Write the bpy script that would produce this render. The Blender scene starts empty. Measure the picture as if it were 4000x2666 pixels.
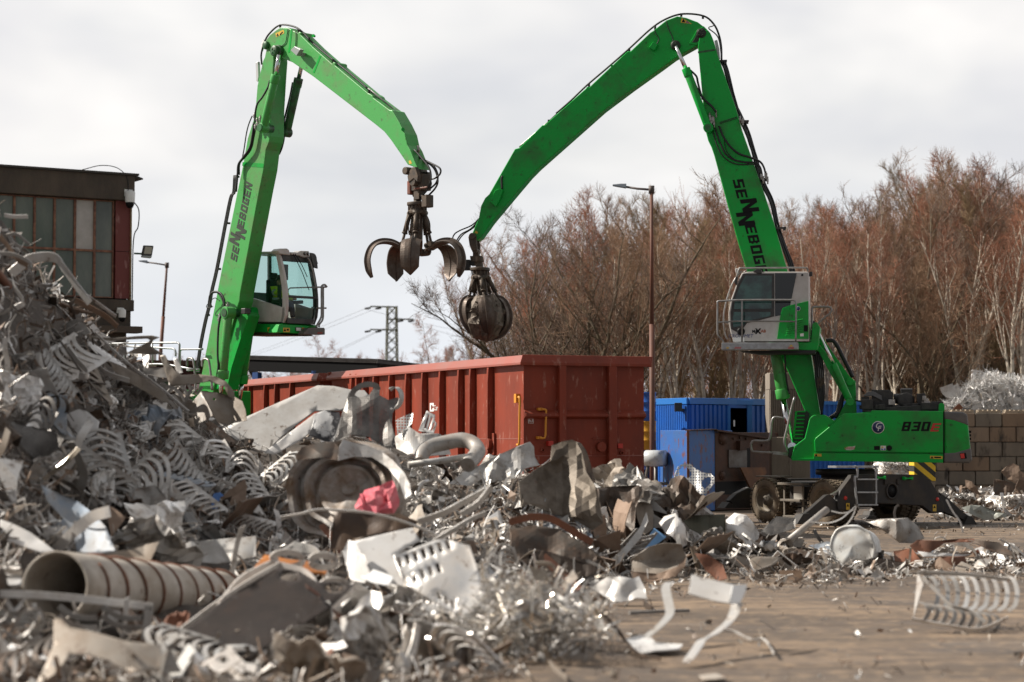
import bpy, bmesh, math, random
from math import sin, cos, pi, radians, sqrt, atan2
from mathutils import Vector, Matrix, noise
from mathutils.geometry import delaunay_2d_cdt
random.seed(7)
SC = bpy.context.scene
COL = SC.collection
V = Vector
# ------------------------------------------------------------------ camera
FPX, HOR, CH = 8333.0, 1710.0, 2.2
PITCH = math.atan((HOR-1333.0)/FPX)
cam_d = bpy.data.cameras.new('camera'); cam = bpy.data.objects.new('camera', cam_d); COL.objects.link(cam)
cam.location = (0, 0, CH); cam.rotation_euler = (pi/2+PITCH, 0, 0)
cam_d.sensor_width = 36; cam_d.lens = 36*FPX/4000; cam_d.clip_end = 3000; cam_d.clip_start = .5
cam_d.dof.use_dof = True; cam_d.dof.focus_distance = 54; cam_d.dof.aperture_fstop = 1.08
SC.camera = cam
CP = V((0, 0, CH)); CF = V((0, cos(PITCH), sin(PITCH))); CU = V((0, -sin(PITCH), cos(PITCH)))
def ray(px, py): return CF + V((1, 0, 0))*((px-2000)/FPX) + CU*((1333-py)/FPX)
def W(px, py, Y):
    d = ray(px, py); return CP + d*(Y/d.y)
def G(px, py, z=0.0):
    d = ray(px, py); return CP + d*((z-CH)/d.z)
ZM = {'1':(900,50,.4464),'2':(650,650,.606),'3':(1400,500,.5738),'4':(1750,0,.5739),'5':(2600,300,.5102),'6':(2750,1000,.5102),
      '7':(2850,1400,.4887),'8':(2450,1350,.4144),'w':(850,1330,.7437),'c':(950,950,.236),'b':(0,600,.5738),'y':(950,1100,.27624),
      'g':(450,1250,.2551),'r':(3600,1400,.4464),'t':(1900,650,.5102),'s2':(0,1300,.4464),'s3':(0,1900,.4885),'s4':(900,1700,.4464),
      's5':(1000,2000,.425),'s6':(1800,1700,.4464),'s7':(2000,2000,.4675),'s8':(2700,1900,.5525),'n':(0,0,1),'d':(0,0,1.7)}
def Z(k, *pts):
    ox, oy, s = ZM[k]; return [(ox+s*x, oy+s*y) for x, y in pts]
class Frame:
    """a vertical-plane frame: r forward, l to the left, z up"""
    def __init__(s, x, y, az):
        s.O = V((x, y, 0)); s.az = radians(az); s.F = V((cos(s.az), sin(s.az), 0)); s.L = V((-sin(s.az), cos(s.az), 0))
    def at(s, p, l=0.0):
        d = ray(*p); t = (l - (CP-s.O).dot(s.L))/d.dot(s.L); q = CP+d*t-s.O
        return V((q.dot(s.F), l, q.z))
    def ats(s, pts, l=0.0): return [s.at(p, l) for p in pts]
    def atr(s, p, r=0.0):
        d = ray(*p); t = (r - (CP-s.O).dot(s.F))/d.dot(s.F); q = CP+d*t-s.O
        return V((r, q.dot(s.L), q.z))
    def atrs(s, pts, r=0.0): return [s.atr(p, r) for p in pts]
    def world(s, q): return s.O + s.F*q[0] + s.L*q[1] + V((0, 0, q[2]))
# ------------------------------------------------------------------ mesh builder
def crom(pts, n=6):
    pts = [V(p) for p in pts]
    if len(pts) < 3: return pts
    P = [pts[0]*2-pts[1]] + pts + [pts[-1]*2-pts[-2]]; out = []
    for i in range(1, len(P)-2):
        a, b, c, d = P[i-1], P[i], P[i+1], P[i+2]
        for k in range(n):
            t = k/n
            out.append(.5*((2*b)+(c-a)*t+(2*a-5*b+4*c-d)*t*t+(3*b-a-3*c+d)*t**3))
    out.append(pts[-1]); return out
NOSPLIT = {'lettering', 'vent', 'grille', 'grille_bars', 'hazard_stripe', 'engine', 'undercarriage', 'grab', 'wheel', 'tine_cylinder', 'warning_sign', 'corrugated_wall', 'crown'}
class MB:
    def __init__(s): s.v = []; s.f = []; s.sm = []; s.mi = []; s.m = 0
    def add(s, vs, fs, smooth=False):
        o = len(s.v); s.v += [tuple(x) for x in vs]
        for f in fs: s.f.append([i+o for i in f]); s.sm.append(smooth); s.mi.append(s.m)
        return s
    def box(s, c, d, R=None):
        c = V(c); vs = []
        for x in (-.5, .5):
            for y in (-.5, .5):
                for z in (-.5, .5):
                    q = V((x*d[0], y*d[1], z*d[2])); vs.append(c+(R@q if R else q))
        return s.add(vs, [(0,1,3,2),(4,6,7,5),(0,4,5,1),(2,3,7,6),(0,2,6,4),(1,5,7,3)])
    def box2(s, a, b): return s.box([(a[i]+b[i])/2 for i in range(3)], [abs(b[i]-a[i]) for i in range(3)])
    def prism(s, poly, off):
        """poly: list of 3-D points of one cap, off: vector to the other cap"""
        n = len(poly); off = V(off); a = [V(p) for p in poly]; b = [p+off for p in a]
        return s.add(a+b, [list(range(n))[::-1], list(range(n, 2*n))] + [(i, (i+1) % n, n+(i+1) % n, n+i) for i in range(n)])
    def bar(s, p, q, w, h=None, up=(0,0,1)):
        h = h or w; p = V(p); q = V(q); d = (q-p).normalized(); u = V(up)
        if abs(d.dot(u)) > .95: u = V((1, 0, 0))
        a = d.cross(u).normalized()*(w/2); b = a.cross(d).normalized()*(h/2)
        return s.prism([p+a+b, p-a+b, p-a-b, p+a-b], q-p)
    def tube(s, pts, r, n=8, cap=True, smooth=True, flat=None):
        pts = [V(p) for p in pts]; N = len(pts); rs = r if isinstance(r, (list, tuple)) else [r]*N
        t = (pts[1]-pts[0]).normalized(); u = t.orthogonal().normalized(); vs = []
        for i in range(N):
            if 0 < i < N-1: tn = (pts[i+1]-pts[i-1])
            elif i == 0: tn = pts[1]-pts[0]
            else: tn = pts[-1]-pts[-2]
            if tn.length > 1e-9: tn.normalize()
            else: tn = t
            u = (u-tn*u.dot(tn)); u = u.normalized() if u.length > 1e-6 else tn.orthogonal().normalized()
            w = tn.cross(u); t = tn
            for k in range(n):
                a = 2*pi*k/n; vs.append(pts[i]+(u*cos(a)+w*sin(a))*rs[i])
        fs = [(i*n+k, i*n+(k+1) % n, (i+1)*n+(k+1) % n, (i+1)*n+k) for i in range(N-1) for k in range(n)]
        s.add(vs, fs, smooth)
        if cap: o = len(s.v)-N*n; s.f += [[o+k for k in range(n)][::-1], [o+(N-1)*n+k for k in range(n)]]; s.sm += [False]*2; s.mi += [s.m]*2
        return s
    def strip(s, pts, w, side, th=.006):
        """flat band along pts; side: vector or list of vectors across the band"""
        pts = [V(p) for p in pts]; N = len(pts); vs = []
        ws = w if isinstance(w, (list, tuple)) else [w]*N
        for i in range(N):
            t = (pts[min(i+1, N-1)]-pts[max(i-1, 0)]).normalized()
            sd = V(side[i]) if isinstance(side, list) else V(side)
            sd = (sd-t*sd.dot(t)); sd = sd.normalized() if sd.length > 1e-6 else t.orthogonal().normalized()
            nn = t.cross(sd)*(th/2); sd = sd*(ws[i]/2)
            vs += [pts[i]+sd+nn, pts[i]-sd+nn, pts[i]-sd-nn, pts[i]+sd-nn]
        fs = [(i*4+k, i*4+(k+1) % 4, i*4+4+(k+1) % 4, i*4+4+k) for i in range(N-1) for k in range(4)]
        return s.add(vs, fs + [(3, 2, 1, 0), tuple((N-1)*4+k for k in range(4))])
    def lathe(s, prof, p, axis, n=24, smooth=True):
        """prof: (distance along axis, radius)"""
        ax = V(axis).normalized(); u = ax.orthogonal().normalized(); w = ax.cross(u); p = V(p); vs = []
        for d, r in prof:
            for k in range(n): a = 2*pi*k/n; vs.append(p+ax*d+(u*cos(a)+w*sin(a))*r)
        m = len(prof)
        fs = [(i*n+k, i*n+(k+1) % n, (i+1)*n+(k+1) % n, (i+1)*n+k) for i in range(m-1) for k in range(n)]
        return s.add(vs, fs, smooth)
    def cyl(s, p, q, r, n=20): 
        p = V(p); q = V(q); return s.tube([p, q], r, n)
    def clusters(s, pad=.012):
        n = len(s.v); par = list(range(n))
        def find(i):
            while par[i] != i: par[i] = par[par[i]]; i = par[i]
            return i
        for f in s.f:
            a = find(f[0])
            for i in f[1:]: par[find(i)] = a
        isl = {}
        for k, f in enumerate(s.f): isl.setdefault(find(f[0]), []).append(k)
        B = []
        for fs in isl.values():
            ids = {i for k in fs for i in s.f[k]}; B.append([[min(s.v[i][d] for i in ids)-pad for d in range(3)], [max(s.v[i][d] for i in ids)+pad for d in range(3)], fs])
        g = list(range(len(B)))
        def fg(i):
            while g[i] != i: i = g[i]
            return i
        for i in range(len(B)):
            for j in range(i):
                if all(B[i][0][d] <= B[j][1][d] and B[j][0][d] <= B[i][1][d] for d in range(3)): g[fg(i)] = fg(j)
        out = {}
        for i in range(len(B)): out.setdefault(fg(i), []).extend(B[i][2])
        return sorted(out.values(), key=lambda x: -len(x))
    def pieces(s):
        for fs in s.clusters():
            m = MB(); mp = {}
            for k in fs:
                f = []
                for i in s.f[k]:
                    if i not in mp: mp[i] = len(m.v); m.v.append(s.v[i])
                    f.append(mp[i])
                m.f.append(f); m.sm.append(s.sm[k]); m.mi.append(s.mi[k])
            yield m
    def build(s, name, mats, parent=None, bevel=0, seg=2, ang=35):
        if parent is not None and name not in NOSPLIT and len(s.f) < 4000:
            ps = list(s.pieces())
            if len(ps) > 1: return [p._build(name, mats, parent, bevel, seg, ang) for p in ps][0]
        return s._build(name, mats, parent, bevel, seg, ang)
    def _build(s, name, mats, parent=None, bevel=0, seg=2, ang=35):
        me = bpy.data.meshes.new(name); me.from_pydata(s.v, [], s.f)
        me.polygons.foreach_set('use_smooth', s.sm)
        if not isinstance(mats, (list, tuple)): mats = [mats]
        for m in mats: me.materials.append(m)
        if len(mats) > 1: me.polygons.foreach_set('material_index', s.mi)
        me.update()
        bm = bmesh.new(); bm.from_mesh(me); bmesh.ops.recalc_face_normals(bm, faces=bm.faces); bm.to_mesh(me); bm.free()
        o = bpy.data.objects.new(name, me); COL.objects.link(o)
        if parent: o.parent = parent
        if bevel:
            b = o.modifiers.new('bevel', 'BEVEL'); b.width = bevel; b.segments = seg; b.limit_method = 'ANGLE'; b.angle_limit = radians(ang)
        return o
def tag(o, label, cat, group=None):
    o['label'] = label; o['category'] = cat
    if group: o['group'] = group
    return o
def kind(o, k): o['kind'] = k; return o
def thing(name, label, cat, loc=(0,0,0), rotz=0, group=None):
    o = bpy.data.objects.new(name, None); COL.objects.link(o); o.location = loc; o.rotation_euler = (0, 0, rotz); o.empty_display_size = .3
    return tag(o, label, cat, group)
def fthing(name, label, cat, fr, group=None): return thing(name, label, cat, fr.O, fr.az, group)
def copy_tree(o, parent=None):
    c = o.copy(); COL.objects.link(c)
    if parent: c.parent = parent
    for ch in list(o.children): copy_tree(ch, c)
    return c
# ------------------------------------------------------------------ materials
MATS = {}
def mat(name, base, rough=.5, metal=0., dirt=None, ds=3., da=.35, thr=.5, bump=0., bs=25., rand=0., stretch=(1,1,1), spec=.5, coat=0., dirt2=None, d2s=14., d2t=.62, dr=None):
    if name in MATS: return MATS[name]
    m = bpy.data.materials.new(name); m.use_nodes = True; nt = m.node_tree; N = nt.nodes; L = nt.links; N.clear()
    out = N.new('ShaderNodeOutputMaterial'); b = N.new('ShaderNodeBsdfPrincipled'); L.new(b.outputs[0], out.inputs[0])
    b.inputs['Roughness'].default_value = rough; b.inputs['Metallic'].default_value = metal
    b.inputs['Specular IOR Level'].default_value = spec; b.inputs['Coat Weight'].default_value = coat
    tc = N.new('ShaderNodeTexCoord'); mp = N.new('ShaderNodeMapping'); mp.inputs['Scale'].default_value = stretch
    L.new(tc.outputs['Object'], mp.inputs[0])
    oi = N.new('ShaderNodeObjectInfo')
    if rand:
        vm = N.new('ShaderNodeVectorMath'); vm.operation = 'SCALE'; vm.inputs[0].default_value = (17, 31, 23); L.new(oi.outputs['Random'], vm.inputs['Scale'])
        va = N.new('ShaderNodeVectorMath'); L.new(mp.outputs[0], va.inputs[0]); L.new(vm.outputs[0], va.inputs[1]); src = va.outputs[0]
    else: src = mp.outputs[0]
    def rgb(c): return (c[0], c[1], c[2], 1)
    cur = None
    def noise_fac(sc, th, am, det=7):
        n = N.new('ShaderNodeTexNoise'); n.inputs['Scale'].default_value = sc; n.inputs['Detail'].default_value = det; n.inputs['Roughness'].default_value = .65
        L.new(src, n.inputs['Vector'])
        r = N.new('ShaderNodeMapRange'); r.inputs['From Min'].default_value = th-am/2; r.inputs['From Max'].default_value = th+am/2
        L.new(n.outputs[0], r.inputs[0]); return r.outputs[0]
    def mix(f, a, bb):
        x = N.new('ShaderNodeMix'); x.data_type = 'RGBA'; L.new(f, x.inputs[0])
        if isinstance(a, tuple): x.inputs[6].default_value = a
        else: L.new(a, x.inputs[6])
        x.inputs[7].default_value = bb; return x.outputs[2]
    cur = rgb(base)
    if dirt is not None:
        f1 = noise_fac(ds, thr, da); cur = mix(f1, cur, rgb(dirt))
        if dr is not None:
            r = N.new('ShaderNodeMapRange'); r.inputs['To Min'].default_value = rough; r.inputs['To Max'].default_value = dr
            L.new(f1, r.inputs[0]); L.new(r.outputs[0], b.inputs['Roughness'])
            if metal > 0:
                r = N.new('ShaderNodeMapRange'); r.inputs['To Min'].default_value = metal; r.inputs['To Max'].default_value = metal*.3
                L.new(f1, r.inputs[0]); L.new(r.outputs[0], b.inputs['Metallic'])
    if dirt2 is not None: cur = mix(noise_fac(d2s, d2t, .12), cur, rgb(dirt2))
    if rand:
        hs = N.new('ShaderNodeHueSaturation'); r = N.new('ShaderNodeMapRange'); r.inputs['To Min'].default_value = 1-rand; r.inputs['To Max'].default_value = 1+rand
        L.new(oi.outputs['Random'], r.inputs[0]); L.new(r.outputs[0], hs.inputs['Value'])
        if isinstance(cur, tuple): hs.inputs['Color'].default_value = cur
        else: L.new(cur, hs.inputs['Color'])
        cur = hs.outputs[0]
    if isinstance(cur, tuple): b.inputs['Base Color'].default_value = cur
    else: L.new(cur, b.inputs['Base Color'])
    if bump:
        n = N.new('ShaderNodeTexNoise'); n.inputs['Scale'].default_value = bs; n.inputs['Detail'].default_value = 5; L.new(src, n.inputs['Vector'])
        bp = N.new('ShaderNodeBump'); bp.inputs['Strength'].default_value = bump; bp.inputs['Distance'].default_value = .02
        L.new(n.outputs[0], bp.inputs['Height']); L.new(bp.outputs[0], b.inputs['Normal'])
    MATS[name] = m; return m
def glass(name, tint=(.75,.88,.86), dark=0.0):
    if name in MATS: return MATS[name]
    m = bpy.data.materials.new(name); m.use_nodes = True; nt = m.node_tree; N = nt.nodes; L = nt.links; N.clear()
    out = N.new('ShaderNodeOutputMaterial'); t = N.new('ShaderNodeBsdfTransparent'); g = N.new('ShaderNodeBsdfGlossy'); g.inputs['Roughness'].default_value = .02
    g.inputs['Color'].default_value = (.9, .95, .95, 1)
    t.inputs[0].default_value = (*tint, 1); lw = N.new('ShaderNodeLayerWeight'); lw.inputs[0].default_value = .12
    mx = N.new('ShaderNodeMixShader'); r = N.new('ShaderNodeMath'); r.operation = 'ADD'; r.inputs[1].default_value = .04; L.new(lw.outputs['Fresnel'], r.inputs[0])
    L.new(r.outputs[0], mx.inputs[0]); L.new(t.outputs[0], mx.inputs[1]); L.new(g.outputs[0], mx.inputs[2]); L.new(mx.outputs[0], out.inputs[0])
    MATS[name] = m; return m
def perforate(name, base, scale=28., size=.32, rough=.45, metal=.7):
    """metal sheet punched with round holes (object coordinates)"""
    m = mat(name, base, rough, metal, dirt=tuple(c*.5 for c in base), ds=4, rand=.15)
    nt = m.node_tree; N = nt.nodes; L = nt.links
    out = [n for n in N if n.type == 'OUTPUT_MATERIAL'][0]; b = [n for n in N if n.type == 'BSDF_PRINCIPLED'][0]
    uv = N.new('ShaderNodeUVMap'); uv.uv_map = 'holes'
    vo = N.new('ShaderNodeTexVoronoi'); vo.inputs['Scale'].default_value = scale; vo.inputs['Randomness'].default_value = 0; vo.voronoi_dimensions = '2D'
    L.new(uv.outputs[0], vo.inputs['Vector'])
    c = N.new('ShaderNodeMath'); c.operation = 'LESS_THAN'; c.inputs[1].default_value = size; L.new(vo.outputs['Distance'], c.inputs[0])
    t = N.new('ShaderNodeBsdfTransparent'); mx = N.new('ShaderNodeMixShader'); L.new(c.outputs[0], mx.inputs[0]); L.new(b.outputs[0], mx.inputs[1]); L.new(t.outputs[0], mx.inputs[2])
    L.new(mx.outputs[0], out.inputs[0]); return m
# paints and metals
GREEN = mat('green_paint', (.007,.37,.050), .34, dirt=(.05,.13,.045), ds=1.3, da=.3, thr=.62, dirt2=(.03,.035,.02), d2s=7, d2t=.675, coat=.04, spec=.22, bump=.04, bs=60)
GREENW = mat('green_paint_worn', (.045,.33,.06), .45, dirt=(.13,.17,.07), ds=1.3, da=.3, thr=.64, dirt2=(.05,.05,.025), d2s=6, d2t=.66, coat=.12, bump=.06, bs=60)
GREEND = mat('green_paint_greasy', (.02,.16,.04), .45, dirt=(.02,.025,.015), ds=3, da=.25, thr=.5)
BLACK = mat('black_rubber', (.012,.012,.013), .55)
BLACKP = mat('black_plastic', (.02,.02,.022), .4, dirt=(.05,.045,.04), ds=5)
DKSTEEL = mat('dark_steel', (.05,.045,.04), .5, .4, dirt=(.11,.075,.05), ds=6, dr=.75, bump=.15, bs=30)
TINE = mat('worn_tine_steel', (.13,.11,.095), .38, .75, dirt=(.08,.05,.035), ds=7, dr=.6, bump=.25, bs=14)
BRIGHT = mat('worn_bright_steel', (.42,.41,.4), .35, .85, dirt=(.2,.17,.14), ds=6)
CHROME = mat('chrome_rod', (.75,.75,.76), .12, 1.)
GALV = mat('galvanized_steel', (.42,.44,.46), .45, .6, dirt=(.28,.28,.28), ds=9, bump=.1)
PIPE = mat('rail_pipe_steel', (.33,.33,.33), .4, .55, dirt=(.2,.18,.16), ds=5)
WHITEP = mat('cab_white_paint', (.56,.54,.52), .4, dirt=(.42,.39,.36), ds=2.5, coat=.2)
GREYP = mat('counterweight_grey', (.085,.085,.088), .5, dirt=(.13,.12,.11), ds=4)
CHASSIS = mat('chassis_grey', (.032,.03,.03), .55, spec=.25, dirt=(.075,.058,.042), ds=2.5, da=.4, thr=.62)
DUST = mat('dusty_steel', (.2,.17,.13), .7, dirt=(.09,.08,.07), ds=4)
TYRE = mat('dusty_tyre', (.085,.07,.052), .85, dirt=(.22,.165,.11), ds=5, da=.5, bump=.4, bs=40)
YEL = mat('warning_yellow', (.75,.47,.02), .45, dirt=(.5,.33,.06), ds=12)
BLK = mat('lettering_black', (.008,.008,.009), .5, spec=.15)
REDL = mat('lettering_red', (.5,.03,.02), .45)
WHT = mat('lettering_white', (.75,.75,.73), .5)
GREYL = mat('lettering_grey', (.05,.06,.05), .5, spec=.2)
REDREF = mat('red_reflector', (.6,.03,.02), .25)
ORANGE = mat('orange_lens', (.7,.16,.02), .2)
LENS = mat('lamp_lens', (.75,.75,.72), .15)
GLASS = glass('cab_glass'); GLASSD = glass('dark_cab_glass', (.30,.34,.34))
# ------------------------------------------------------------------ lettering
GL = {'S':[(0,4,4,5),(0,3,1.3,4),(0,2,4,3),(2.7,1,4,2),(0,0,4,1)],'E':[(0,0,1.3,5),(1.3,4,4,5),(1.3,2,3.7,3),(1.3,0,4,1)],
      'N':[(0,0,1.25,5),(2.75,0,4,5),'d'],'B':[(0,0,1.3,5),(1.3,4,3.6,5),(1.3,2,3.6,3),(1.3,0,3.6,1),(2.7,3,4,4),(2.7,1,4,2)],
      'O':[(0,0,1.3,5),(2.7,0,4,5),(1.3,4,2.7,5),(1.3,0,2.7,1)],'G':[(0,0,1.3,5),(1.3,4,4,5),(1.3,0,4,1),(2.7,1,4,2.7),(1.9,1.8,2.7,2.7)],
      '8':[(0,0,1.3,5),(2.7,0,4,5),(1.3,4,2.7,5),(1.3,2,2.7,3),(1.3,0,2.7,1)],'3':[(2.7,0,4,5),(0,4,2.7,5),(.7,2,2.7,3),(0,0,2.7,1)],
      '0':[(0,0,1.3,5),(2.7,0,4,5),(1.3,4,2.7,5),(1.3,0,2.7,1)]}
def glyphs(mb, text, o, X, Y, nrm, shear=.2, gap=.75, sy=1., th=.004):
    """block letters; X, Y: vectors of one letter unit; text items may be (char, scale, dy)"""
    o = V(o); X = V(X); Y = V(Y)*sy; x = 0.; off = V(nrm).normalized()*th
    for ch in text:
        sc, dy, adv = 1., 0., None
        if isinstance(ch, tuple): ch, sc, dy, adv = ch
        for q in GL[ch]:
            if q == 'd': poly = [(1.25,5),(1.25,2.9),(2.75,0),(2.75,2.1)]
            else: a, b, c, d = q; poly = [(a,b),(c,b),(c,d),(a,d)]
            mb.prism([o+X*(x+(px_+shear*py_)*sc)+Y*(py_*sc+dy) for px_, py_ in poly], off)
        x += (adv if adv is not None else 4*sc+gap)
    return x
def fonttext(txt, size, o, X, Y, name, m, parent, shear=0., ext=.002, bold=0.):
    cu = bpy.data.curves.new(name, 'FONT'); cu.body = txt; cu.size = size; cu.shear = shear; cu.extrude = ext; cu.offset = bold; cu.align_x = 'CENTER'; cu.align_y = 'CENTER'
    cu.resolution_u = 3
    t = bpy.data.objects.new(name, cu); COL.objects.link(t)
    dg = bpy.context.evaluated_depsgraph_get(); me = bpy.data.meshes.new_from_object(t.evaluated_get(dg)); bpy.data.objects.remove(t)
    X = V(X).normalized(); Y = V(Y).normalized(); R = Matrix((X, Y, X.cross(Y))).transposed().to_4x4(); R.translation = V(o); me.transform(R)
    me.materials.clear(); me.materials.append(m); me.name = name
    ob = bpy.data.objects.new(name, me); COL.objects.link(ob)
    if parent: ob.parent = parent
    return ob
# ------------------------------------------------------------------ world, sun, film
SUN_AZ, SUN_EL = radians(170), radians(41)        # direction to the sun in the ground plane (x = cos, y = sin)
w = bpy.data.worlds.new('World'); SC.world = w; w.use_nodes = True; nt = w.node_tree; N = nt.nodes; L = nt.links; N.clear()
out = N.new('ShaderNodeOutputWorld'); sky = N.new('ShaderNodeTexSky'); sky.sky_type = 'NISHITA'; sky.sun_disc = False
sky.sun_elevation = SUN_EL; sky.sun_rotation = pi/2-SUN_AZ; sky.air_density = 1.2; sky.dust_density = 2.; sky.altitude = 200
b1 = N.new('ShaderNodeBackground'); b1.inputs[1].default_value = .07; L.new(sky.outputs[0], b1.inputs[0])
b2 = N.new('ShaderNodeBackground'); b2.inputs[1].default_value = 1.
tc = N.new('ShaderNodeTexCoord'); mp = N.new('ShaderNodeMapping'); mp.inputs['Scale'].default_value = (1, 1, 2.1); mp.inputs['Location'].default_value = (.37, .1, .21); L.new(tc.outputs['Generated'], mp.inputs[0])
def nz(sc, det, dist):
    n = N.new('ShaderNodeTexNoise'); n.inputs['Scale'].default_value = sc; n.inputs['Detail'].default_value = det; n.inputs['Roughness'].default_value = .5; n.inputs['Distortion'].default_value = dist
    L.new(mp.outputs[0], n.inputs['Vector']); return n
n1 = nz(7.5, 3, .2); rp = N.new('ShaderNodeValToRGB'); L.new(n1.outputs[0], rp.inputs[0])
rp.color_ramp.elements[0].position = .33; rp.color_ramp.elements[0].color = (.56,.56,.58,1)
rp.color_ramp.elements[1].position = .66; rp.color_ramp.elements[1].color = (.74,.72,.70,1)
e = rp.color_ramp.elements.new(.5); e.color = (.65,.64,.635,1)
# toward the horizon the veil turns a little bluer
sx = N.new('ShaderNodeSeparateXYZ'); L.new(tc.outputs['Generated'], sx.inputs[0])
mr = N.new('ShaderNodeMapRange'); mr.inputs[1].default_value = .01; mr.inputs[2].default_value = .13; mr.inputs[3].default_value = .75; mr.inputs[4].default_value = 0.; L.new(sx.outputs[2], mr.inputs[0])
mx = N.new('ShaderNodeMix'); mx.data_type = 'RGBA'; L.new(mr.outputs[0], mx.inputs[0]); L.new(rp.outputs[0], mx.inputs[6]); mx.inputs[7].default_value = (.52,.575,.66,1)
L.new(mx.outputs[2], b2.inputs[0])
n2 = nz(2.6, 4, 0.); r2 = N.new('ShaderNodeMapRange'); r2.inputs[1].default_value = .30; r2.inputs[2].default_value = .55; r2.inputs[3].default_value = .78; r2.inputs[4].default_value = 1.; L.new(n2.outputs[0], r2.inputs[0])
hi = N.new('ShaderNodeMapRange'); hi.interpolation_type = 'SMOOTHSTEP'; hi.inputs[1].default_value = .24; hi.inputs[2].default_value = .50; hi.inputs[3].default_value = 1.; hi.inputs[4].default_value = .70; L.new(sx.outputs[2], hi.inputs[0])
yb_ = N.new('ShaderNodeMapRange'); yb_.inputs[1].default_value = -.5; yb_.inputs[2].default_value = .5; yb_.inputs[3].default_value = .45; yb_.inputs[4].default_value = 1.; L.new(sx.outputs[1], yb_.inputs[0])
st_ = N.new('ShaderNodeMath'); st_.operation = 'MULTIPLY'; L.new(hi.outputs[0], st_.inputs[0]); L.new(yb_.outputs[0], st_.inputs[1]); L.new(st_.outputs[0], b2.inputs[1])  # unseen sky dimmed overhead and behind the camera, shaped to cut fill light
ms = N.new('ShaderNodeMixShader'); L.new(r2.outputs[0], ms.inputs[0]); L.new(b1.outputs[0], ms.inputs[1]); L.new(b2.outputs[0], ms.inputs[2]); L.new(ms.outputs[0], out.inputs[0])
sl = bpy.data.lights.new('sun', 'SUN'); sl.energy = 5.0; sl.angle = radians(.6); sl.color = (1, .93, .83)
so = bpy.data.objects.new('sun', sl); COL.objects.link(so)
sd = V((cos(SUN_AZ)*cos(SUN_EL), sin(SUN_AZ)*cos(SUN_EL), sin(SUN_EL))); so.rotation_euler = sd.to_track_quat('Z', 'Y').to_euler()
SC.view_settings.view_transform = 'Standard'; SC.view_settings.look = 'None'; SC.view_settings.exposure = .52
SC.cycles.max_bounces = 6; SC.cycles.transparent_max_bounces = 16
# ------------------------------------------------------------------ ground
def ground_mat():
    m = bpy.data.materials.new('muddy_yard_ground'); m.use_nodes = True; nt = m.node_tree; N = nt.nodes; L = nt.links; b = N['Principled BSDF']
    tc = N.new('ShaderNodeTexCoord')
    def nz(sc, stretch, det=8, rot=0.):
        mp = N.new('ShaderNodeMapping'); mp.inputs['Scale'].default_value = stretch; mp.inputs['Rotation'].default_value = (0, 0, rot); L.new(tc.outputs['Object'], mp.inputs[0])
        n = N.new('ShaderNodeTexNoise'); n.inputs['Scale'].default_value = sc; n.inputs['Detail'].default_value = det; n.inputs['Roughness'].default_value = .62; L.new(mp.outputs[0], n.inputs['Vector']); return n.outputs[0]
    def rng(x, a, b_):
        r = N.new('ShaderNodeMapRange'); r.inputs[1].default_value = a; r.inputs[2].default_value = b_; L.new(x, r.inputs[0]); return r.outputs[0]
    def mix(f, a, bb):
        x = N.new('ShaderNodeMix'); x.data_type = 'RGBA'; L.new(f, x.inputs[0])
        for i, c in ((6, a), (7, bb)):
            if isinstance(c, tuple): x.inputs[i].default_value = (*c, 1)
            else: L.new(c, x.inputs[i])
        return x.outputs[2]
    tr = nz(.6, (.30, 1.0, 1), 8, .06)                 # wheel tracks running across the yard
    c = mix(rng(tr, .40, .62), (.225,.160,.106), (.118,.085,.060))
    c = mix(rng(nz(.9, (.4, 1.5, 1), 8, -.1), .54, .68), c, (.085,.062,.048)); c = mix(rng(nz(2.2, (.35, 1.3, 1), 9, .2), .54, .64), c, (.11,.08,.058))
    c = mix(rng(nz(.4, (.5, .9, 1), 5, .3), .60, .70), c, (.15,.13,.115))
    for sc_, rot_, col_ in ((.35, .12, (.07,.052,.04)), (.28, -.22, (.085,.066,.052)), (.5, .03, (.10,.075,.055))):
        ln = nz(sc_, (.16, 1.0, 1), 3, rot_); s1 = N.new('ShaderNodeMath'); s1.operation = 'SUBTRACT'; L.new(ln, s1.inputs[0]); s1.inputs[1].default_value = .5
        s2 = N.new('ShaderNodeMath'); s2.operation = 'ABSOLUTE'; L.new(s1.outputs[0], s2.inputs[0]); s3 = N.new('ShaderNodeMapRange'); s3.inputs[1].default_value = .006; s3.inputs[2].default_value = .022; s3.inputs[3].default_value = .75; s3.inputs[4].default_value = 0.; L.new(s2.outputs[0], s3.inputs[0]); c = mix(s3.outputs[0], c, col_)
    dm = nz(.16, (.7, 1.3, 1), 6, .2); c = mix(rng(dm, .50, .60), c, (.075,.058,.046))
    gm = nz(5, (1, 1, 1), 9); c = mix(rng(gm, .50, .78), c, (.085,.062,.047)); c = mix(rng(gm, .48, .28), c, (.27,.19,.12))
    gr = nz(30, (1, 1, 1), 6); c = mix(rng(gr, .58, .75), c, (.07,.055,.045))
    L.new(c, b.inputs['Base Color'])
    r = N.new('ShaderNodeMapRange'); r.inputs[1].default_value = .45; r.inputs[2].default_value = .65; r.inputs[3].default_value = .9; r.inputs[4].default_value = .55; L.new(nz(.7, (.2, 1.6, 1), 5, .0), r.inputs[0]); L.new(r.outputs[0], b.inputs['Roughness'])
    bp = N.new('ShaderNodeBump'); bp.inputs['Strength'].default_value = .6; bp.inputs['Distance'].default_value = .04
    ad = N.new('ShaderNodeMath'); ad.operation = 'ADD'; L.new(nz(6, (.4, 1.2, 1), 8), ad.inputs[0]); L.new(tr, ad.inputs[1]); L.new(ad.outputs[0], bp.inputs['Height']); L.new(bp.outputs[0], b.inputs['Normal'])
    return m
g = MB(); nx, ny = 60, 110
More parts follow.
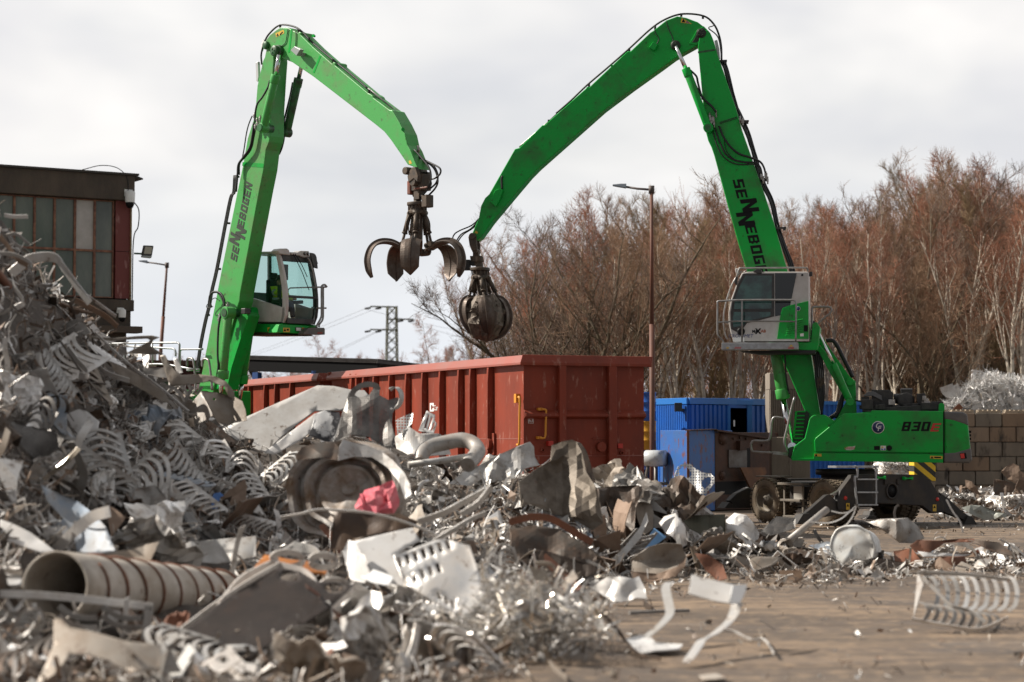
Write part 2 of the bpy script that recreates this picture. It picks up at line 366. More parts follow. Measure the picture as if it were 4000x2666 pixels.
ys = [8*(1.0365**j) for j in range(ny)] + [1500]; xs = [(-1+2*i/nx) for i in range(nx+1)]
for j, y in enumerate(ys):
    for xx in xs:
        x = xx*(30+.9*y); g.v.append((x, y, .05*noise.noise((x*.35, y*.5, 0)) + .02*noise.noise((x*1.3, y*2.2, 3)) - .03))
for j in range(len(ys)-1):
    for i in range(nx):
        a = j*(nx+1)+i; g.f.append([a, a+1, a+nx+2, a+nx+1]); g.sm.append(True); g.mi.append(0)
kind(g.build('ground', ground_mat()), 'structure')
# ================================================================== the right-hand material handler
def hose(mb, pts, r=.018, n=6, sm=5): mb.tube(crom(pts, sm), r, n)
def slab(fr, pts, l0, l1, mb=None):
    """outline traced on the plane l0 of a frame, given its own thickness to l1"""
    mb = mb or MB(); return mb.prism(fr.ats(pts, l0), (0, l1-l0, 0))
def box_beam(fr, pts, l0, l1, inset, mb): return slab(fr, pts, l0, l1, mb)
def tine_mesh(mb, c, az, path, wid, th=.05):
    pr = crom([(p[0], 0, -p[1]) for p in path], 5); n = len(pr); vs = []
    wi = [0]*n
    for i in range(n):
        t = i/(n-1)*(len(wid)-1); k = min(int(t), len(wid)-2); wi[i] = wid[k]+(wid[k+1]-wid[k])*(t-k)
    ca, sa = cos(az), sin(az); prof = [(-1,0),(-.55,.035),(-.12,.05),(-.09,.11),(.09,.11),(.12,.05),(.55,.035),(1,0)]
    for i in range(n):
        t = (pr[min(i+1, n-1)]-pr[max(i-1, 0)]).normalized(); nr = V((-t.z, 0, t.x))
        if nr.dot(V((.6, 0, .8))) < 0 and i < n*.4: nr = -nr
        nr = V((-t.z, 0, t.x)) if V((-t.z, 0, t.x)).dot(pr[i]-V((0,0,pr[n//2].z-.35))) > 0 else V((t.z, 0, -t.x))
        row = []
        for a, b in prof: row.append(pr[i]+V((0, a*wi[i]/2, 0))+nr*(b*(.4+.6*wi[i]/max(wid))))
        for a, b in prof[::-1]: row.append(pr[i]+V((0, a*wi[i]/2*.97, 0))-nr*th*.6+nr*b*.25)
        for q in row: vs.append(c+V((q.x*ca-q.y*sa, q.x*sa+q.y*ca, q.z)))
    m = 2*len(prof); fs = [(i*m+k, i*m+(k+1) % m, (i+1)*m+(k+1) % m, (i+1)*m+k) for i in range(n-1) for k in range(m)]
    mb.add(vs, fs+[tuple(range(m)), tuple((n-1)*m+k for k in range(m))])
def make_grab(par, c, azs, S, tpath, twid, hubz, cyl_r, cyl_z, collarm, lean=0.):
    """c: top of the rotator (local); everything hangs below it"""
    g = MB()
    g.lathe([(0,.09),(.02,.13),(.16,.13),(.18,.10),(.30,.10),(.32,.27),(.40,.27),(.41,.20),(.52,.20),(.53,.25),(.62,.25),(.64,.15),(hubz-.1,.13),(hubz-.08,.24),(hubz+.06,.24),(hubz+.08,.1),(hubz+.1,.02)], c, (0,0,-1), 24)
    for k in range(14):
        a = 2*pi*k/14; q = c+V((cos(a)*.23, sin(a)*.23, 0)); g.cyl(q-V((0,0,.40)), q-V((0,0,.53)), .018, 6)
    g.box(c+V((.12,-.05,-.13)), (.2,.2,.26)); 
    def ln(m_): m_.v = [(v[0]-lean*(c.z-v[2]), v[1], v[2]) for v in m_.v]; return m_
    grab = ln(g).build('grab', DKSTEEL, par, .008)
    for az in azs:
        d = V((cos(az), sin(az), 0)); t = V((-sin(az), cos(az), 0))
        m = MB(); tine_mesh(m, c, az, tpath, twid)
        kn = c+d*tpath[0][0]+V((0,0,-tpath[0][1]))
        m.cyl(kn-t*.12, kn+t*.12, .075, 14)
        ti = ln(m).build('tine', TINE, grab); 
        tip = MB(); p = tpath[-1]; pp = tpath[-2]
        q0 = c+d*pp[0]+V((0,0,-pp[1])); q1 = c+d*p[0]+V((0,0,-p[1])); dirn = (q1-q0).normalized()
        m2 = MB(); a = c+d*.2+V((0,0,-.60)); b = c+d*cyl_r+V((0,0,-cyl_z)); mid = a+(b-a)*.62
        m2.cyl(a, a+(b-a)*.08, .06, 12); m2.tube([a, mid], [.062,.062], 14); m2.tube([mid, mid+(b-a)*.05], .075, 14); m2.cyl(mid, b, .036, 10)
        m2.cyl(b-t*.09, b+t*.09, .07, 12); m2.cyl(a-t*.09, a+t*.09, .065, 12)
        for k in range(3): q = a+(b-a)*(.15+.2*k); m2.cyl(q-t*.07, q+t*.07, .02, 6)
        hose(m2, [a+t*.08, a+(b-a)*.3+t*.1+d*.04, mid+t*.08], .014)
        ln(m2).build('tine_cylinder', DKSTEEL, grab)
    return grab
FR = Frame(8.69, 55.5, 170)
RM = fthing('material_handler', 'green material handler on wheels at the right with closed grab over the red wagon', 'material handler', FR, 'green material handlers')
# --- stick and boom
SL, BL = .24, .30
stick_o = Z('3',(770,730),(820,610),(835,530),(862,478),(890,452))+Z('4',(455,1015),(485,1008),(640,855),(662,850),(672,838),(938,604),(946,590),(960,596),(1210,360),(1225,348),(1240,352),(1378,222),(1395,212),(1485,140),(1560,112),(1620,122),(1700,152),(1750,190),(1772,235),(1766,262),(1740,280),(1690,312),(1600,362),(1540,400),(1470,452),(1260,602),(1060,752),(880,912),(620,1142),(560,1202),(450,1332),(300,1512))+Z('3',(832,748),(806,768),(785,750))
m = MB(); slab(FR, stick_o, SL, -SL, m); stick = m.build('stick', GREEN, RM, .02)
# plates and boxes welded on the stick flank
m = MB()
slab(FR, Z('4',(1372,330),(1400,292),(1432,312),(1408,352)), SL, SL+.16, m)
slab(FR, Z('3',(900,505),(935,430),(962,418),(990,425),(968,490),(940,540)), SL, SL+.12, m)
slab(FR, Z('4',(1640,300),(1665,262),(1690,215),(1740,180),(1775,215),(1770,250),(1735,285),(1690,310)), SL+.003, SL+.035, m)
slab(FR, Z('4',(1105,450),(1118,440),(1245,598),(1235,606)), SL, SL+.008, m)
m.build('bracket', GREEN, stick, .01)
m = MB()
for (k, pts) in (('4', [(1485,145),(1500,195),(1528,255),(1530,285)]), ('4', [(1405,185),(1412,225),(1435,265),(1420,305)])):
    hose(m, FR.ats(Z(k, *pts), SL+.02), .012)
hose(m, FR.ats(Z('3',(980,328),(975,350),(978,420)), SL+.03), .03)
for dx in (0, .05, .10):   # hoses on the back of the stick
    hose(m, [FR.at(p, l_) + V((0,0,.03)) for p, l_ in [(q, .12-dx*2.4) for q in Z('4',(735,782),(835,695),(945,590),(1080,475),(1225,348),(1380,206),(1485,138),(1600,104),(1740,118),(1810,175),(1845,250),(1860,330),(1862,420))]], .028)
m.build('hose', BLACK, stick)
m = MB()
for l_ in (.1, 0, -.1): m.tube(FR.ats(Z('4',(485,1005),(500,988),(660,850),(740,778)), l_), .022, 6)
m.build('hydraulic_pipe', PIPE, stick)
m = MB()
for p in Z('4',(686,828),(960,585),(1234,342),(1410,190),(1588,104),(1735,118)):
    a = FR.at(p, .17); b = FR.at(p, -.17); m.bar(a, b, .06, .10)
m.build('hose_clamp', BLACKP, stick, .005)
m = MB(); a = FR.at(Z('4',(1725,228))[0], SL+.03); m.lathe([(0,.0),(0,.13),(.05,.13),(.055,.10),(.09,.10),(.09,0)], a, (0,1,0), 24)
for k in range(6): q = a+V((cos(k*pi/3)*.07, .09, sin(k*pi/3)*.07)); m.cyl(q, q+V((0,.02,0)), .02, 6)
a = FR.at(Z('4',(1550,312))[0], SL+.02); m.lathe([(0,0),(0,.13),(.07,.13),(.08,.10),(.12,.10),(.12,0)], a, (0,1,0), 24)
for k in range(3): q = a+V((cos(k*2.1)*.05, .12, sin(k*2.1)*.05)); m.cyl(q, q+V((0,.02,0)), .025, 6)
slab(FR, Z('4',(1662,290),(1680,262),(1700,215),(1725,192),(1752,215),(1745,245),(1715,275),(1690,290)), SL+.036, SL+.05, m)
m.build('pivot_pin', mat('greasy_pin', (.03,.05,.03), .45, .3, dirt=(.015,.015,.012), ds=8), stick, .006)
m = MB(); slab(FR, Z('4',(1584,155),(1590,122),(1622,140),(1664,166)), SL+.001, SL+.006, m); wl = m.build('warning_label', YEL, stick)
m = MB(); m.prism(FR.ats(Z('4',(1590,152),(1603,128),(1614,154)), SL+.007), (0,.002,0)); m.build('warning_sign', BLK, wl)
m = MB(); m.prism(FR.ats(Z('4',(1617,155),(1626,143),(1648,161),(1640,162)), SL+.007), (0,.002,0)); m.build('warning_sign', mat('label_purple', (.25,.12,.2), .5), wl)
m = MB(); slab(FR, Z('3',(790,715),(800,700),(815,712),(808,722)), SL, SL+.004, m); m.build('warning_label', YEL, stick)
bo = Z('4',(1700,318),(1722,560),(1735,700),(1745,850))+Z('5',(302,400),(312,440),(326,492),(350,540),(372,605),(460,930),(560,1290),(620,1485))+Z('6',(500,600),(640,880),(800,1250),(850,1330),(900,1250),(890,1210),(820,755),(690,300))+Z('5',(930,1480),(838,1150),(728,815),(700,740),(580,400))+Z('4',(1985,830),(1960,740),(1850,420),(1830,360),(1800,260),(1785,225),(1768,205),(1740,205),(1712,240))
m = MB(); slab(FR, bo, BL, -BL, m); boom = m.build('boom', GREEN, RM, .022)
m = MB(); slab(FR, Z('4',(1700,352),(1815,335),(1818,347),(1702,365)), BL, BL+.006, m); m.build('weld_band', GREEND, boom)
# lettering along the boom
p0, p1 = FR.ats(Z('5',(512,792),(716,1560)), BL+.003); d = (p1-p0); u = V((-d.z, 0, d.x)).normalized()
if u.x > 0: u = -u
Lk = FR.ats(Z('5',(540,850),(620,832)), 0); hgt = (Lk[1]-Lk[0]).length
ux = d.normalized()*(d.length/47.5); uy = u*(hgt*.98/5)
m = MB(); glyphs(m, ['S','E',('N',1.55,.9,5.4),('N',1.55,-2.6,6.6),'E','B','O','G','E','N'], p0, ux, uy, (0,1,0), shear=.16, gap=.8)
m.build('lettering', BLK, boom)
# hoses down the back of the boom, manifold and loops
m = MB()
rail = Z('4',(1862,420),(1890,500),(1945,700),(1975,775))+Z('5',(610,420),(650,530),(690,650),(735,810),(800,960),(850,1150),(900,1290),(955,1460))+Z('6',(690,260),(770,470),(850,760))
for k, dx in enumerate((-.02, .05, .12, .19)):
    hose(m, [FR.at((p[0]+k*4-2+3*sin(i*1.7+k*2.4), p[1]), .16-.1*k) for i, p in enumerate(rail)], .03, 6, 4)
hose(m, FR.ats(Z('4',(1815,170),(1800,180),(1775,195),(1840,260),(1865,420)), BL), .016)
loop1 = Z('5',(410,380),(440,455),(490,530),(560,590),(650,620),(720,650),(750,690),(765,740))
loop2 = Z('5',(380,395),(410,490),(460,590),(520,635),(600,655),(680,660),(722,690),(738,745))
loop3 = Z('5',(362,420),(395,530),(440,610),(510,660),(590,675),(670,672),(700,690),(718,740))
loop4 = Z('5',(445,455),(455,530),(480,590),(540,640),(640,668))
for lp, r in ((loop1,.028),(loop2,.026),(loop3,.017),(loop4,.012)): hose(m, [FR.at(p, BL+.05+.05*sin(i)) for i, p in enumerate(lp)], r)
hose(m, FR.ats(Z('5',(180,-60),(215,30),(250,110),(300,180),(350,225),(385,270)), BL+.10), .03)
hose(m, FR.ats(Z('4',(1650,480),(1690,520),(1700,560),(1715,620),(1735,680)), BL+.05), .03)
for yy in (0, 10): m.bar(FR.at(Z('5',(415,350+yy))[0], BL+.02), FR.at(Z('5',(548,308+yy))[0], BL+.02), .014)
m.build('hose', BLACK, boom)
m = MB()
for p, s_ in zip(Z('5',(338,305),(345,325),(362,330),(352,345),(372,362),(388,285),(735,760),(768,755),(748,790),(782,795),(590,345),(570,330)), (.05,.07,.09,.06,.05,.04,.07,.08,.05,.05,.07,.05)):
    q = FR.at(p, BL+.06); m.box(q, (s_, .08, s_*1.4)); m.cyl(q-V((0,0,.1)), q+V((0,0,.1)), .022, 8)
m.build('hydraulic_manifold', BRIGHT, boom, .006)
m = MB()
for p in Z('5',(595,350),(735,790),(880,1165))+Z('4',(1862,425)): m.bar(FR.at(p, .2)+V((-.1,0,0)), FR.at(p, -.2)+V((-.1,0,0)), .07, .1); m.bar(FR.at(p, 0)+V((.16,.2,0)), FR.at(p, 0)+V((-.16,.2,0)), .05, .05)
m.build('hose_clamp', BLACKP, boom, .005)
m = MB(); slab(FR, Z('4',(1813,278),(1832,272),(1845,330),(1850,400),(1840,405),(1828,350)), .1, -.02, m); m.build('limit_switch_cover', mat('light_plate', (.5,.5,.5), .4, .4), boom, .01)
# --- stick cylinders, one each side of the boom
for nm, l_ in (('near', .42), ('far', -.42)):
    e0, b0, b1 = FR.ats(Z('4',(1552,318),(1618,468),(1772,872)), l_)
    m = MB(); m.tube([b0+(b0-b1).normalized()*.0, b0+(b1-b0)*.13], .115, 20); m.cyl(b0+(b1-b0)*.12, b1, .10, 20); m.cyl(b1-V((0,.1,0)), b1+V((0,.1,0)), .13, 20)
    c_ = m.build('stick_cylinder', GREEN, RM, .008)
    m = MB(); m.cyl(e0, b0, .055, 14); m.build('piston_rod', CHROME, c_)
    m = MB(); m.cyl(b1-V((0,.13,0)), b1+V((0,.13,0)), .085, 16); m.build('cylinder_pin', GREEND, c_)
# --- boom lift cylinders
for l_ in (.50, -.50):
    t0, b0, r1 = FR.ats(Z('6',(540,690),(608,1100),(676,1465)), l_)
    m = MB(); m.cyl(t0, b0, .15, 20); m.tube([b0-(b0-t0)*.19, b0-(b0-t0)*.02, b0], [.18,.18,.14], 20)
    c_ = m.build('boom_cylinder', GREENW if l_ > 0 else GREEN, RM, .01)
    m = MB(); m.cyl(b0, r1, .075, 16); m.cyl(r1-V((0,.13,0)), r1+V((0,.13,0)), .12, 16); m.build('piston_rod', CHROME, c_)
    m = MB(); hose(m, [V((q.x, q.y+.05, q.z)) for q in FR.ats(Z('6',(622,740),(625,880),(640,1000),(655,1060)), l_+.1)], .022); m.build('hose', BLACK, c_)
# --- grab
tip = FR.at(Z('3',(790,745))[0], 0)
m = MB(); slab(FR, Z('3',(752,745),(765,728),(790,724),(806,742),(812,835),(775,838),(760,800)), SL-.03, SL+.06, m)
slab(FR, Z('3',(770,745),(800,735),(822,760),(832,800),(830,842),(795,845)), -SL-.06, -SL+.03, m)
m.cyl(tip+V((0,-.34,0)), tip+V((0,.34,0)), .09, 18); q = FR.at(Z('3',(803,842))[0], 0); m.cyl(q-V((0,.26,0)), q+V((0,.26,0)), .07, 14); m.box(q+V((0,0,-.12)), (.16,.2,.3))
m.build('grab_link', DKSTEEL, RM, .01)
top = FR.at(Z('3',(816,885))[0], 0); az0 = -FR.az
make_grab(RM, top+V((0,0,.05)), [az0+radians(-86+72*k) for k in range(5)], 1, [(.24,1.16),(.43,1.15),(.58,1.28),(.645,1.56),(.58,1.87),(.37,2.12),(.05,2.25)], [.16,.28,.38,.42,.36,.22,.05], 1.2, .42, 1.16, None, .123)
m = MB(); s_ = FR.ats(Z('3',(822,618),(770,665),(690,700),(650,730),(632,790)), .1)
hose(m, s_, .02); hose(m, FR.ats(Z('3',(818,635),(760,690),(700,725),(668,770),(655,800)), 0), .02); hose(m, FR.ats(Z('3',(820,650),(770,690),(710,730),(672,790),(680,830),(715,858),(728,885)), -.1), .02)
m.box(FR.at(Z('3',(740,935))[0], .0), (.17,.2,.28)); m.box(FR.at(Z('3',(765,925))[0], 0), (.22,.12,.1))
m.build('hose', BLACK, RM)
# the load in the grab
ORB = FR.world(top+V((-.123*1.66,0,.05)))
# --- cab
CN, CF_ = 1.62, .50      # near and far faces of the cab
cab_o = Z('6',(290,132),(340,122),(800,122),(806,655),(225,655),(206,600),(190,520),(188,430),(208,330),(248,220))
m = MB(); slab(FR, cab_o, CN-.02, CF_, m); cab = m.build('cab', WHITEP, RM, .02)
bpy.context.view_layer.update()
def side_panel(name, pts, mt, d0, d1, par=None, bev=.004):
    m = MB(); slab(FR, pts, CN-.02+d0, CN-.02+d1, m); return m.build(name, mt, par or cab, bev)
side_panel('door_frame', Z('6',(300,137),(538,137),(538,464),(420,495),(330,515),(308,545),(285,575),(245,582),(207,560),(204,430),(220,330),(258,222)), BLACKP, .001, .012)
side_panel('door_window', Z('6',(318,152),(520,152),(518,405),(230,408),(238,330),(272,235)), mat('door_glass', (.035,.11,.095), .06, 0, dirt=(.012,.03,.03), ds=2.2, da=.2, spec=.8), .013, .016)
side_panel('door_window', Z('6',(230,430),(510,430),(508,462),(420,480),(330,500),(300,535),(225,548),(220,480)), MATS['door_glass'], .013, .016)
side_panel('rear_window', Z('6',(544,134),(710,134),(660,380),(600,402),(585,455),(544,464)), mat('black_glass', (.008,.01,.012), .08, spec=.7), .001, .014)
gp = side_panel('side_panel', Z('6',(602,402),(660,380),(800,346),(802,637),(560,637),(585,458)), GREEN, .001, .03)
m = MB()
for k in range(7):
    a, b = FR.ats(Z('6',(645+3*(k%2)-4*k, 508+17*k*1.0),(760-0*k, 486+17*k)), CN+.012); m.bar(a, b, .03, .035, (0,1,0))
m.build('vent', GREEN, gp, .01)
m = MB(); m.box(FR.at(Z('6',(780,556))[0], CN+.014), (.1,.02,.16)); m.build('lock', BLK, gp)
m = MB(); m.lathe([(0,.06),(.004,.06),(.004,0)], FR.at(Z('6',(720,405))[0], CN+.011), (0,1,0)); em = m.build('emblem', WHT, gp)
m = MB(); m.lathe([(0,.052),(.003,.052),(.003,0)], FR.at(Z('6',(720,405))[0], CN+.015), (0,1,0)); m.build('emblem_disc', mat('emblem_navy', (.02,.035,.12), .3), em)
m = MB(); m.box(FR.at(Z('6',(750,605))[0], CN+.012), (.09,.004,.08)); m.build('notice', WHT, gp)
def tx(txt, size, px, fr, l_, m_, par, nm='lettering', shear=0, bold=0., slope=0.): return fonttext(txt, size, fr.at(px, l_), V((-1,0,slope)), V((0,0,1)), nm, m_, par, shear, .002, bold)
tx('CRONIMET', .125, Z('6',(280,615))[0], FR, CN-.016, mat('lettering_navy', (.03,.05,.16), .5), cab, shear=.2)
tx('MA', .10, Z('6',(390,580))[0], FR, CN-.016, BLK, cab, bold=.004); tx('CAB', .10, Z('6',(444,578))[0], FR, CN-.016, mat('lettering_rust', (.3,.09,.04), .5), cab, bold=.004); tx('X', .19, Z('6',(414,580))[0], FR, CN-.0155, BLK, cab, bold=.008)
m = MB(); q = FR.at(Z('6',(265,640))[0], CN-.018); m.box(q, (.29,.005,.12)); m.build('notice', WHT, cab)
m = MB(); m.lathe([(-.03,.10),(.02,.10),(.03,.06),(.03,0)], FR.at(Z('6',(283,580))[0], CN-.012), (0,1,0)); m.build('door_handle', BLK, cab)
m = MB(); slab(FR, Z('6',(375,122),(405,105),(442,107),(444,138),(410,138),(395,130)), CN-.1, CN+.02, m); m.build('roof_visor', BLACKP, cab, .01)
m = MB(); m.box(FR.at(Z('6',(752,147))[0], CN), (.05,.05,.05)); m.build('side_lamp', BLK, cab, .01)
m = MB(); slab(FR, Z('6',(236,98),(262,94),(264,130),(242,132)), CN-.1, CN-.35, m); m.build('work_lamp', WHITEP, cab, .02)
m = MB(); hose(m, FR.ats(Z('6',(250,225),(246,180),(262,120),(275,97),(300,94),(640,92),(770,92),(790,100),(797,120)), CN-.1), .022, 8); hose(m, FR.ats(Z('6',(300,130),(330,110)), CN-.3), .02)
m.build('roof_rail', PIPE, cab)
m = MB(); slab(FR, Z('6',(232,210),(244,160),(260,160),(262,175),(250,228)), CN-.05, CN+.04, m); m.build('mirror', BLACKP, cab, .01)
m = MB(); hose(m, FR.ats(Z('6',(290,118),(230,190),(185,300),(155,420),(150,520),(165,610),(180,640)), CN-.15), .022); m.bar(FR.at(Z('6',(152,510))[0], CN-.15), FR.at(Z('6',(200,515))[0], CN-.15), .03); m.build('grab_rail', PIPE, cab)
m = MB(); m.tube(FR.ats(Z('6',(818,160),(820,-40)), CN-.5), [.008,.004], 5); m.box(FR.at(Z('6',(818,140))[0], CN-.5), (.08,.1,.12)); m.build('aerial', BLACKP, cab)
m = MB(); hose(m, FR.ats(Z('6',(322,660),(320,560),(315,520)), CN-.3), .02); m.build('wiper', BLK, cab)
# platform, guard rails
m = MB(); slab(FR, Z('6',(135,666),(720,664),(722,716),(135,720)), CN+.45, CN-.0, m); slab(FR, Z('6',(225,664),(700,664),(700,672),(225,672)), CN, CF_, m); pf = m.build('platform', GALV, RM, .01)
m = MB(); slab(FR, Z('6',(275,728),(850,722),(850,748),(420,752)), CN-.1, CF_, m); m.build('cab_underframe', mat('underframe_dark', (.02,.022,.02), .6), pf)
for xs_, w_, mt in ((258,50,REDL),(665,46,REDL)):
    m = MB()
    for k in range(6): 
        a = xs_-w_/2+k*w_/6; m.prism(FR.ats(Z('6',(a,712),(a+5,712),(a+11,698),(a+6,698)), CN+.452), (0,.003,0))
    m.build('hazard_stripe', mt, pf)
m = MB(); m.prism(FR.ats(Z('6',(650,696),(668,680),(684,694)), CN+.452), (0,.003,0)); m.prism(FR.ats(Z('6',(172,711),(190,711),(190,700),(172,700)), CN+.452), (0,.003,0)); m.build('warning_label', YEL, pf)
m = MB()
RL = CN+.42
hose(m, FR.ats(Z('6',(150,664),(140,645),(108,610),(104,580),(103,510),(104,380),(106,350),(150,346),(250,340),(400,338),(640,338),(690,342),(704,370),(704,480),(702,664)), RL), .024, 8, 4)
m.tube(FR.ats(Z('6',(103,510),(250,501),(700,503)), RL), .02, 8); m.tube(FR.ats(Z('6',(291,342),(291,662)), RL), .022, 8)
hose(m, FR.ats(Z('6',(106,350),(180,345)), RL-.3), .02)
m.build('guard_rail', PIPE, RM)
# --- cab linkage
m = MB(); slab(FR, Z('6',(840,590),(865,570),(890,600),(1000,760),(1120,930),(1160,960),(1168,1190),(1165,1230),(1020,1240),(1080,1130),(1120,1080),(1090,1000),(960,820)), .5, .3, m)
slab(FR, Z('6',(700,665),(820,660),(830,520),(860,505),(888,545),(880,640),(868,720),(830,725),(722,720)), CN-.1, .3, m)
slab(FR, Z('6',(860,700),(890,690),(1010,830),(1130,1080),(1135,1120),(1095,1130),(1060,1060),(960,890)), .9, .7, m)
m.build('cab_lift_arm', GREEN, RM, .015)
a, b, c_ = FR.ats(Z('6',(878,600),(992,828),(1118,1118)), 1.05); m = MB(); m.cyl(b, c_, .085, 16); m.cyl(c_-V((0,.12,0)), c_+V((0,.12,0)), .1, 16); q = FR.at(Z('6',(1120,965))[0], .5); m.cyl(q, q+V((0,.2,0)), .1, 18); cy = m.build('cab_lift_cylinder', GREEN, RM, .006)
m = MB(); m.cyl(a, b, .045, 14); m.build('piston_rod', CHROME, cy)
m = MB(); hose(m, FR.ats(Z('6',(835,500),(855,540),(825,600)), .8), .03)
hose(m, FR.ats(Z('6',(935,650),(985,650),(1020,690),(1060,770),(1110,870),(1140,930)), .4), .055); 
for k in range(5): hose(m, FR.ats(Z('6',(830+16*k,730),(850+14*k,830),(858+14*k,950),(880+9*k,1080),(905-2*k,1230)), .55-.06*k), .03, 6, 4)
hose(m, FR.ats(Z('6',(1000,1240),(1040,1180),(1060,1080),(1080,1060)), .45), .06); hose(m, FR.ats(Z('6',(960,1245),(1020,1200),(1045,1110),(1070,1070)), .3), .06)
m.build('hose', BLACK, RM)
m = MB()
for k, p in enumerate(Z('6',(870,960),(885,950),(900,968),(875,985),(912,960),(893,985))): m.box(FR.at(p, .62), (.05,.06,.09)); m.cyl(FR.at(p, .62)-V((0,0,.1)), FR.at(p, .62)+V((0,0,.1)), .02, 6)
m.build('hose_coupling', DKSTEEL, RM, .004)
m = MB(); hose(m, FR.ats(Z('6',(828,560),(826,440),(830,400),(845,392),(930,390),(962,394),(975,410),(968,435),(900,495),(845,550),(826,590),(830,640),(845,650)), .9), .026, 8); m.build('handrail', PIPE, RM)
# --- upper carriage
UN = 1.32
m = MB(); slab(FR, Z('7',(905,445),(1130,428),(1712,425),(1712,835),(500,818),(490,800),(520,700),(600,640),(640,480),(670,455),(760,452),(830,500)), UN-.06, -UN, m); car = m.build('carriage', GREEN, RM, .02)
m = MB(); slab(FR, Z('7',(920,440),(1125,440),(1135,418),(1706,424),(1706,757),(682,748),(677,660),(686,640),(845,508)), UN-.055, UN+.02, m); sp = m.build('side_panel', GREEN, car, .02, 3)
m = MB(); slab(FR, Z('7',(676,756),(1706,768),(1706,836),(500,818),(500,800),(670,800)), UN-.055, UN, m); m.build('lower_panel', GREEN, car, .008)
m = MB(); slab(FR, Z('7',(470,760),(480,735),(505,722),(560,690),(600,640),(622,560),(632,500),(655,462),(690,452),(760,452),(800,470),(825,500),(700,640),(676,700),(676,800),(500,812),(485,800)), .75, .55, m); m.cyl(FR.at(Z('7',(505,755))[0], .75), FR.at(Z('7',(505,755))[0], .85), .16, 22); m.cyl(FR.at(Z('7',(680,505))[0], .75), FR.at(Z('7',(680,505))[0], .82), .14, 22)
fb = m.build('boom_bracket', GREEND, car, .01)
m = MB(); m.cyl(FR.at(Z('7',(505,755))[0], .85), FR.at(Z('7',(505,755))[0], .88), .12, 22); slab(FR, Z('7',(655,475),(700,470),(712,500),(705,600),(690,680),(700,760),(660,760),(650,640),(645,520)), .752, .76, m); m.build('grease_patch', mat('grease', (.012,.012,.01), .35), fb)
m = MB()
for k in range(8): slab(FR, Z('7',(535-4*k, 440+30*k),(598-2*k, 440+30*k),(594-2*k, 452+30*k),(532-4*k, 452+30*k)), .42, .38, m)
slab(FR, Z('7',(520,430),(610,420),(640,440),(600,640),(500,705),(512,600)), .38, -.9, m); m.build('grille', mat('grille_dark', (.02,.03,.022), .5), car)
m = MB(); slab(FR, Z('7',(525,425),(600,420),(612,432),(540,432),(520,620),(505,690),(500,700),(508,600)), .4, .44, m)
for k in range(8): slab(FR, Z('7',(528-4*k, 455+30*k),(600-2*k, 455+30*k),(600-2*k, 465+30*k),(526-4*k, 465+30*k)), .4, .44, m)
m.build('grille_bars', GREEN, car)
m = MB(); slab(FR, Z('7',(1716,425),(1868,432),(1898,455),(1908,540),(1926,715),(1936,815),(1915,836),(1716,836)), UN-.0, -UN, m); cw = m.build('counterweight', GREEN, RM, .07, 4, 50)
m = MB(); slab(FR, Z('7',(1712,425),(1868,430),(1900,452),(1912,545),(1790,505),(1716,492)), UN+.012, -UN-.012, m); m.build('top_cover', GREYP, cw, .06, 4, 50)
m = MB(); slab(FR, Z('7',(1712,752),(1800,748),(1928,712),(1940,815),(1918,840),(1712,838)), UN+.012, -UN-.012, m); bu = m.build('bumper', GREYP, cw, .06, 4, 50)
m = MB(); slab(FR, Z('7',(1838,762),(1888,756),(1896,802),(1850,806)), UN+.0, UN+.02, m); m.build('lamp_recess', BLK, bu)
m = MB(); slab(FR, Z('7',(1842,765),(1874,760),(1880,800),(1850,803)), UN+.018, UN+.04, m); m.build('tail_light', REDREF, bu, .01)
m = MB(); slab(FR, Z('7',(1708,425),(1717,425),(1717,838),(1708,838)), UN-.03, UN-.02, m); m.build('panel_gap', BLK, cw)
m = MB()   # lettering wrapped on the rear face
for k in range(3):
    y0 = 580+k*28; slab(FR, Z('7',(1916,y0),(1930,y0),(1931,y0+18),(1917,y0+18)), .9-k*.1, .3, m)
m.build('lettering', BLK, cw)
# the company emblem and the model number
e0 = FR.at(Z('7',(1187,553))[0], UN+.02); R_ = .158
m = MB(); m.lathe([(0,R_),(.006,R_),(.006,0)], e0, (0,1,0), 40); em = m.build('emblem', WHT, sp)
m = MB(); m.lathe([(.006,R_*.89),(.009,R_*.89),(.009,0)], e0, (0,1,0), 40); m.build('emblem_disc', MATS['emblem_navy'], em)
fonttext('C', .22, e0+V((.0,.0105,.035)), V((-1,0,0)), V((0,0,1)), 'lettering', WHT, em, .2); fonttext('F', .19, e0+V((-.02,.0125,-.035)), V((-1,0,0)), V((0,0,1)), 'lettering', WHT, em, .2)
p0, p1, p2 = FR.ats(Z('7',(1372,583),(1600,583),(1395,508)), UN+.021); ux = (p1-p0)/14.3; hh = V((0,0,1))*((p2-p0).z/5)
m = MB(); glyphs(m, '830', p0, ux, hh, (0,1,0), shear=.25, gap=.9); m.build('lettering', BLK, sp)
p0, p1, p2 = FR.ats(Z('7',(1602,586),(1672,586),(1602,520)), UN+.021); m = MB(); glyphs(m, 'E', p0, (p1-p0)/4.2, V((0,0,1))*((p2-p0).z/5), (0,1,0), shear=.3); m.build('lettering', REDL, sp)
m = MB(); slab(FR, Z('7',(1155,702),(1200,702),(1200,734),(1155,734)), UN+.015, UN+.026, m); m.cyl(FR.at(Z('7',(1276,718))[0], UN+.015), FR.at(Z('7',(1276,718))[0], UN+.045), .07, 16); m.build('panel_latch', BLK, sp, .004)
m = MB(); slab(FR, Z('7',(1207,700),(1250,700),(1250,736),(1207,736)), UN+.02, UN+.024, m); nt_ = m.build('notice', WHT, sp)
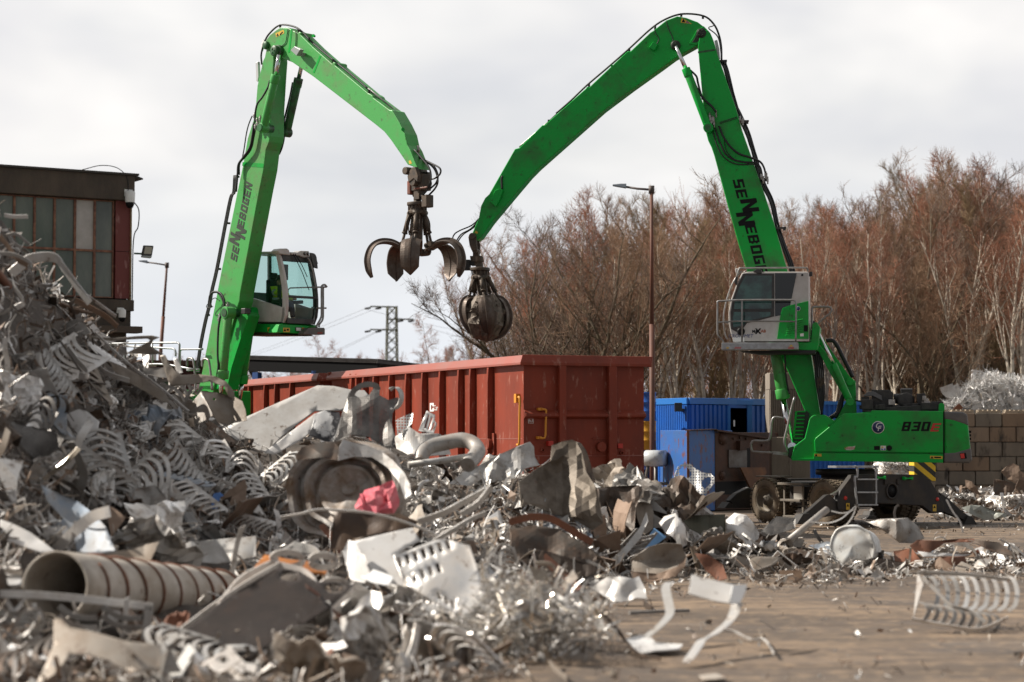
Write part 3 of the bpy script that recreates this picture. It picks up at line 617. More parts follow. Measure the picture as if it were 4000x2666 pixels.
m = MB(); slab(FR, Z('7',(1210,718),(1220,702),(1230,718)), UN+.0245, UN+.026, m); m.build('warning_sign', YEL, nt_)
m = MB(); slab(FR, Z('7',(1233,722),(1247,722),(1247,733),(1233,733)), UN+.0245, UN+.026, m); slab(FR, Z('7',(1211,722),(1227,722),(1227,733),(1211,733)), UN+.0245, UN+.026, m); m.build('warning_sign', mat('label_blue', (.03,.1,.4), .5), nt_)
m = MB(); m.prism([e0+V((q[0],.001,q[1])) for q in [((FR.at(p, UN+.02)-e0).x, (FR.at(p, UN+.02)-e0).z) for p in Z('7',(925,722),(945,708),(985,706),(1005,700),(998,728),(970,736),(930,734))]], (0,.004,0)); gl = m.build('leaf_sticker', mat('sticker_grey', (.5,.55,.48), .4), sp)
fonttext('GREEN', .085, FR.at(Z('7',(958,720))[0], UN+.0265), V((-1,0,0)), V((0,0,1)), 'lettering', REDL, gl, .2)
m = MB()
for pts in (((1602,780),(1702,783),(1702,806),(1602,804)), ((678,764),(735,765),(735,786),(678,785)), ((566,775),(622,776),(622,804),(566,803))): slab(FR, Z('7', *pts), UN if pts[0][0] > 600 else .76, (UN if pts[0][0] > 600 else .76)+.005, m)
wl = m.build('warning_label', YEL, car)
m = MB()
for cx, cy, l_ in ((1618,793,UN),(692,775,UN),(580,790,.76)): slab(FR, Z('7',(cx-12,cy+9),(cx,cy-10),(cx+12,cy+9)), l_+.0055, l_+.007, m)
slab(FR, Z('7',(1636,788),(1690,789),(1690,799),(1636,799)), UN+.0055, UN+.007, m); m.build('warning_sign', BLK, wl)
# engine deck
m = MB(); slab(FR, Z('7',(1135,253),(1272,253),(1308,275),(1308,410),(1135,410)), .6, -.6, m); slab(FR, Z('7',(1368,245),(1460,243),(1460,300),(1368,300)), .4, -.3, m); slab(FR, Z('7',(1060,405),(1700,365),(1720,425),(1060,430)), .9, -1.0, m)
slab(FR, Z('7',(1495,285),(1565,280),(1565,375),(1500,375)), .7, .3, m)
m.cyl(FR.at(Z('7',(1310,325))[0], .1), FR.at(Z('7',(1370,325))[0], .1), .13, 16); a = FR.at(Z('7',(1408,345))[0], .2); m.lathe([(0,.0),(0,.22),(.3,.22),(.33,.15),(.33,0)], a, (0,1,0), 24)
m.box(FR.at(Z('7',(1595,385))[0], .9), (.4,.1,.18)); m.box(FR.at(Z('7',(1660,385))[0], .6), (.3,.2,.25)); m.box(FR.at(Z('7',(1100,370))[0], .8), (.3,.3,.25)); m.box(FR.at(Z('7',(1085,340))[0], .5), (.2,.3,.2))
for k in range(16): q = FR.at(Z('7',(1065+38*k, 395-8*random.random()))[0], random.uniform(.4,1.0)); m.box(q, (random.uniform(.08,.22), .15, random.uniform(.08,.22)))
hose(m, FR.ats(Z('7',(1000,335),(1060,350),(1090,380),(1095,420)), .8), .025); hose(m, FR.ats(Z('7',(1250,400),(1300,395),(1370,390),(1420,400)), .7), .025)
m.build('engine', mat('engine_black', (.022,.022,.024), .5, .2, dirt=(.06,.055,.05), ds=6), RM, .012)
m = MB(); slab(FR, Z('7',(1065,300),(1110,268),(1150,265),(1215,300),(1222,340),(1200,330),(1140,300),(1080,305)), .7, .4, m); slab(FR, Z('7',(1367,242),(1462,242),(1462,256),(1367,256)), .42, -.32, m); m.build('engine_cover', mat('silver_grey_cover', (.12,.12,.125), .35, .3), RM, .01)
m = MB(); 
for p, s_ in zip(Z('7',(1555,320),(1570,345),(1590,360),(1110,390),(1545,360)), (.1,.12,.08,.12,.07)): m.box(FR.at(p, .75), (s_,s_,s_*1.2))
m.box(FR.at(Z('7',(1296,352))[0], .75), (.17,.06,.14)); m.build('valve_block', BRIGHT, RM, .01)
m = MB(); slab(FR, Z('7',(1670,425),(1672,375),(1680,362),(1695,358),(1712,364),(1718,380),(1718,425)), .95, .88, m); m.build('lifting_lug', GREEN, car, .006)
m = MB(); hose(m, FR.ats(Z('7',(432,480),(370,472),(345,485),(332,540),(325,620),(300,660),(200,660),(180,672),(170,700),(178,735),(200,748),(345,755)), 1.2), .03, 8, 4)
hose(m, FR.ats(Z('7',(520,310),(490,420),(470,520),(440,640),(440,690),(465,760)), 1.0), .03, 8, 4); m.bar(FR.at(Z('7',(345,755))[0], 1.2), FR.at(Z('7',(465,768))[0], 1.0), .05, .08); m.build('handrail', PIPE, RM)
# --- undercarriage
FU = Frame(FR.O.x, FR.O.y, -55.2); TU = Matrix.Rotation(FU.az-FR.az, 3, 'Z')
def U(q): return TU @ V(q)
class UMB(MB):
    def build(s, *a, **k): s.v = [tuple(U(q)) for q in s.v]; return MB.build(s, *a, **k)
def uslab(pts, r0, r1, mb):
    """outline traced on the end plane r = r0 of the undercarriage"""
    out = []
    for p in pts:
        d = ray(*p); t = (r0-(CP-FU.O).dot(FU.F))/d.dot(FU.F); q = CP+d*t-FU.O; out.append(V((r0, q.dot(FU.L), q.z)))
    return mb.prism(out, (r1-r0, 0, 0))
m = MB(); m.lathe([(1.02,.55),(1.02,.72),(1.10,.72),(1.10,.66),(1.22,.66),(1.24,.80),(1.38,.80),(1.38,.3)], (0,0,0), (0,0,1), 40); m.build('slewing_ring', CHASSIS, RM)
m = UMB(); m.box2((-2.0,-.55,.55), (2.0,.55,1.04)); m.box2((-1.6,-.9,.95), (1.1,.9,1.03)); m.box2((-1.72,-1.1,.42), (-1.4,1.1,.68)); m.box2((.5,-1.1,.42), (.82,1.1,.68))
m.box2((-.75,-1.3,.45), (.25,-.8,.95)); m.box2((-.6,-1.32,.5),(.1,-.9,.52))
uc = m.build('undercarriage', CHASSIS, RM, .02)
m = UMB(); uslab(Z('7',(985,932),(1170,925),(1540,932),(1600,965),(1685,1100),(1715,1170),(1712,1235),(1620,1240),(1540,1180),(1180,1160),(930,1215),(870,1215),(860,1140),(890,1060)), 2.25, 2.08, m); eb = m.build('outrigger_beam', CHASSIS, uc, .02)
m = UMB(); cc = V((2.25, 0, 0))
d = ray(*Z('7',(1295,1062))[0]); t = (2.25-(CP-FU.O).dot(FU.F))/d.dot(FU.F); hq = CP+d*t-FU.O; hb, hz = hq.dot(FU.L), hq.z
m.lathe([(0,.21),(.03,.21),(.03,.165),(-.0,.165)], (2.25, hb, hz), (1,0,0), 32); m.build('port_rim', CHASSIS, eb)
m = UMB(); m.lathe([(0,.164),(.006,.164),(.006,0)], (2.25, hb, hz), (1,0,0), 32); m.build('port_hole', BLK, eb)
m = UMB()
for p in Z('7',(1245,990),(1345,988)): uslab([(p[0]-6,p[1]-10),(p[0]+6,p[1]-10),(p[0]+6,p[1]+10),(p[0]-6,p[1]+10)], 2.251, 2.29, m)
m.build('cleat', CHASSIS, eb, .01)
m = UMB()
for p in Z('7',(1195,955),(1412,960)): uslab([(p[0]-17,p[1]-7),(p[0]-6,p[1]-2),(p[0]+6,p[1]-2),(p[0]+17,p[1]-7),(p[0]+17,p[1]+7),(p[0]+6,p[1]+3),(p[0]-6,p[1]+3),(p[0]-17,p[1]+7)], 2.251, 2.35, m)
m.build('bollard', GREEN, eb, .01)
for p in Z('7',(925,1118),(1660,1128)):
    m = UMB(); d = ray(*p); t = (2.25-(CP-FU.O).dot(FU.F))/d.dot(FU.F); q = CP+d*t-FU.O; m.lathe([(0,.052),(.02,.048),(.02,0)], (2.25, q.dot(FU.L), q.z), (1,0,0), 20); m.build('reflector', REDREF, eb)
for x, y in ((945,1184),(1638,1196)):
    m = UMB(); uslab(Z('7',(x-14,y-26),(x+14,y-26),(x+14,y+28),(x-14,y+28)), 2.251, 2.256, m); wl = m.build('warning_label', YEL, eb)
    m = UMB(); uslab(Z('7',(x-10,y+2),(x,y-20),(x+10,y+2)), 2.2565, 2.258, m); m.build('warning_sign', BLK, wl)
# outrigger legs
def outrigger(pts, pad, r0, r1, rod):
    m = UMB(); uslab(Z('7', *pts), r0, r1, m); o = m.build('outrigger', CHASSIS, RM, .02)
    m = UMB(); uslab(Z('7', *pad), r0+.06, r1-.06, m); m.build('pad', CHASSIS, o, .01)
    m = UMB(); uslab(Z('7', *rod), (r0+r1)/2+.05, (r0+r1)/2-.05, m); m.build('piston_rod', BRIGHT, o, .01)
    return o
outrigger([(545,1318),(580,1255),(620,1230),(775,1095),(800,1088),(865,1150),(900,1240),(640,1300),(600,1320)], [(540,1325),(590,1245),(640,1240),(680,1300),(640,1322)], 2.2, 2.06, [(820,1088),(900,1045),(985,950),(1000,965),(905,1075),(830,1105)])
outrigger([(1660,1190),(1690,1080),(1740,1110),(1870,1230),(1935,1270),(1910,1310),(1840,1280),(1730,1240)], [(1870,1340),(1905,1262),(1935,1262),(1990,1340)], 2.2, 2.06, [(1680,1075),(1745,1085),(1750,1100),(1690,1100)])
outrigger([(0,1140),(60,1080),(150,1035),(205,1040),(195,1200),(60,1200)], [(-40,1200),(0,1150),(80,1200)], -2.6, -2.8, [(60,1075),(150,1030),(155,1040),(65,1088)])
outrigger([(1110,1282),(1130,1220),(1160,1220),(1200,1280)], [(1095,1283),(1120,1255),(1175,1255),(1205,1283)], -1.9, -2.2, [(1120,1240),(1150,1200),(1160,1200),(1140,1240)])
# wheels in pairs
def wheel(r, b, out_):
    m = UMB(); c = V((r, b, .56)); ax = V((0, out_, 0)); R_ = .56
    m.lathe([(-.14,.34),(-.15,.40),(-.15,.50),(-.12,.545),(-.06,R_),(.06,R_),(.12,.545),(.15,.50),(.155,.40),(.14,.34),(.10,.33)], c, ax, 48)
    u_ = V((1,0,0)); w_ = V((0,0,1))
    for k in range(34):
        a = 2*pi*k/34; e = u_*cos(a)+w_*sin(a); tt = -u_*sin(a)+w_*cos(a)
        for sgn in (-1, 1): 
            p = c+e*(R_+.004)+ax*(.085*sgn)+tt*(.02*sgn); m.bar(p-ax*.065, p+ax*.065, .062, .035, tuple(e))
    ty = m.build('wheel', TYRE, RM)
    m = UMB(); m.lathe([(.10,.345),(.135,.345),(.14,.325),(.10,.31),(.02,.28),(.02,.13),(.10,.125),(.11,.11),(.11,0)], c, ax, 36); rm_ = m.build('rim', mat('rim_dark', (.10,.088,.07), .6, dirt=(.20,.16,.11), ds=5), ty)
    m = UMB(); m.lathe([(.09,.13),(.115,.125),(.115,.05),(.13,.045),(.13,0)], c, ax, 24)
    for k in range(5): a = 2*pi*k/5; q = c+ax*.116+V((cos(a)*.085, 0, sin(a)*.085)); m.cyl(q, q+ax*.02, .018, 6)
    m.build('hub', DUST, ty)
for r in (-1.56, .66):
    for sgn in (-1, 1):
        wheel(r, sgn*1.30, sgn); wheel(r, sgn*.93, sgn)
# steps and ladder on the left flank
m = UMB()
for z_, w_ in ((1.02,.95),(.60,.75),(.18,.55)): m.box2((-.4-w_/2,-1.62,z_-.04), (-.4+w_/2,-1.38,z_+.02))
m.box2((-.78,-1.5,.18),(-.72,-1.46,1.0)); m.box2((-.08,-1.5,.18),(-.02,-1.46,1.0)); m.build('boarding_step', DUST, uc, .008)
m = UMB(); m.box2((-.45,-1.44,.55),(-.1,-1.40,.95)); m.build('step_plate', mat('bare_plate', (.4,.38,.34), .5, .3), uc)
m = MB()
lad = [[(995,870),(1008,866),(1020,880),(1018,950),(1000,960),(1018,1170),(1030,1180)], [(1140,872),(1155,866),(1168,880),(1168,960),(1170,1150),(1160,1172)]]
def UL(p, r0=2.45):
    d = ray(*p); t = (r0-(CP-FU.O).dot(FU.F))/d.dot(FU.F); q = CP+d*t-FU.O; return U((r0, q.dot(FU.L), q.z))
for l_ in lad: hose(m, [UL(p) for p in Z('7', *l_)], .03, 8, 4)
for y in (968, 1072, 1172): m.bar(UL(Z('7',(1012,y))[0]), UL(Z('7',(1172,y))[0]), .14, .035)
m.bar(UL(Z('7',(820,868))[0], 2.2), UL(Z('7',(1160,868))[0], 2.2), .3, .05); m.build('ladder', GALV, uc, .005)
m = UMB(); m.box2((-2.3,-.9,.75), (-2.15,1.2,1.1)); m.box2((-2.3,-.55,.6),(-1.9,.55,1.04)); m.build('rear_beam', CHASSIS, uc, .01)
m = UMB(); m.box2((-2.2,-1.2,1.16), (-1.2,-.8,1.19)); m.box2((1.45,-1.35,1.13),(1.9,-.3,1.17)); m.build('mudguard', DUST, uc, .005)
# ================================================================== the left-hand material handler
FL = Frame(-9.3, 61.6, -45)
LM = fthing('material_handler', 'green material handler at the left with open grab, driver in its cab facing right', 'material handler', FL, 'green material handlers')
SW, BW = .22, .25
bo = Z('1',(318,300),(300,390),(285,420),(235,640),(222,800),(212,905),(150,1100),(110,1330),(60,1568))+Z('2',(345,720),(250,1220),(205,1450),(195,1520),(290,1520),(330,1300),(400,1120),(452,925),(470,870),(475,820))+Z('1',(250,1568),(290,1370),(310,1200),(338,1130),(346,1080),(348,950),(350,850),(368,560),(378,420),(375,380),(350,350))
m = MB(); slab(FL, bo, -BW, BW, m); lb = m.build('boom', GREENW, LM, .02)
m = MB(); slab(FL, Z('1',(108,1308),(296,1322),(288,1358),(104,1342)), -BW, -BW-.006, m); m.build('weld_band', GREEN, lb)
so_ = Z('1',(306,262),(316,235),(345,195),(400,152),(436,130),(500,132),(590,178),(600,168),(614,172),(614,195),(720,300),(888,448),(900,430),(914,440),(915,462),(1205,705),(1222,712),(1240,726),(1250,745),(1390,850),(1416,856),(1480,965),(1526,1060),(1548,1160),(1572,1200),(1640,1370),(1590,1345),(1550,1330),(1490,1240),(1400,1110),(1345,1042),(1272,982),(720,557),(540,435),(500,418),(430,388),(350,345),(312,318))
m = MB(); slab(FL, so_, -SW, SW, m); ls = m.build('stick', GREENW, LM, .018)
m = MB()
for l_ in (-.12, -.02, .08):
    hose(m, [q+V((.0,0,.05)) for q in FL.ats(Z('1',(275,470),(270,380),(300,270),(345,195),(435,125),(560,140),(640,195),(720,280),(900,432),(1060,560),(1210,690)), l_)], .026)
m.build('hose', BLACK, ls)
m = MB()
for l_ in (-.15, -.08, .0, .08): m.tube([q+V((0,0,.05)) for q in FL.ats(Z('1',(1205,680),(1240,705),(1420,855)), l_)], .02, 6)
m.build('hydraulic_pipe', PIPE, ls)
m = MB()
for p in Z('1',(436,128),(600,172),(690,240),(900,432),(1215,700)): m.bar(FL.at(p, -.2)+V((0,0,.03)), FL.at(p, .2)+V((0,0,.03)), .06, .09)
m.build('hose_clamp', BLACKP, ls, .005)
m = MB(); q = FL.at(Z('1',(320,288))[0], -SW); m.lathe([(0,0),(0,.12),(.08,.11),(.10,.08),(.10,0)], q, (0,-1,0), 20); m.build('pivot_pin', GREEND, ls, .005)
m = MB(); q = FL.at(Z('1',(432,342))[0], -SW); m.lathe([(-.02,.18),(.1,.18),(.12,.15),(.22,.15),(.24,.12),(.24,0)], q, (0,-1,0), 22)
for k in range(3): a = q+V((cos(k*2.1)*.06, -.24, sin(k*2.1)*.06)); m.cyl(a, a+V((0,-.02,0)), .025, 6)
m.build('pivot_pin', GREEND, ls, .005)
m = MB(); slab(FL, Z('1',(525,330),(560,295),(612,322),(578,378)), -SW-.26, -SW-.12, m); slab(FL, Z('1',(580,375),(600,345),(635,350),(620,380)), -SW-.12, -SW, m); m.build('work_lamp', mat('lamp_grey', (.3,.33,.32), .3), ls, .01)
m = MB(); hose(m, FL.ats(Z('1',(505,140),(495,200),(480,265),(440,295),(408,300)), -SW-.02), .012); hose(m, FL.ats(Z('1',(570,160),(575,200),(570,300)), -SW-.02), .012); m.build('cable', BLACK, ls)
m = MB(); slab(FL, Z('1',(395,182),(466,150),(472,180),(402,215)), -SW-.001, -SW-.006, m); wl = m.build('warning_label', YEL, ls)
m = MB(); slab(FL, Z('1',(402,208),(410,182),(424,200)), -SW-.007, -SW-.009, m); slab(FL, Z('1',(430,190),(455,165),(462,172),(436,198)), -SW-.007, -SW-.009, m); m.build('warning_sign', BLK, wl)
m = MB(); slab(FL, Z('1',(530,140),(545,140),(520,350),(506,350)), -SW, -SW-.006, m); slab(FL, Z('1',(780,375),(795,380),(735,530),(722,525)), -SW, -SW-.006, m); m.build('weld_band', GREEN, ls)
m = MB(); slab(FL, Z('1',(1560,1300),(1575,1290),(1590,1320),(1568,1328)), -SW, -SW-.004, m); m.build('warning_label', YEL, ls)
m = MB(); a, b = FL.at(Z('1',(1510,1022))[0], -SW-.04), FL.at(Z('1',(1510,1022))[0], SW+.04); m.cyl(a, b, .045, 12); slab(FL, Z('1',(725,195),(735,190),(748,205),(740,218),(722,215)), .15, .1, m); m.build('crossbar', GREEN, ls)
m = MB(); slab(FL, Z('1',(1505,1020),(1530,1060),(1548,1100),(1560,1180),(1590,1190),(1600,1150),(1570,1060)), .0, .18, m); m.build('hose_guard', GREEN, ls, .01)
m = MB()
for p in Z('1',(1600,1180),(1640,1165),(1575,1165)): 
    q = FL.at(p, .0); m.cyl(q, q+V((.03,0,-.18)), .035, 8)
m.build('hose_coupling', BRIGHT, ls)
m = MB(); slab(FL, Z('1',(268,290),(280,240),(290,235),(300,262),(292,300),(280,340),(270,335)), -.1, -.08, m); m.build('angle_gauge', WHT, ls)
m = MB(); slab(FL, Z('1',(220,435),(240,430),(245,560),(238,605),(225,600)), -.1, -.02, m); m.build('limit_switch_cover', MATS['light_plate'], lb, .006)
# stick cylinders
for l_, e0, b0, b1, gm in ((-.46,(425,370),(398,545),(290,1010),GREENW),(.46,(640,380),(598,575),(492,1050),GREEND)):
    e0, b0, b1 = FL.ats(Z('1', e0, b0, b1), l_); m = MB(); m.tube([b0, b0+(b1-b0)*.16], .13, 20); m.cyl(b0+(b1-b0)*.14, b1, .115, 20); m.cyl(b1-V((0,.12,0)), b1+V((0,.12,0)), .13, 20)
    c_ = m.build('stick_cylinder', gm, LM, .008); m = MB(); m.cyl(e0, b0, .06, 14); m.build('piston_rod', CHROME, c_)
    m = MB(); m.cyl(b1-V((0,.16,0)), b1+V((0,.30 if l_ < 0 else .1,0)), .11, 18); m.build('cylinder_pin', GREEND, c_)
m = MB(); hose(m, FL.ats(Z('1',(345,590),(330,650),(280,740),(235,800),(215,900),(215,960)), -.55), .028); hose(m, FL.ats(Z('1',(205,960),(195,1060),(170,1180),(110,1270),(70,1330),(62,1420),(50,1568)), -.38), .03); hose(m, FL.ats(Z('1',(225,970),(205,1080),(180,1190),(130,1260),(80,1320),(75,1420)), -.34), .03)
hose(m, FL.ats(Z('1',(190,905),(160,980),(140,1060),(120,1190),(105,1270)), -.2), .018); hose(m, FL.ats(Z('1',(545,610),(520,740),(475,920),(468,960)), .4), .025); hose(m, FL.ats(Z('1',(465,960),(470,1080),(450,1180),(425,1240)), .35), .03)
rail = Z('1',(60,1420),(50,1568))+Z('2',(430,200),(395,370),(340,660),(305,810),(290,900),(265,1000),(235,1150),(215,1300),(222,1330))
for k in range(3): hose(m, [q+V((-.05-.05*k, 0, .0)) for q in FL.ats(rail, -.1+.1*k)], .024, 6, 4)
hose(m, FL.ats(Z('2',(350,960),(375,880),(350,820),(300,812),(278,850),(290,910)), -.5), .028); hose(m, FL.ats(Z('2',(380,960),(365,870),(330,815),(285,825),(272,880)), -.46), .028); hose(m, FL.ats(Z('2',(350,960),(335,1050),(330,1200),(335,1290),(328,1340)), -.66), .03)
hose(m, FL.ats(Z('2',(345,870),(310,850),(265,890),(262,912),(300,905)), -.4), .012)
m.build('hose', BLACK, lb)
m = MB()
for p in Z('2',(460,68),(402,368),(342,663),(270,960)): m.bar(FL.at(p, -.2), FL.at(p, .2), .10, .06)
m.build('hose_clamp', BLACKP, lb, .005)
m = MB()
for p in Z('1',(212,905),(235,945),(262,930),(240,975),(222,1000),(255,990)): q = FL.at(p, -.4); m.box(q, (.06,.08,.1)); m.cyl(q-V((0,0,.1)), q+V((0,0,.1)), .022, 6)
for p in Z('2',(345,965),(375,975),(340,990),(395,900),(375,1000)): q = FL.at(p, -.5); m.box(q, (.06,.08,.1)); m.cyl(q-V((0,0,.12)), q+V((0,0,.1)), .022, 6)
m.build('hydraulic_manifold', BRIGHT, lb, .006)
p0, p1 = FL.ats(Z('2',(452,618),(560,90)), -BW-.004); d = p1-p0; u = V((-d.z, 0, d.x)).normalized()
if u.x > 0: u = -u
q0, q1 = FL.ats(Z('2',(450,600),(424,590)), -BW); hgt = (q1-q0).length
m = MB(); glyphs(m, ['S','E',('N',1.55,.9,5.4),('N',1.55,-2.6,6.6),'E','B','O','G','E','N'], p0, d.normalized()*(d.length/52.3), u*(.30/5), (0,-1,0), shear=.12, gap=.8); m.build('lettering', GREYL, lb)
# lift cylinders at the foot of the boom
for l_, t0, b0, r1, gm in ((-.52,(400,945),(362,1370),(345,1470),GREENW),(.45,(552,945),(486,1400),(468,1500),GREEN)):
    t0, b0, r1 = FL.ats(Z('2', t0, b0, r1), l_); m = MB(); m.cyl(t0, b0, .125, 20); m.tube([b0-(b0-t0)*.13, b0], .165, 20); m.cyl(t0-V((0,.15,0)), t0+V((0,.15,0)), .17, 20)
    c_ = m.build('boom_cylinder', gm, LM, .01); m = MB(); m.cyl(b0, r1, .07, 16); m.build('piston_rod', CHROME, c_)
    m = MB(); m.cyl(t0-V((0,.17,0)), t0+V((0,.35 if l_ < 0 else .1,0)), .12, 18); m.build('cylinder_pin', GREEND, c_)
m = MB(); slab(FL, Z('2',(455,960),(520,940),(530,965),(480,1110),(420,1300),(390,1440),(310,1440),(350,1250),(400,1100)), -.2, .2, m); m.build('boom_foot', GREEN, LM, .01)
m = MB(); q = FL.at(Z('2',(512,935))[0], -.3); m.box(q, (.2,.2,.16)); m.build('work_lamp', BLACKP, LM, .02)
# grab link and grab
tip = FL.at(Z('3',(385,300))[0], 0)
m = MB(); slab(FL, Z('3',(345,300),(362,268),(385,265),(405,330),(400,370),(375,345),(340,375),(332,330)), -SW-.1, -SW+.02, m); slab(FL, Z('3',(400,300),(470,300),(475,345),(470,375),(410,345)), SW-.02, SW+.1, m)
m.cyl(tip+V((0,-.36,0)), tip+V((0,.36,0)), .10, 18); q = FL.at(Z('3',(425,375))[0], 0); m.box(q, (.42,.34,.42)); m.cyl(q+V((0,-.3,0)), q+V((0,.3,0)), .11, 16); m.build('grab_link', DKSTEEL, LM, .015)
m = MB(); q = FL.at(Z('3',(370,410))[0], -.05); m.box(q, (.12,.3,.36)); m.box(FL.at(Z('3',(425,410))[0], -.2), (.5,.04,.05)); m.build('brake_plate', mat('rusty_orange_steel', (.25,.06,.03), .6, dirt=(.08,.05,.04), ds=8), LM, .02)
top = FL.at(Z('3',(402,440))[0], 0); a0 = -FL.az
make_grab(LM, top+V((0,0,.06)), [a0+radians(-96+72*k) for k in range(5)], 1, [(.26,1.62),(.42,1.50),(.68,1.38),(.96,1.38),(1.17,1.52),(1.27,1.80),(1.24,2.08),(1.17,2.28)], [.26,.40,.48,.50,.50,.50,.46,.04], 1.62, .40, 1.40, None)
m = MB(); hs = [(FL.at(p, 0), FL.at(q, 0)) for p, q in ()]
for pts, l_ in ((((1590,1200),(1640,1260),(1740,1310),(1830,1360),(1835,1410),(1790,1450),(1745,1460)),0),(((1600,1205),(1660,1270),(1760,1340),(1800,1400),(1815,1480),(1790,1540),(1735,1600)),.1),(((1610,1200),(1680,1280),(1740,1360),(1755,1450),(1730,1540),(1660,1620)),-.1),(((1640,1190),(1690,1290),(1770,1330),(1815,1420),(1800,1490),(1750,1540)),.15)):
    hose(m, FL.ats(Z('1', *pts), l_), .024)
m.build('hose', BLACK, LM)
m = MB(); m.box(FL.at(Z('3',(470,500))[0], 0), (.2,.25,.32)); m.build('valve_block', DKSTEEL, LM, .02)
# --- hollow cab on the far side of the boom
C0, C1 = .55, 1.72
def cz(*p): return FL.ats(Z('c', *p), C0)
W_ = C1-C0
front = cz((575,170),(612,300),(655,500),(688,700),(705,900),(702,1060),(690,1200),(655,1325))
m = MB(); m.prism(cz((-90,915),(150,912),(400,985),(632,1060),(690,1045),(690,1200),(652,1325),(-90,1325)), (0,.06,0)); lc = m.build('cab', WHITEP, LM, .015)
m = MB(); m.prism([q+V((0,W_-.06,0)) for q in cz((-90,915),(150,912),(400,985),(632,1060),(690,1045),(690,1200),(652,1325),(-90,1325))], (0,.06,0)); m.build('far_panel', WHITEP, lc, .015)
m = MB(); m.prism(cz((-90,150),(470,138),(580,150),(600,185),(520,176),(-90,185)), (0,W_,0)); m.build('roof', WHITEP, lc, .03)
m = MB(); fl_ = cz((-90,1290),(655,1300),(655,1328),(-90,1328)); m.prism(fl_, (0,W_,0)); m.prism(cz((-90,150),(-60,150),(-60,1300),(-90,1300)), (0,.1,0)); m.prism([q+V((0,W_-.1,0)) for q in cz((-90,150),(-60,150),(-60,1300),(-90,1300))], (0,.1,0)); m.prism(cz((-90,800),(-70,800),(-70,1300),(-90,1300)), (0,W_,0)); m.build('cab_frame', BLACKP, lc, .01)
pil = cz((525,150),(582,150),(625,320),(668,520),(700,720),(714,900),(714,1060),(700,1200),(655,1322),(612,1312),(638,1180),(645,1040),(645,860),(628,680),(592,480),(562,320))
m = MB(); m.prism(pil, (0,.09,0)); m.build('pillar', WHITEP, lc, .015)
m = MB(); m.prism([q+V((0,W_-.07,0)) for q in pil], (0,.07,0)); m.build('pillar', BLACKP, lc, .015)
gl_ = MB(); n = len(front)
gl_.add([q+V((0,.09,0)) for q in front]+[q+V((0,W_-.07,0)) for q in front], [(i, i+1, n+i+1, n+i) for i in range(n-1)]); gl_.build('windscreen', GLASS, lc)
m = MB(); m.prism(cz((-60,185),(525,176),(590,440),(630,700),(640,900),(632,1056),(160,906),(-60,900)), (0,.006,0)); m.build('side_window', GLASS, lc)
m = MB(); m.prism([q+V((0,W_-.01,0)) for q in cz((-60,185),(525,176),(590,440),(630,700),(640,900),(632,1056),(160,906),(-60,900))], (0,.006,0)); m.build('side_window', GLASS, lc)
q = cz((712,880))[0]; m = MB(); m.box2((q.x-.05, C0+.09, q.z-.035), (q.x+.015, C1-.07, q.z+.035)); qb = cz((680,1310))[0]; m.box2((qb.x-.1, C0+.09, qb.z-.03),(qb.x+.03, C1-.07, qb.z+.12)); qt = cz((600,200))[0]; m.box2((qt.x-.08, C0+.09, qt.z-.16),(qt.x+.02, C1-.07, qt.z+.02)); m.build('crossbar', BLACKP, lc, .01)
m = MB(); m.box2((qb.x-1.2, C0+.15, qb.z-.02),(qb.x-.1, C1-.1, qb.z+.12)); m.build('cab_floor', mat('cab_floor', (.06,.05,.045), .8), lc)
def fz(p, r): return FL.atr(Z('c', p)[0], r)
rf = qt.x+.02
m = MB(); m.prism([fz(p, rf+.06) for p in ((565,130),(610,92),(730,90),(765,120),(782,205),(610,180))], (-.3,0,0)); m.build('roof_lamp', WHITEP, lc, .02)
m = MB(); m.prism([fz(p, rf+.06) for p in ((785,150),(900,155),(960,128),(1092,132),(1095,238),(1000,240),(930,210),(790,190))], (-.3,0,0)); rl = m.build('roof_lamp', WHITEP, lc, .02)
for p in ((1014,178),(1066,180)): q = fz(p, rf+.06); m = MB(); m.lathe([(0,.045),(.012,.045),(.012,0)], q, (1,0,0), 18); m.build('headlight', mat('lamp_dark_glass', (.05,.04,.035), .1), rl)
m = MB(); m.prism([fz(p, rf+.2) for p in ((1112,168),(1185,190),(1222,265),(1238,425),(1180,410),(1150,330))], (-.05,0,0)); hose(m, [fz(p, rf+.15) for p in ((1085,165),(1170,180),(1205,225),(1215,290),(1232,345))], .014); m.build('mirror', BLACKP, lc, .01)
m = MB(); 
for a_, b_ in (((830,180),(1090,780)),((860,180),(1060,560))): m.tube([fz(a_, rf+.06), fz(((a_[0]+b_[0])/2+15, (a_[1]+b_[1])/2), rf+.14), fz(b_, qb.x+.2)], .012, 5)
m.build('wiper', BLK, lc)
m = MB(); hose(m, [fz(p, rf+.22) for p in ((1068,250),(1110,320),(1160,520),(1198,760),(1208,900),(1200,1080),(1160,1300),(1130,1335),(1105,1330))], .022, 8, 4); m.bar(fz((1130,1070), rf+.1), fz((1210,1075), rf+.22), .05); m.build('grab_rail', PIPE, lc)
m = MB(); hose(m, [fz(p, rf+.5) for p in ((1215,1400),(1222,1360),(1290,1230),(1298,1100),(1298,760),(1310,705),(1350,692),(1385,730))], .03, 8, 4); hose(m, [fz(p, rf+.45) for p in ((1255,1395),(1262,1350),(1318,1260),(1325,1090),(1325,730))], .026, 8, 4)
for a_, b_ in (((1140,733),(1370,730)),((1205,1078),(1380,1078))): m.tube([fz(a_, rf+.3), fz(b_, rf+.5)], .024, 8)
m.tube([fz((740,820), rf+.1), fz((745,770), rf+.1), fz((780,745), rf+.1), fz((1140,733), rf+.3)], .02, 8); m.build('guard_rail', PIPE, LM)
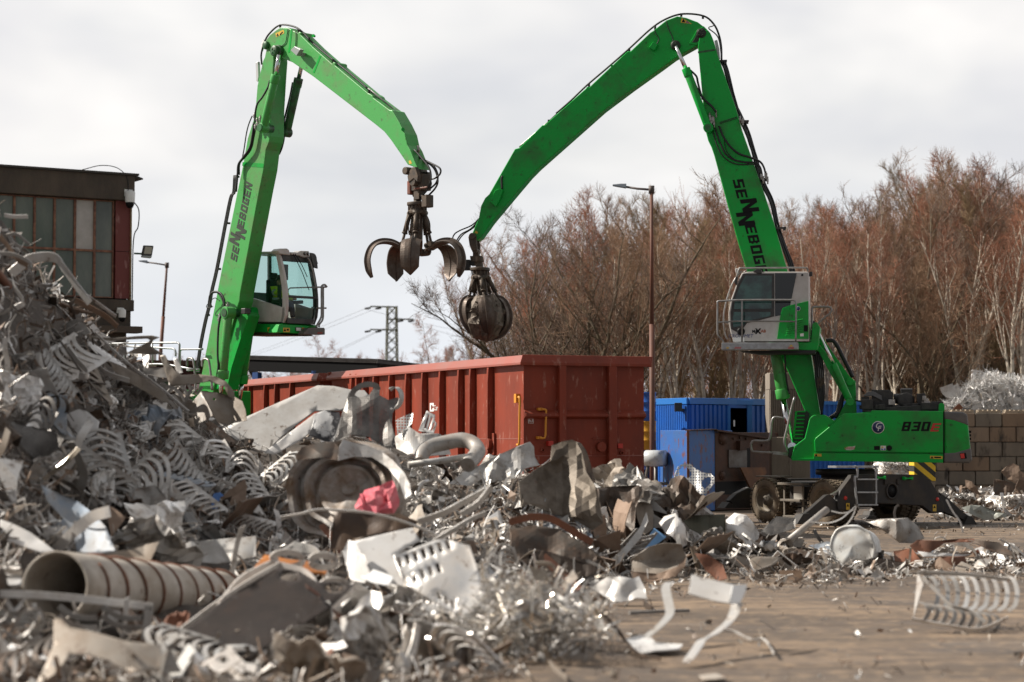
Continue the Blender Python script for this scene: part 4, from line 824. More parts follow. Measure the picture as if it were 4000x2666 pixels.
# cab base, platform
m = MB(); m.prism([q for q in cz((-150,1340),(595,1340),(640,1330),(660,1360),(560,1478),(-150,1478))], (0,W_+.1,0)); cb = m.build('cab_base', GREEN, LM, .012)
m = MB(); m.prism([fz(p, qb.x+.03) for p in ((600,1345),(1105,1375),(990,1500),(560,1480))], (-.4,0,0)); m.build('front_panel', GREEN, cb, .012)
m = MB(); m.prism([fz(p, qb.x+.05) for p in ((868,1392),(965,1396),(965,1466),(868,1460))], (-.06,0,0)); hl = m.build('headlight', BLACKP, cb, .01)
m = MB(); m.prism([fz(p, qb.x+.055) for p in ((880,1402),(958,1406),(956,1458),(880,1452))], (-.01,0,0)); m.build('lens', LENS, hl)
m = MB(); m.prism([fz(p, qb.x+.05) for p in ((982,1400),(1020,1404),(1015,1462),(982,1464))], (-.04,0,0)); m.build('indicator', ORANGE, cb, .01)
for pts, fn in ((((408,1397),(550,1397),(545,1464),(408,1464)), 0), (((662,1402),(770,1406),(770,1478),(662,1474)), 1)):
    m = MB()
    if fn == 0: m.prism([q+V((0,-.004,0)) for q in cz(*pts)], (0,-.004,0))
    else: m.prism([fz(p, qb.x+.033) for p in pts], (.004,0,0))
    wl = m.build('warning_label', YEL, cb); x0, y0 = pts[0]; t3 = ((x0+8,y0+58),(x0+28,y0+10),(x0+48,y0+58)); t4 = ((x0+60,y0+20),(x0+95,y0+16),(x0+88,y0+50),(x0+58,y0+50)); m = MB()
    for t_ in (t3, t4):
        if fn == 0: m.prism([q+V((0,-.009,0)) for q in cz(*t_)], (0,-.002,0))
        else: m.prism([fz(p, qb.x+.038) for p in t_], (.002,0,0))
    m.build('warning_sign', BLK, wl)
m = MB(); m.prism([q for q in cz((-150,1480),(560,1480),(640,1520),(-150,1530))], (0,W_,0)); m.build('underframe', mat('underframe_brown', (.06,.03,.025), .6), cb)
m = MB(); m.prism([fz(p, qb.x+.35) for p in ((1000,1490),(1090,1405),(1210,1402),(1340,1402),(1354,1420),(1354,1518),(1000,1515))], (-.25,0,0)); pf = m.build('platform', mat('platform_grey', (.10,.10,.105), .5, .4, dirt=(.16,.14,.12)), LM, .01)
m = MB()
for k in range(6): x = 1228+14*k; m.prism([fz(p, qb.x+.352) for p in ((x,1502),(x+7,1502),(x+16,1475),(x+9,1475))], (.003,0,0))
m.build('hazard_stripe', REDL, pf)
# cab interior
m = MB(); sx = qb.x-.85
m.box((sx-.1, C0+.6, qb.z+.42), (.5,.5,.14)); m.box((sx-.38, C0+.6, qb.z+.85), (.14,.48,.85)); m.box((sx-.4, C0+.6, qb.z+1.38), (.1,.28,.2)); m.build('driver_seat', mat('seat_black', (.02,.02,.022), .8), lc, .04)
m = MB(); q = cz((500,790))[0]; m.box((q.x, C0+.22, q.z), (.14,.06,.36)); m.box((q.x, C0+.25, q.z-.4), (.05,.05,.6)); q = cz((525,480))[0]; m.box((q.x+.1, C0+.25, q.z), (.10,.22,.44)); m.build('monitor', BLACKP, lc, .01)
m = MB(); m.box((sx+.25, C0+.28, qb.z+.62), (.5,.12,.1)); m.box((sx+.25, C0+.92, qb.z+.62), (.5,.12,.1)); m.cyl((sx+.45, C0+.28, qb.z+.66), (sx+.47, C0+.28, qb.z+.85), .025, 8); m.build('armrest', BLACKP, lc, .02)
# --- the driver (sits on the seat: a thing of his own)
def skin(name, pts, edges, rad, mt, par=None, sub=1):
    me = bpy.data.meshes.new(name); me.from_pydata([tuple(p) for p in pts], edges, []); me.materials.append(mt)
    o = bpy.data.objects.new(name, me); COL.objects.link(o)
    if par: o.parent = par
    mo = o.modifiers.new('skin', 'SKIN'); mo.use_smooth_shade = True; lay = me.skin_vertices[0].data if me.skin_vertices else None
    if lay is None: 
        bm = bmesh.new(); bm.from_mesh(me); bm.verts.layers.skin.verify(); bm.to_mesh(me); bm.free(); lay = me.skin_vertices[0].data
    for i, r in enumerate(rad): lay[i].radius = (r, r) if not isinstance(r, tuple) else r
    lay[0].use_root = True
    s_ = o.modifiers.new('sub', 'SUBSURF'); s_.levels = sub; s_.render_levels = sub
    return o
pw = FL.world((sx-.15, C0+.6, qb.z+.49))
PN = thing('person', 'driver in a yellow high-visibility jacket sitting in the cab of the left material handler', 'person', pw, FL.az)
B = [(0,0,.08),(0,0,.28),(.02,0,.48),(.03,0,.60),(.05,0,.68),(.07,0,.80),(.42,.12,.1),(.50,.12,-.35),(.64,.12,-.40),(.42,-.12,.1),(.50,-.12,-.35),(.64,-.12,-.40),
     (.03,.19,.50),(.14,.24,.25),(.40,.24,.22),(.50,.24,.22),(.03,-.19,.50),(.16,-.25,.36),(.36,-.2,.52),(.43,-.19,.60)]
E = [(0,1),(1,2),(2,3),(3,4),(4,5),(0,6),(6,7),(7,8),(0,9),(9,10),(10,11),(2,12),(12,13),(13,14),(14,15),(2,16),(16,17),(17,18),(18,19)]
skin('body', B, E, [.13,.12,.13,.06,.09,.095,.085,.06,.05,.085,.06,.05,.07,.05,.04,.045,.07,.05,.04,.045], mat('skin', (.42,.24,.17), .6), PN)
HV = mat('high_visibility_yellow', (.75,.95,.04), .6)
skin('jacket', [B[0],B[1],B[2],B[3],B[12],B[13],B[14],B[16],B[17],B[18]], [(0,1),(1,2),(2,3),(2,4),(4,5),(5,6),(2,7),(7,8),(8,9)], [.165,.16,.165,.09,.10,.075,.06,.10,.08,.06], HV, PN)
m = MB(); m.lathe([(0,.185),(.06,.18)], (.0,0,.20), (0,0,1), 20); m.tube([(.10,-.235,.42),(.17,-.27,.38)], .085, 12); m.build('reflective_band', mat('reflective_grey', (.55,.55,.52), .4), PN)
m = MB(); m.lathe([(-.02,.125),(.05,.12),(.1,.09),(.125,.02)], (.06,0,.80), (-.1,0,1), 18); m.build('cap', mat('cap_dark', (.02,.02,.025), .8), PN)
skin('trousers', [B[0],B[6],B[7],B[9],B[10]], [(0,1),(1,2),(0,3),(3,4)], [.14,.10,.075,.10,.075], mat('trousers_navy', (.03,.04,.07), .8), PN)
# --- upper carriage seen between the scrap
cq = FL.at(Z('g',(955,1072))[0], -1.3)
m = MB(); m.box2((cq.x-4.6, -1.3, 1.25), (cq.x, 1.3, cq.z)); ca = m.build('carriage', GREEN, LM, .03)
m = MB(); m.box2((cq.x-4.5, -1.318, 1.45), (cq.x-.02, -1.3, cq.z-.05)); m.build('side_panel', GREENW, ca, .01)
m = MB(); q = FL.atr(Z('g',(1035,1165))[0], cq.x); m.lathe([(0,.085),(.006,.085),(.006,0)], q, (1,0,0), 20); sg = m.build('prohibition_sign', REDL, ca)
m = MB(); m.lathe([(.006,.062),(.009,.062),(.009,0)], q, (1,0,0), 20); m.build('sign_disc', WHT, sg)
m = MB(); m.box2((cq.x-3.2, -1.1, cq.z), (cq.x-1.9, .2, cq.z+.35)); m.box2((cq.x-1.5,-1.2,cq.z),(cq.x-.7,-.6,cq.z+.15)); m.build('engine', MATS['engine_black'], LM, .02)
m = MB()
for pts, l_ in ((((-150,366),(20,364),(400,356),(900,350),(950,350),(975,365),(985,400),(975,600),(972,760)),-1.1), (((150,405),(500,418),(840,438),(890,442),(915,465),(925,500),(925,560)),.6), (((990,760),(992,500),(998,470),(1020,455),(1100,452),(1340,450)),-.4), (((-100,690),(400,686),(760,684),(1200,760)),-1.1), (((1100,770),(1290,762)),-.4)):
    hose(m, FL.ats(Z('g', *pts), l_), .03, 8, 4)
for x0, y0, y1, l_ in ((50,370,690,-1.1),(135,365,760,-1.1),(568,355,700,-1.1)): m.tube(FL.ats(Z('g',(x0,y0),(x0,y1)), l_), .028, 8)
m.build('guard_rail', GALV, LM)
m = MB()
for pts in (((1100,710),(1098,640),(1110,600),(1145,588),(1180,598),(1200,640),(1222,820),(1230,1140)), ((1335,720),(1332,655),(1345,612),(1380,600),(1418,612),(1440,660),(1470,900),(1485,1080))): hose(m, FL.ats(Z('g', *pts), -.95), .035, 8, 4)
m.build('handrail', PIPE, LM)
m = MB(); m.box2((cq.x-3.2,-1.0,.5),(cq.x+.2,1.0,1.0)); m.lathe([(.9,.6),(.9,.8),(1.25,.8)], (0,0,0), (0,0,1), 24); uc2 = m.build('undercarriage', CHASSIS, LM, .02)
for dx in (-2.9, 0):
    for s_ in (-1, 1):
        m = MB(); m.lathe([(-.15,.4),(-.15,.5),(-.06,.56),(.06,.56),(.15,.5),(.15,.3),(.05,.25),(.05,0)], (cq.x+dx, s_*1.1, .56), (0,s_,0), 32); m.build('wheel', TYRE, LM)
# ================================================================== wagons
FW = Frame(.26, 47.7, 113.1)
RUST = mat('wagon_oxide_red', (.26,.045,.022), .5, dirt=(.15,.035,.022), ds=1.1, da=.4, thr=.52, dirt2=(.34,.16,.12), d2s=7, d2t=.64, stretch=(1,1,.35), spec=.25, bump=.35, bs=1.6)
RUSTL = mat('wagon_rim_red', (.32,.085,.062), .4, dirt=(.26,.13,.11), ds=1.2, da=.5, thr=.6, dirt2=(.12,.05,.04), d2s=9, d2t=.72)
BUF = mat('buffer_black', (.012,.012,.012), .45, .3)
HND = mat('handle_yellow', (.62,.25,.02), .45)
def wagon(r0, r1, near_detail, label):
    w_ = fthing('goods_wagon', label, 'wagon', FW, 'red open goods wagons'); Wd = 3.0
    ztop = FW.at(Z('w',(1607,78))[0], 0).z; zr = FW.at(Z('w',(1597,128))[0], .1).z; zb = 1.18
    m = MB(); m.box2((r0, -.06, zb), (r1, 0, zr)); body = m.build('side_wall', RUST, w_)
    m = MB(); m.box2((r0, -Wd, zb), (r1, -Wd+.06, zr)); m.build('side_wall', RUST, w_)
    m = MB(); m.box2((r0-.0, -Wd+.061, zb), (r0+.06, -.061, zr)); e_ = m.build('end_wall', RUST, w_)
    m = MB(); m.box2((r1-.06, -Wd+.061, zb), (r1, -.061, zr)); m.build('end_wall', RUST, w_)
    m = MB()   # the rim: a sloped, overhanging top chord
    hz = ztop-zr
    m.prism([(r0-.14, .14, zr), (r0-.14, .14, zr+.05), (r0-.02, .04, ztop), (r0+.0, -.06, ztop), (r0+.0, -.06, zr)], (r1-r0+.24, 0, 0))
    m.build('rim', RUSTL, w_, .008)
    m = MB(); m.prism([(r0+.0, -Wd-.12, zr), (r0+.0, -Wd-.12, zr+.05), (r0, -Wd-.03, ztop), (r0, -Wd+.06, ztop), (r0, -Wd+.06, zr)], (r1-r0, 0, 0)); m.build('rim', RUSTL, w_, .008)
    m = MB(); m.prism([(r0-.16, .145, zr-.01), (r0-.16, .145, zr+.05), (r0-.05, .05, ztop+.01), (r0+.08, .0, ztop+.01), (r0+.08, .0, zr-.01)], (0, -Wd-.26, 0)); m.build('rim', RUST, w_, .008)
    m = MB(); m.box2((r1-.06,-Wd,zr),(r1+.1,.1,ztop)); m.build('rim', RUST, w_, .008)
    for r in (RIBS if near_detail else RIBS2):
        m = MB(); m.prism([(r-.06,.0,zr),(r-.05,.13,zr-.01),(r-.05,.15,zr-.35),(r-.05,.15,zb+.1),(r-.05,.0,zb)], (.10,0,0)); m.build('rib', RUST, w_, .012)
    m = MB(); m.box2((r0+.1, .001, zb-.05), (r1-.1, .09, zb+.14)); m.build('side_sill', RUST, w_, .01)
    m = MB(); m.box2((r0+.05, -Wd+.1, .95), (r1-.05, -.1, zb-.06)); m.build('underframe', mat('underframe_black', (.02,.016,.014), .7), w_)
    for rc in (r0+2.4, r1-2.4):
        m = MB(); m.box2((rc-1.3,-.55,.5),(rc+1.3,-.4,.85)); m.box2((rc-1.3,-Wd+.4,.5),(rc+1.3,-Wd+.55,.85)); m.box2((rc-.3,-Wd+.5,.55),(rc+.3,-.5,.9)); bg = m.build('bogie', MATS['underframe_black'], w_)
        for dr in (-.9, .9):
            for l_ in (-.72, -2.28):
                m = MB(); m.lathe([(-.07,.2),(-.07,.46),(.05,.46),(.06,.38),(.03,.1),(.05,0)], (rc+dr, l_, .46), (0,1,0), 28); m.build('wheel', DKSTEEL, bg)
    return w_, body, e_, ztop, zr, zb
RIBS = [FW.at((p[0], p[1]), .1).r if False else FW.at(p, .1).x for p in Z('w',(705,300),(768,300),(822,300),(905,300),(992,300),(1078,300),(1170,300),(1268,300),(1330,300),(1424,300))]
RIBS2 = [FW.at(p, .1).x for p in Z('w',(105,300),(165,300),(248,300),(304,300),(384,300))] + [28.0, 30.0]
R1 = FW.at(Z('w',(600,240))[0], 0).x; R2 = FW.at(Z('w',(537,240))[0], 0).x
W1, body, endw, ztop, zr, zb = wagon(0, R1, True, 'oxide red open goods wagon with yellow handles on its near end')
W2 = wagon(R2, R2+14, False, 'second oxide red goods wagon coupled behind, half hidden by the left material handler')[0]
def ez(*p): return FW.atrs(Z('w', *p), 0)
m = MB()
for a, b in ((1782,1818),(2042,2084)):
    q0, q1 = ez((a,400),(b,400)); mm = MB(); mm.prism([(-.15, q0.y, zb-.3),(-.15, q1.y, zb-.3),(-.15, q1.y, zr),(-.15, q0.y, zr)], (.15,0,0)); mm.build('end_post', RUST, endw, .012)
q0 = ez((1700,372),(1700,410)); m = MB(); zc = (q0[0].z+q0[1].z)/2; m.prism([(0,-.0,zc+.12),(-.13,0,zc+.02),(-.13,0,zc-.04),(0,0,zc-.1)], (0,-3.0,0)); m.build('end_rail', RUST, endw, .01)
m = MB(); m.box2((-.16,-3.0,.86),(0,0.0,zb+.13)); m.build('head_stock', RUST, W1, .012)
m = MB(); q = ez((1700,607))[0]; m.box2((-.012,-2.95,q.z-.01),(0,-.05,q.z+.01)); m.build('weld_seam', RUSTL, endw)
for c in (((2075,632),(2145,660)),):
    q = FW.atr(Z('w',(2100,660))[0], -.2); q2 = FW.atr(Z('w',(2150,657))[0], -.55)
m = MB()
for y_ in (q2.y, -3.0-q2.y if -3.0-q2.y < -.3 else -.5):
    m = MB(); m.box2((-.3, y_-.22, 1.06-.16+.0),(-.16, y_+.22, 1.06+.16)); m.cyl((-.3,y_,1.06),(-.52,y_,1.06),.13,20)
    prf = [(y_+.34*a, 1.06+.21*b) for a, b in ((-1,-.6),(-.9,-1),(.9,-1),(1,-.6),(1,.6),(.85,1),(-.85,1),(-1,.6))]; m.prism([(-.58, a, b) for a, b in prf], (.07,0,0)); m.build('buffer', BUF, W1, .02)
m = MB(); hose(m, [V((q.x-.10, q.y, q.z)) for q in ez((1692,362),(1712,365),(1716,380),(1714,440),(1712,500),(1704,514),(1680,512))], .025, 8, 4)
for p in ((1686,362),(1682,512)): q = ez(p)[0]; m.box2((q.x-.1,q.y-.05,q.z-.03),(q.x,q.y+.05,q.z+.03))
m.build('handle', HND, endw)
m = MB(); 
def sz(*p, l=.1): return FW.ats(Z('w', *p), l)
hose(m, sz((1578,300),(1587,308),(1586,420),(1584,540),(1572,548)), .025, 8, 4); q = sz((1583,305),l=0)[0]; m.box2((q.x-.06,0,q.z-.1),(q.x+.06,.1,q.z+.1)); m.build('handle', HND, body)
m = MB(); hose(m, [V((-.25,q.y,q.z)) for q in FW.atrs(Z('w',(2065,700),(2078,732),(2100,738),(2145,736),(2150,705)), -.25)], .014, 6, 4); m.build('coupling_step', HND, W1)
q = ez((1645,421))[0]; m = MB(); m.prism([(-.004,q.y+a,q.z+b) for a, b in ((.065,-.065),(.065,.065),(-.065,.065),(-.065,-.065))], (-.004,0,0)); pl = m.build('number_plate', WHT, endw)
m = MB(); m.prism([(-.0085,q.y+a,q.z+b) for a, b in ((.055,-.055),(.055,.055),(-.055,.055),(-.055,-.055))], (-.002,0,0)); m.build('number_field', RUST, pl)
fonttext('63', .11, (-.011,q.y,q.z), (0,-1,0), (0,0,1), 'lettering', WHT, pl)
for p in ((1738,542),(2103,555)): q = ez(p)[0]; m = MB(); m.box2((-.14,q.y-.06,q.z-.055),(0,q.y+.06,q.z+.055)); m.build('lamp_bracket', mat('bracket_red', (.45,.03,.02), .5), endw, .005)
for p in ((2008,560),): q = ez(p)[0]; m = MB(); m.cyl((0,q.y,q.z),(-.12,q.y,q.z),.11,16); m.box2((-.03,q.y-.25,q.z+.18),(0,q.y+.2,q.z+.2)); m.box2((-.03,q.y-.25,q.z-.2),(0,q.y+.2,q.z-.18)); m.build('hatch_bolt', RUST, endw)
for p in ((1706,577),(2120,592)): q = ez(p)[0]; m = MB(); m.lathe([(0,.05),(.05,.05),(.05,.03),(0,.03)], q, (-1,0,0), 12); m.build('lashing_ring', RUST, endw)
q = sz((1443,545), l=.02)[0]; m = MB(); m.box2((q.x-.18,0,q.z-.25),(q.x+.18,.06,q.z+.25)); m.cyl((q.x,.06,q.z),(q.x,.16,q.z),.13,18); m.build('door_latch', RUST, body, .01)
q = sz((1440,517), l=.0)[0]; m = MB(); m.box2((.05,0,q.z-.008),(R1-.1,.006,q.z+.008)); m.build('weld_seam', RUSTL, body)
a, b = sz((1115,330),(1136,374), l=.004); m = MB(); 
x0, x1 = a.x, b.x; z0, z1 = b.z, a.z; dx, dz = x1-x0, z1-z0
for u0, u1, v0, v1 in ((0,.3,0,1),(.3,1,.75,1),(.3,1,0,.22),(.65,1,.22,.40),(.65,1,.6,.75)): m.prism([(x0+dx*u0,.003,z0+dz*v0),(x0+dx*u1,.003,z0+dz*v0),(x0+dx*u1,.003,z0+dz*v1),(x0+dx*u0,.003,z0+dz*v1)], (0,.004,0))
m.build('logo', WHT, body); c_ = sz((1146,356), l=.003)[0]; fonttext('Car', .19, c_, (-1,0,0), (0,0,1), 'lettering', WHT, body)
for p in ((702,215),(732,215)): q = sz(p, l=.08)[0]; m = MB(); m.box2((q.x-.06,.0,q.z-.2),(q.x+.06,.12,q.z+.2)); m.build('latch', RUST, body, .01)
# loads of scrap inside the wagons stay below the rim
# ================================================================== building on the left
FB = Frame(-13.33, 75.0, 31.6)
PEB = mat('pebbledash_brown', (.115,.09,.068), .9, dirt=(.05,.042,.036), ds=1.5, da=.5, bump=.8, bs=40, stretch=(1,1,.4))
REDPN = mat('flaking_red_panel', (.16,.035,.03), .6, dirt=(.40,.22,.2), ds=2.5, da=.12, thr=.62, stretch=(1.6,1,.35))
FRM = mat('rusty_window_frame', (.10,.035,.026), .7, dirt=(.30,.15,.09), ds=6)
PANE = mat('dirty_glass', (.065,.08,.075), .18, dirt=(.20,.22,.19), ds=.8, da=.5, thr=.55, stretch=(1,1,.3), spec=.6)
PANEW = mat('whitened_pane', (.50,.48,.46), .5, dirt=(.4,.38,.36), ds=3)
CRK = mat('cracked_yellow_render', (.36,.26,.13), .8, dirt=(.14,.10,.07), ds=7, da=.2, thr=.55, bump=.4, bs=20)
BD = fthing('factory_building', 'brown flat-roofed factory hall with large dirty windows at the left', 'building', FB)
def bz(*p, l=0.): return FB.ats(Z('b', *p), l)
e_r = bz((905,600))[0].x; zt = bz((905,155))[0].z; zc = bz((905,325))[0].z; zl = bz((905,1000))[0].z
L0 = -9
m = MB(); m.box2((L0,.25,0),(e_r-.12,14,zt-.1)); m.build('wall', PEB, BD)
m = MB(); m.box2((L0,-.15,zc),(e_r,.249,zt)); m.build('cornice', PEB, BD, .02)
m = MB(); m.box2((L0,-.25,zt),(e_r+.12,14.2,zt+.07)); m.build('roof', mat('roof_felt', (.06,.055,.05), .9), BD)
m = MB(); q = bz((905,170))[0]; m.prism([(e_r,.0,zt-.02),(e_r+.36,.0,zt-.10),(e_r+.36,0,zt-.05),(e_r,0,zt+.06)], (0,3,0)); m.build('gutter', mat('gutter_dark', (.05,.045,.04), .7), BD)
cols = [bz((x, 480), l=.1)[0].x for x in (-190,-45,98,237,373,512,646,775)]; zmid = bz((505,655), l=.1)[0].z
for i in range(len(cols)-1):
    for za, zb_, top_ in ((zmid, zc-.02, 1), (zl+.06, zmid, 0)):
        m = MB(); a, b = cols[i], cols[i+1]; t_ = .038
        m.box2((a,.10,za),(a+t_,.22,zb_)); m.box2((b-t_,.10,za),(b-.002,.22,zb_)); m.box2((a+t_,.10,za),(b-t_,.22,za+t_)); m.box2((a+t_,.10,zb_-t_),(b-t_,.22,zb_-.002))
        wf = m.build('window', FRM, BD); m = MB(); m.box2((a+t_,.17,za+t_),(b-t_,.18,zb_-t_)); m.build('pane', PANEW if (i == 5 and top_) else PANE, wf)
p0 = bz((785,480), l=.1)[0].x; p1 = bz((882,480), l=.1)[0].x
m = MB(); m.box2((p0,.05,zmid+.02),(p1,.24,zc-.01)); m.build('red_panel', REDPN, BD); m = MB(); m.box2((p0,.05,zl+.05),(p1,.24,zmid)); m.build('red_panel', REDPN, BD)
m = MB(); m.box2((p1+.003,-.02,zl-.1),(e_r-.05,.3,zc-.01)); m.build('corner_strip', CRK, BD)
z2_ = bz((905,1075))[0].z; z3_ = bz((905,1180))[0].z; z4_ = bz((905,1225))[0].z
m = MB(); m.box2((L0,-.08,z2_),(e_r+.03,.249,zl)); m.box2((L0,.0,z3_),(e_r-.06,.249,z2_-.003)); m.build('sill_beam', PEB, BD, .01)
m = MB(); m.box2((L0,-.35,z4_),(e_r+.25,.249,z3_-.003)); m.build('canopy', mat('canopy_brown', (.09,.07,.055), .85), BD, .01)
m = MB(); hose(m, [(e_r-.25,-.16,zt-.6),(e_r-.3,-.16,zt-.1),(e_r-.6,0,zt+.25),(e_r-1.2,0,zt+.3),(e_r-1.9,0,zt+.1)], .015); hose(m, [(e_r-.02,-.02,zc),(e_r+.2,-.02,zc-.3),(e_r+.18,-.02,zc-.9),(e_r+.01,-.02,zc-1.4),(e_r-.02,-.03,zl)], .02); m.build('cable', BLACK, BD)
def camera_thing(p, s_, label):
    q = FB.world(bz(p, l=-.15)[0]); t_ = thing('security_camera', label, 'camera', q, FB.az)
    m = MB(); m.box2((-.12*s_,0,-.02),(.1*s_,.14,.16*s_)); m.build('bracket', WHT, t_, .01); m = MB(); m.lathe([(-.16*s_,.11*s_),(.08*s_,.12*s_),(.12*s_,.06*s_),(.13*s_,0)], (0,-.1,0), (0,0,1), 16); bd = m.build('housing', WHT, t_)
    m = MB(); m.lathe([(-.30*s_,0),(-.28*s_,.07*s_),(-.20*s_,.10*s_),(-.155*s_,.10*s_)], (0,-.1,0), (0,0,1), 16); m.build('dome', BLK, bd)
camera_thing((878,290), 1.5, 'white dome camera high on the factory cornice corner'); camera_thing((825,1085), 1.1, 'small white camera low on the factory wall below the windows')
q = FB.world(bz((905,683), l=0)[0]); t_ = thing('floodlight', 'black floodlight on an arm at the factory corner', 'floodlight', q, FB.az)
m = MB(); m.box2((0,-.16,-.03),(.27,-.10,.03)); m.build('arm', mat('arm_green', (.04,.09,.06), .6), t_); m = MB(); m.prism([(.34,-.2,.30),(.70,-.2,.30),(.64,-.2,-.06),(.26,-.2,-.06)], (0,.12,0)); h_ = m.build('lamp_housing', BLACKP, t_, .02)
m = MB(); m.prism([(.38,-.206,.25),(.65,-.206,.25),(.60,-.206,.0),(.33,-.206,.0)], (0,.005,0)); m.build('lens', mat('flood_lens', (.4,.38,.3), .2), h_); m = MB(); m.prism([(.26,-.22,-.065),(.64,-.22,-.065),(.60,-.22,-.15),(.26,-.22,-.13)], (0,.14,0)); m.build('gear_box', MATS['lamp_grey'], t_, .02)
# low dark red building further back
a = W(560,1420,96); b = W(808,1438,92)
t_ = thing('outbuilding', 'low dark red outbuilding with a brown roof behind the left material handler', 'building', (a.x,a.y,0))
OX = mat('dark_red_cladding', (.06,.018,.016), .7)
m = MB(); m.box2((-2,0,0),(b.x-a.x-.3,6,a.z-.1)); bd = m.build('wall', OX, t_); m = MB(); m.box2((-2.2,-.5,a.z-.09),(b.x-a.x+.2,6.2,a.z+.12)); m.build('roof', mat('brown_roof', (.09,.05,.035), .8), t_)
m = MB(); q = W(*Z('g',(335,620))[0],95); q2 = W(*Z('g',(505,590))[0],95); m.box2((q.x-a.x-.6,-.05,1),(q.x-a.x+.6,-.01,3.2)); d_ = m.build('door', mat('grey_green_door', (.10,.13,.12), .6), t_)
m = MB(); m.box2((q.x-a.x-.75,-.06,1),(q.x-a.x-.605,-.01,3.3)); m.box2((q.x-a.x+.605,-.06,1),(q.x-a.x+.75,-.01,3.3)); m.build('door_frame', mat('blue_frame', (.03,.05,.25), .5), t_); m = MB(); m.box2((q2.x-a.x-.2,-.05,q2.z-.35),(q2.x-a.x+.2,-.01,q2.z+.3)); m.build('window', WHT, t_)
# ================================================================== lamps, pylon, wires
RPOLE = mat('rusty_pole', (.19,.06,.03), .7, dirt=(.08,.045,.035), ds=3, da=.4, stretch=(1,1,.3))
def street_lamp(px, top, bot, Y, arm, label, w_):
    b = W(px[1], bot, Y); t = W(px[0], top, Y); L_ = thing('street_lamp', label, 'street lamp', (b.x, Y, 0), 0, 'rusty street lamps')
    o = V((b.x, Y, 0)); m = MB(); m.tube([(0,0,0), (b-o)*1.0, b-o+(t-b)*.45], w_, 12); m.tube([b-o+(t-b)*.45, t-o], [w_*.75, w_*.6], 12); m.build('pole', RPOLE, L_)
    m = MB(); m.cyl(t-o-V((0,0,.12)), t-o+V((0,0,.12)), w_*1.1, 10); pts = [W(x, y, Y+k*.2)-o for k, (x, y) in enumerate(arm)]; m.tube(pts, w_*.42, 8); m.build('bracket_arm', mat('arm_rust', (.08,.06,.055), .6), L_)
    m = MB(); e = pts[-1]; d = (pts[-1]-pts[0]).normalized(); m.prism([e-d*.05+V((0,-.12,.09)), e-d*.05+V((0,-.12,-.05)), e+d*.40+V((0,-.08,-.02)), e+d*.42+V((0,-.08,.02)), e+d*.15+V((0,-.1,.07))], (0,.2,0)); m.build('lamp_head', mat('lamp_head_blue_grey', (.10,.12,.15), .4), L_, .01)
street_lamp((2545,2548), 742, 1700, 66, [(2543,742),(2490,738),(2440,730)], 'tall rusty street lamp behind the near end of the red wagon', .085)
street_lamp((652,626), 1037, 1400, 98, [(652,1037),(610,1030),(572,1025)], 'thin leaning rusty street lamp to the right of the factory building', .085)
LAT = mat('pylon_green_grey', (.16,.17,.10), .7, dirt=(.10,.09,.06))
Yp = 190; base = W(1530,1560,Yp); pt = W(1531,1197,Yp)
py_ = thing('pylon', 'lattice power pylon between the red wagons and the bare trees', 'pylon', (pt.x, Yp, 0), radians(12)); H_ = pt.z
m = MB(); wd = lambda z: .62-(z/H_)*.22
for sx_ in (-1,1):
    for sy_ in (-1,1): m.bar((sx_*wd(0), sy_*wd(0), 0), (sx_*wd(H_), sy_*wd(H_), H_), .10)
nz_ = 16
for k in range(nz_):
    za, zb_ = H_*k/nz_, H_*(k+1)/nz_
    for sy_ in (-1,1):
        m.bar((-wd(za), sy_*wd(za), za), (wd(zb_), sy_*wd(zb_), zb_), .055); m.bar((wd(za), sy_*wd(za), za), (-wd(zb_), sy_*wd(zb_), zb_), .055)
        m.bar((sy_*wd(za), -wd(za), za), (sy_*wd(zb_), wd(zb_), zb_), .055)
m.build('mast', LAT, py_)
ins = []
for y, d in ((1200,-1),(1248,1),(1290,-1)):
    z_ = W(1530,y,Yp).z; m = MB(); m.bar((-.5*d,0,z_),(d*1.95,0,z_+.02),.14,.12); ar = m.build('crossarm', LAT, py_)
    for e in (1.0, 1.95):
        m = MB(); m.tube([(d*e,0,z_-.1),(d*e-.25,-.2,z_-.16),(d*e-.5,-.4,z_-.2)], .09, 8); m.build('insulator', BLACKP, ar); ins.append((d*e-.5, z_-.2))
T_ = Matrix.Rotation(radians(12), 3, 'Z')
for k, ((x, z_), (ex, ey, eY)) in enumerate(zip([ins[0], ins[1], ins[2], ins[4]], [(300,1480,330),(250,1500,340),(700,1500,330),(560,1530,330)])):
    p = T_@V((x,0,z_))+V((pt.x, Yp, 0)); q = W(ex, ey, eY); m = MB(); n = 24
    m.tube([p.lerp(q, i/n)-V((0,0,5*sin(pi*i/n)*.5)) for i in range(n+1)], .014, 5); o = m.build('power_line', mat('wire_grey', (.10,.10,.11), .5), None); tag(o, ('upper','second','third','lowest')[k]+' power line sagging left from the lattice pylon', 'power line', 'power lines')
for k, (x, z_) in enumerate([ins[1], ins[3]]):
    p = T_@V((x,0,z_))+V((pt.x, Yp, 0)); q = W(2300, 1270+40*k, 230); m = MB(); m.tube([p.lerp(q, i/20)-V((0,0,3*sin(pi*i/20)*.5)) for i in range(21)], .013, 5); o = m.build('power_line', MATS['wire_grey'], None); tag(o, ('upper','lower')[k]+' power line running right from the pylon behind the trees', 'power line', 'power lines')
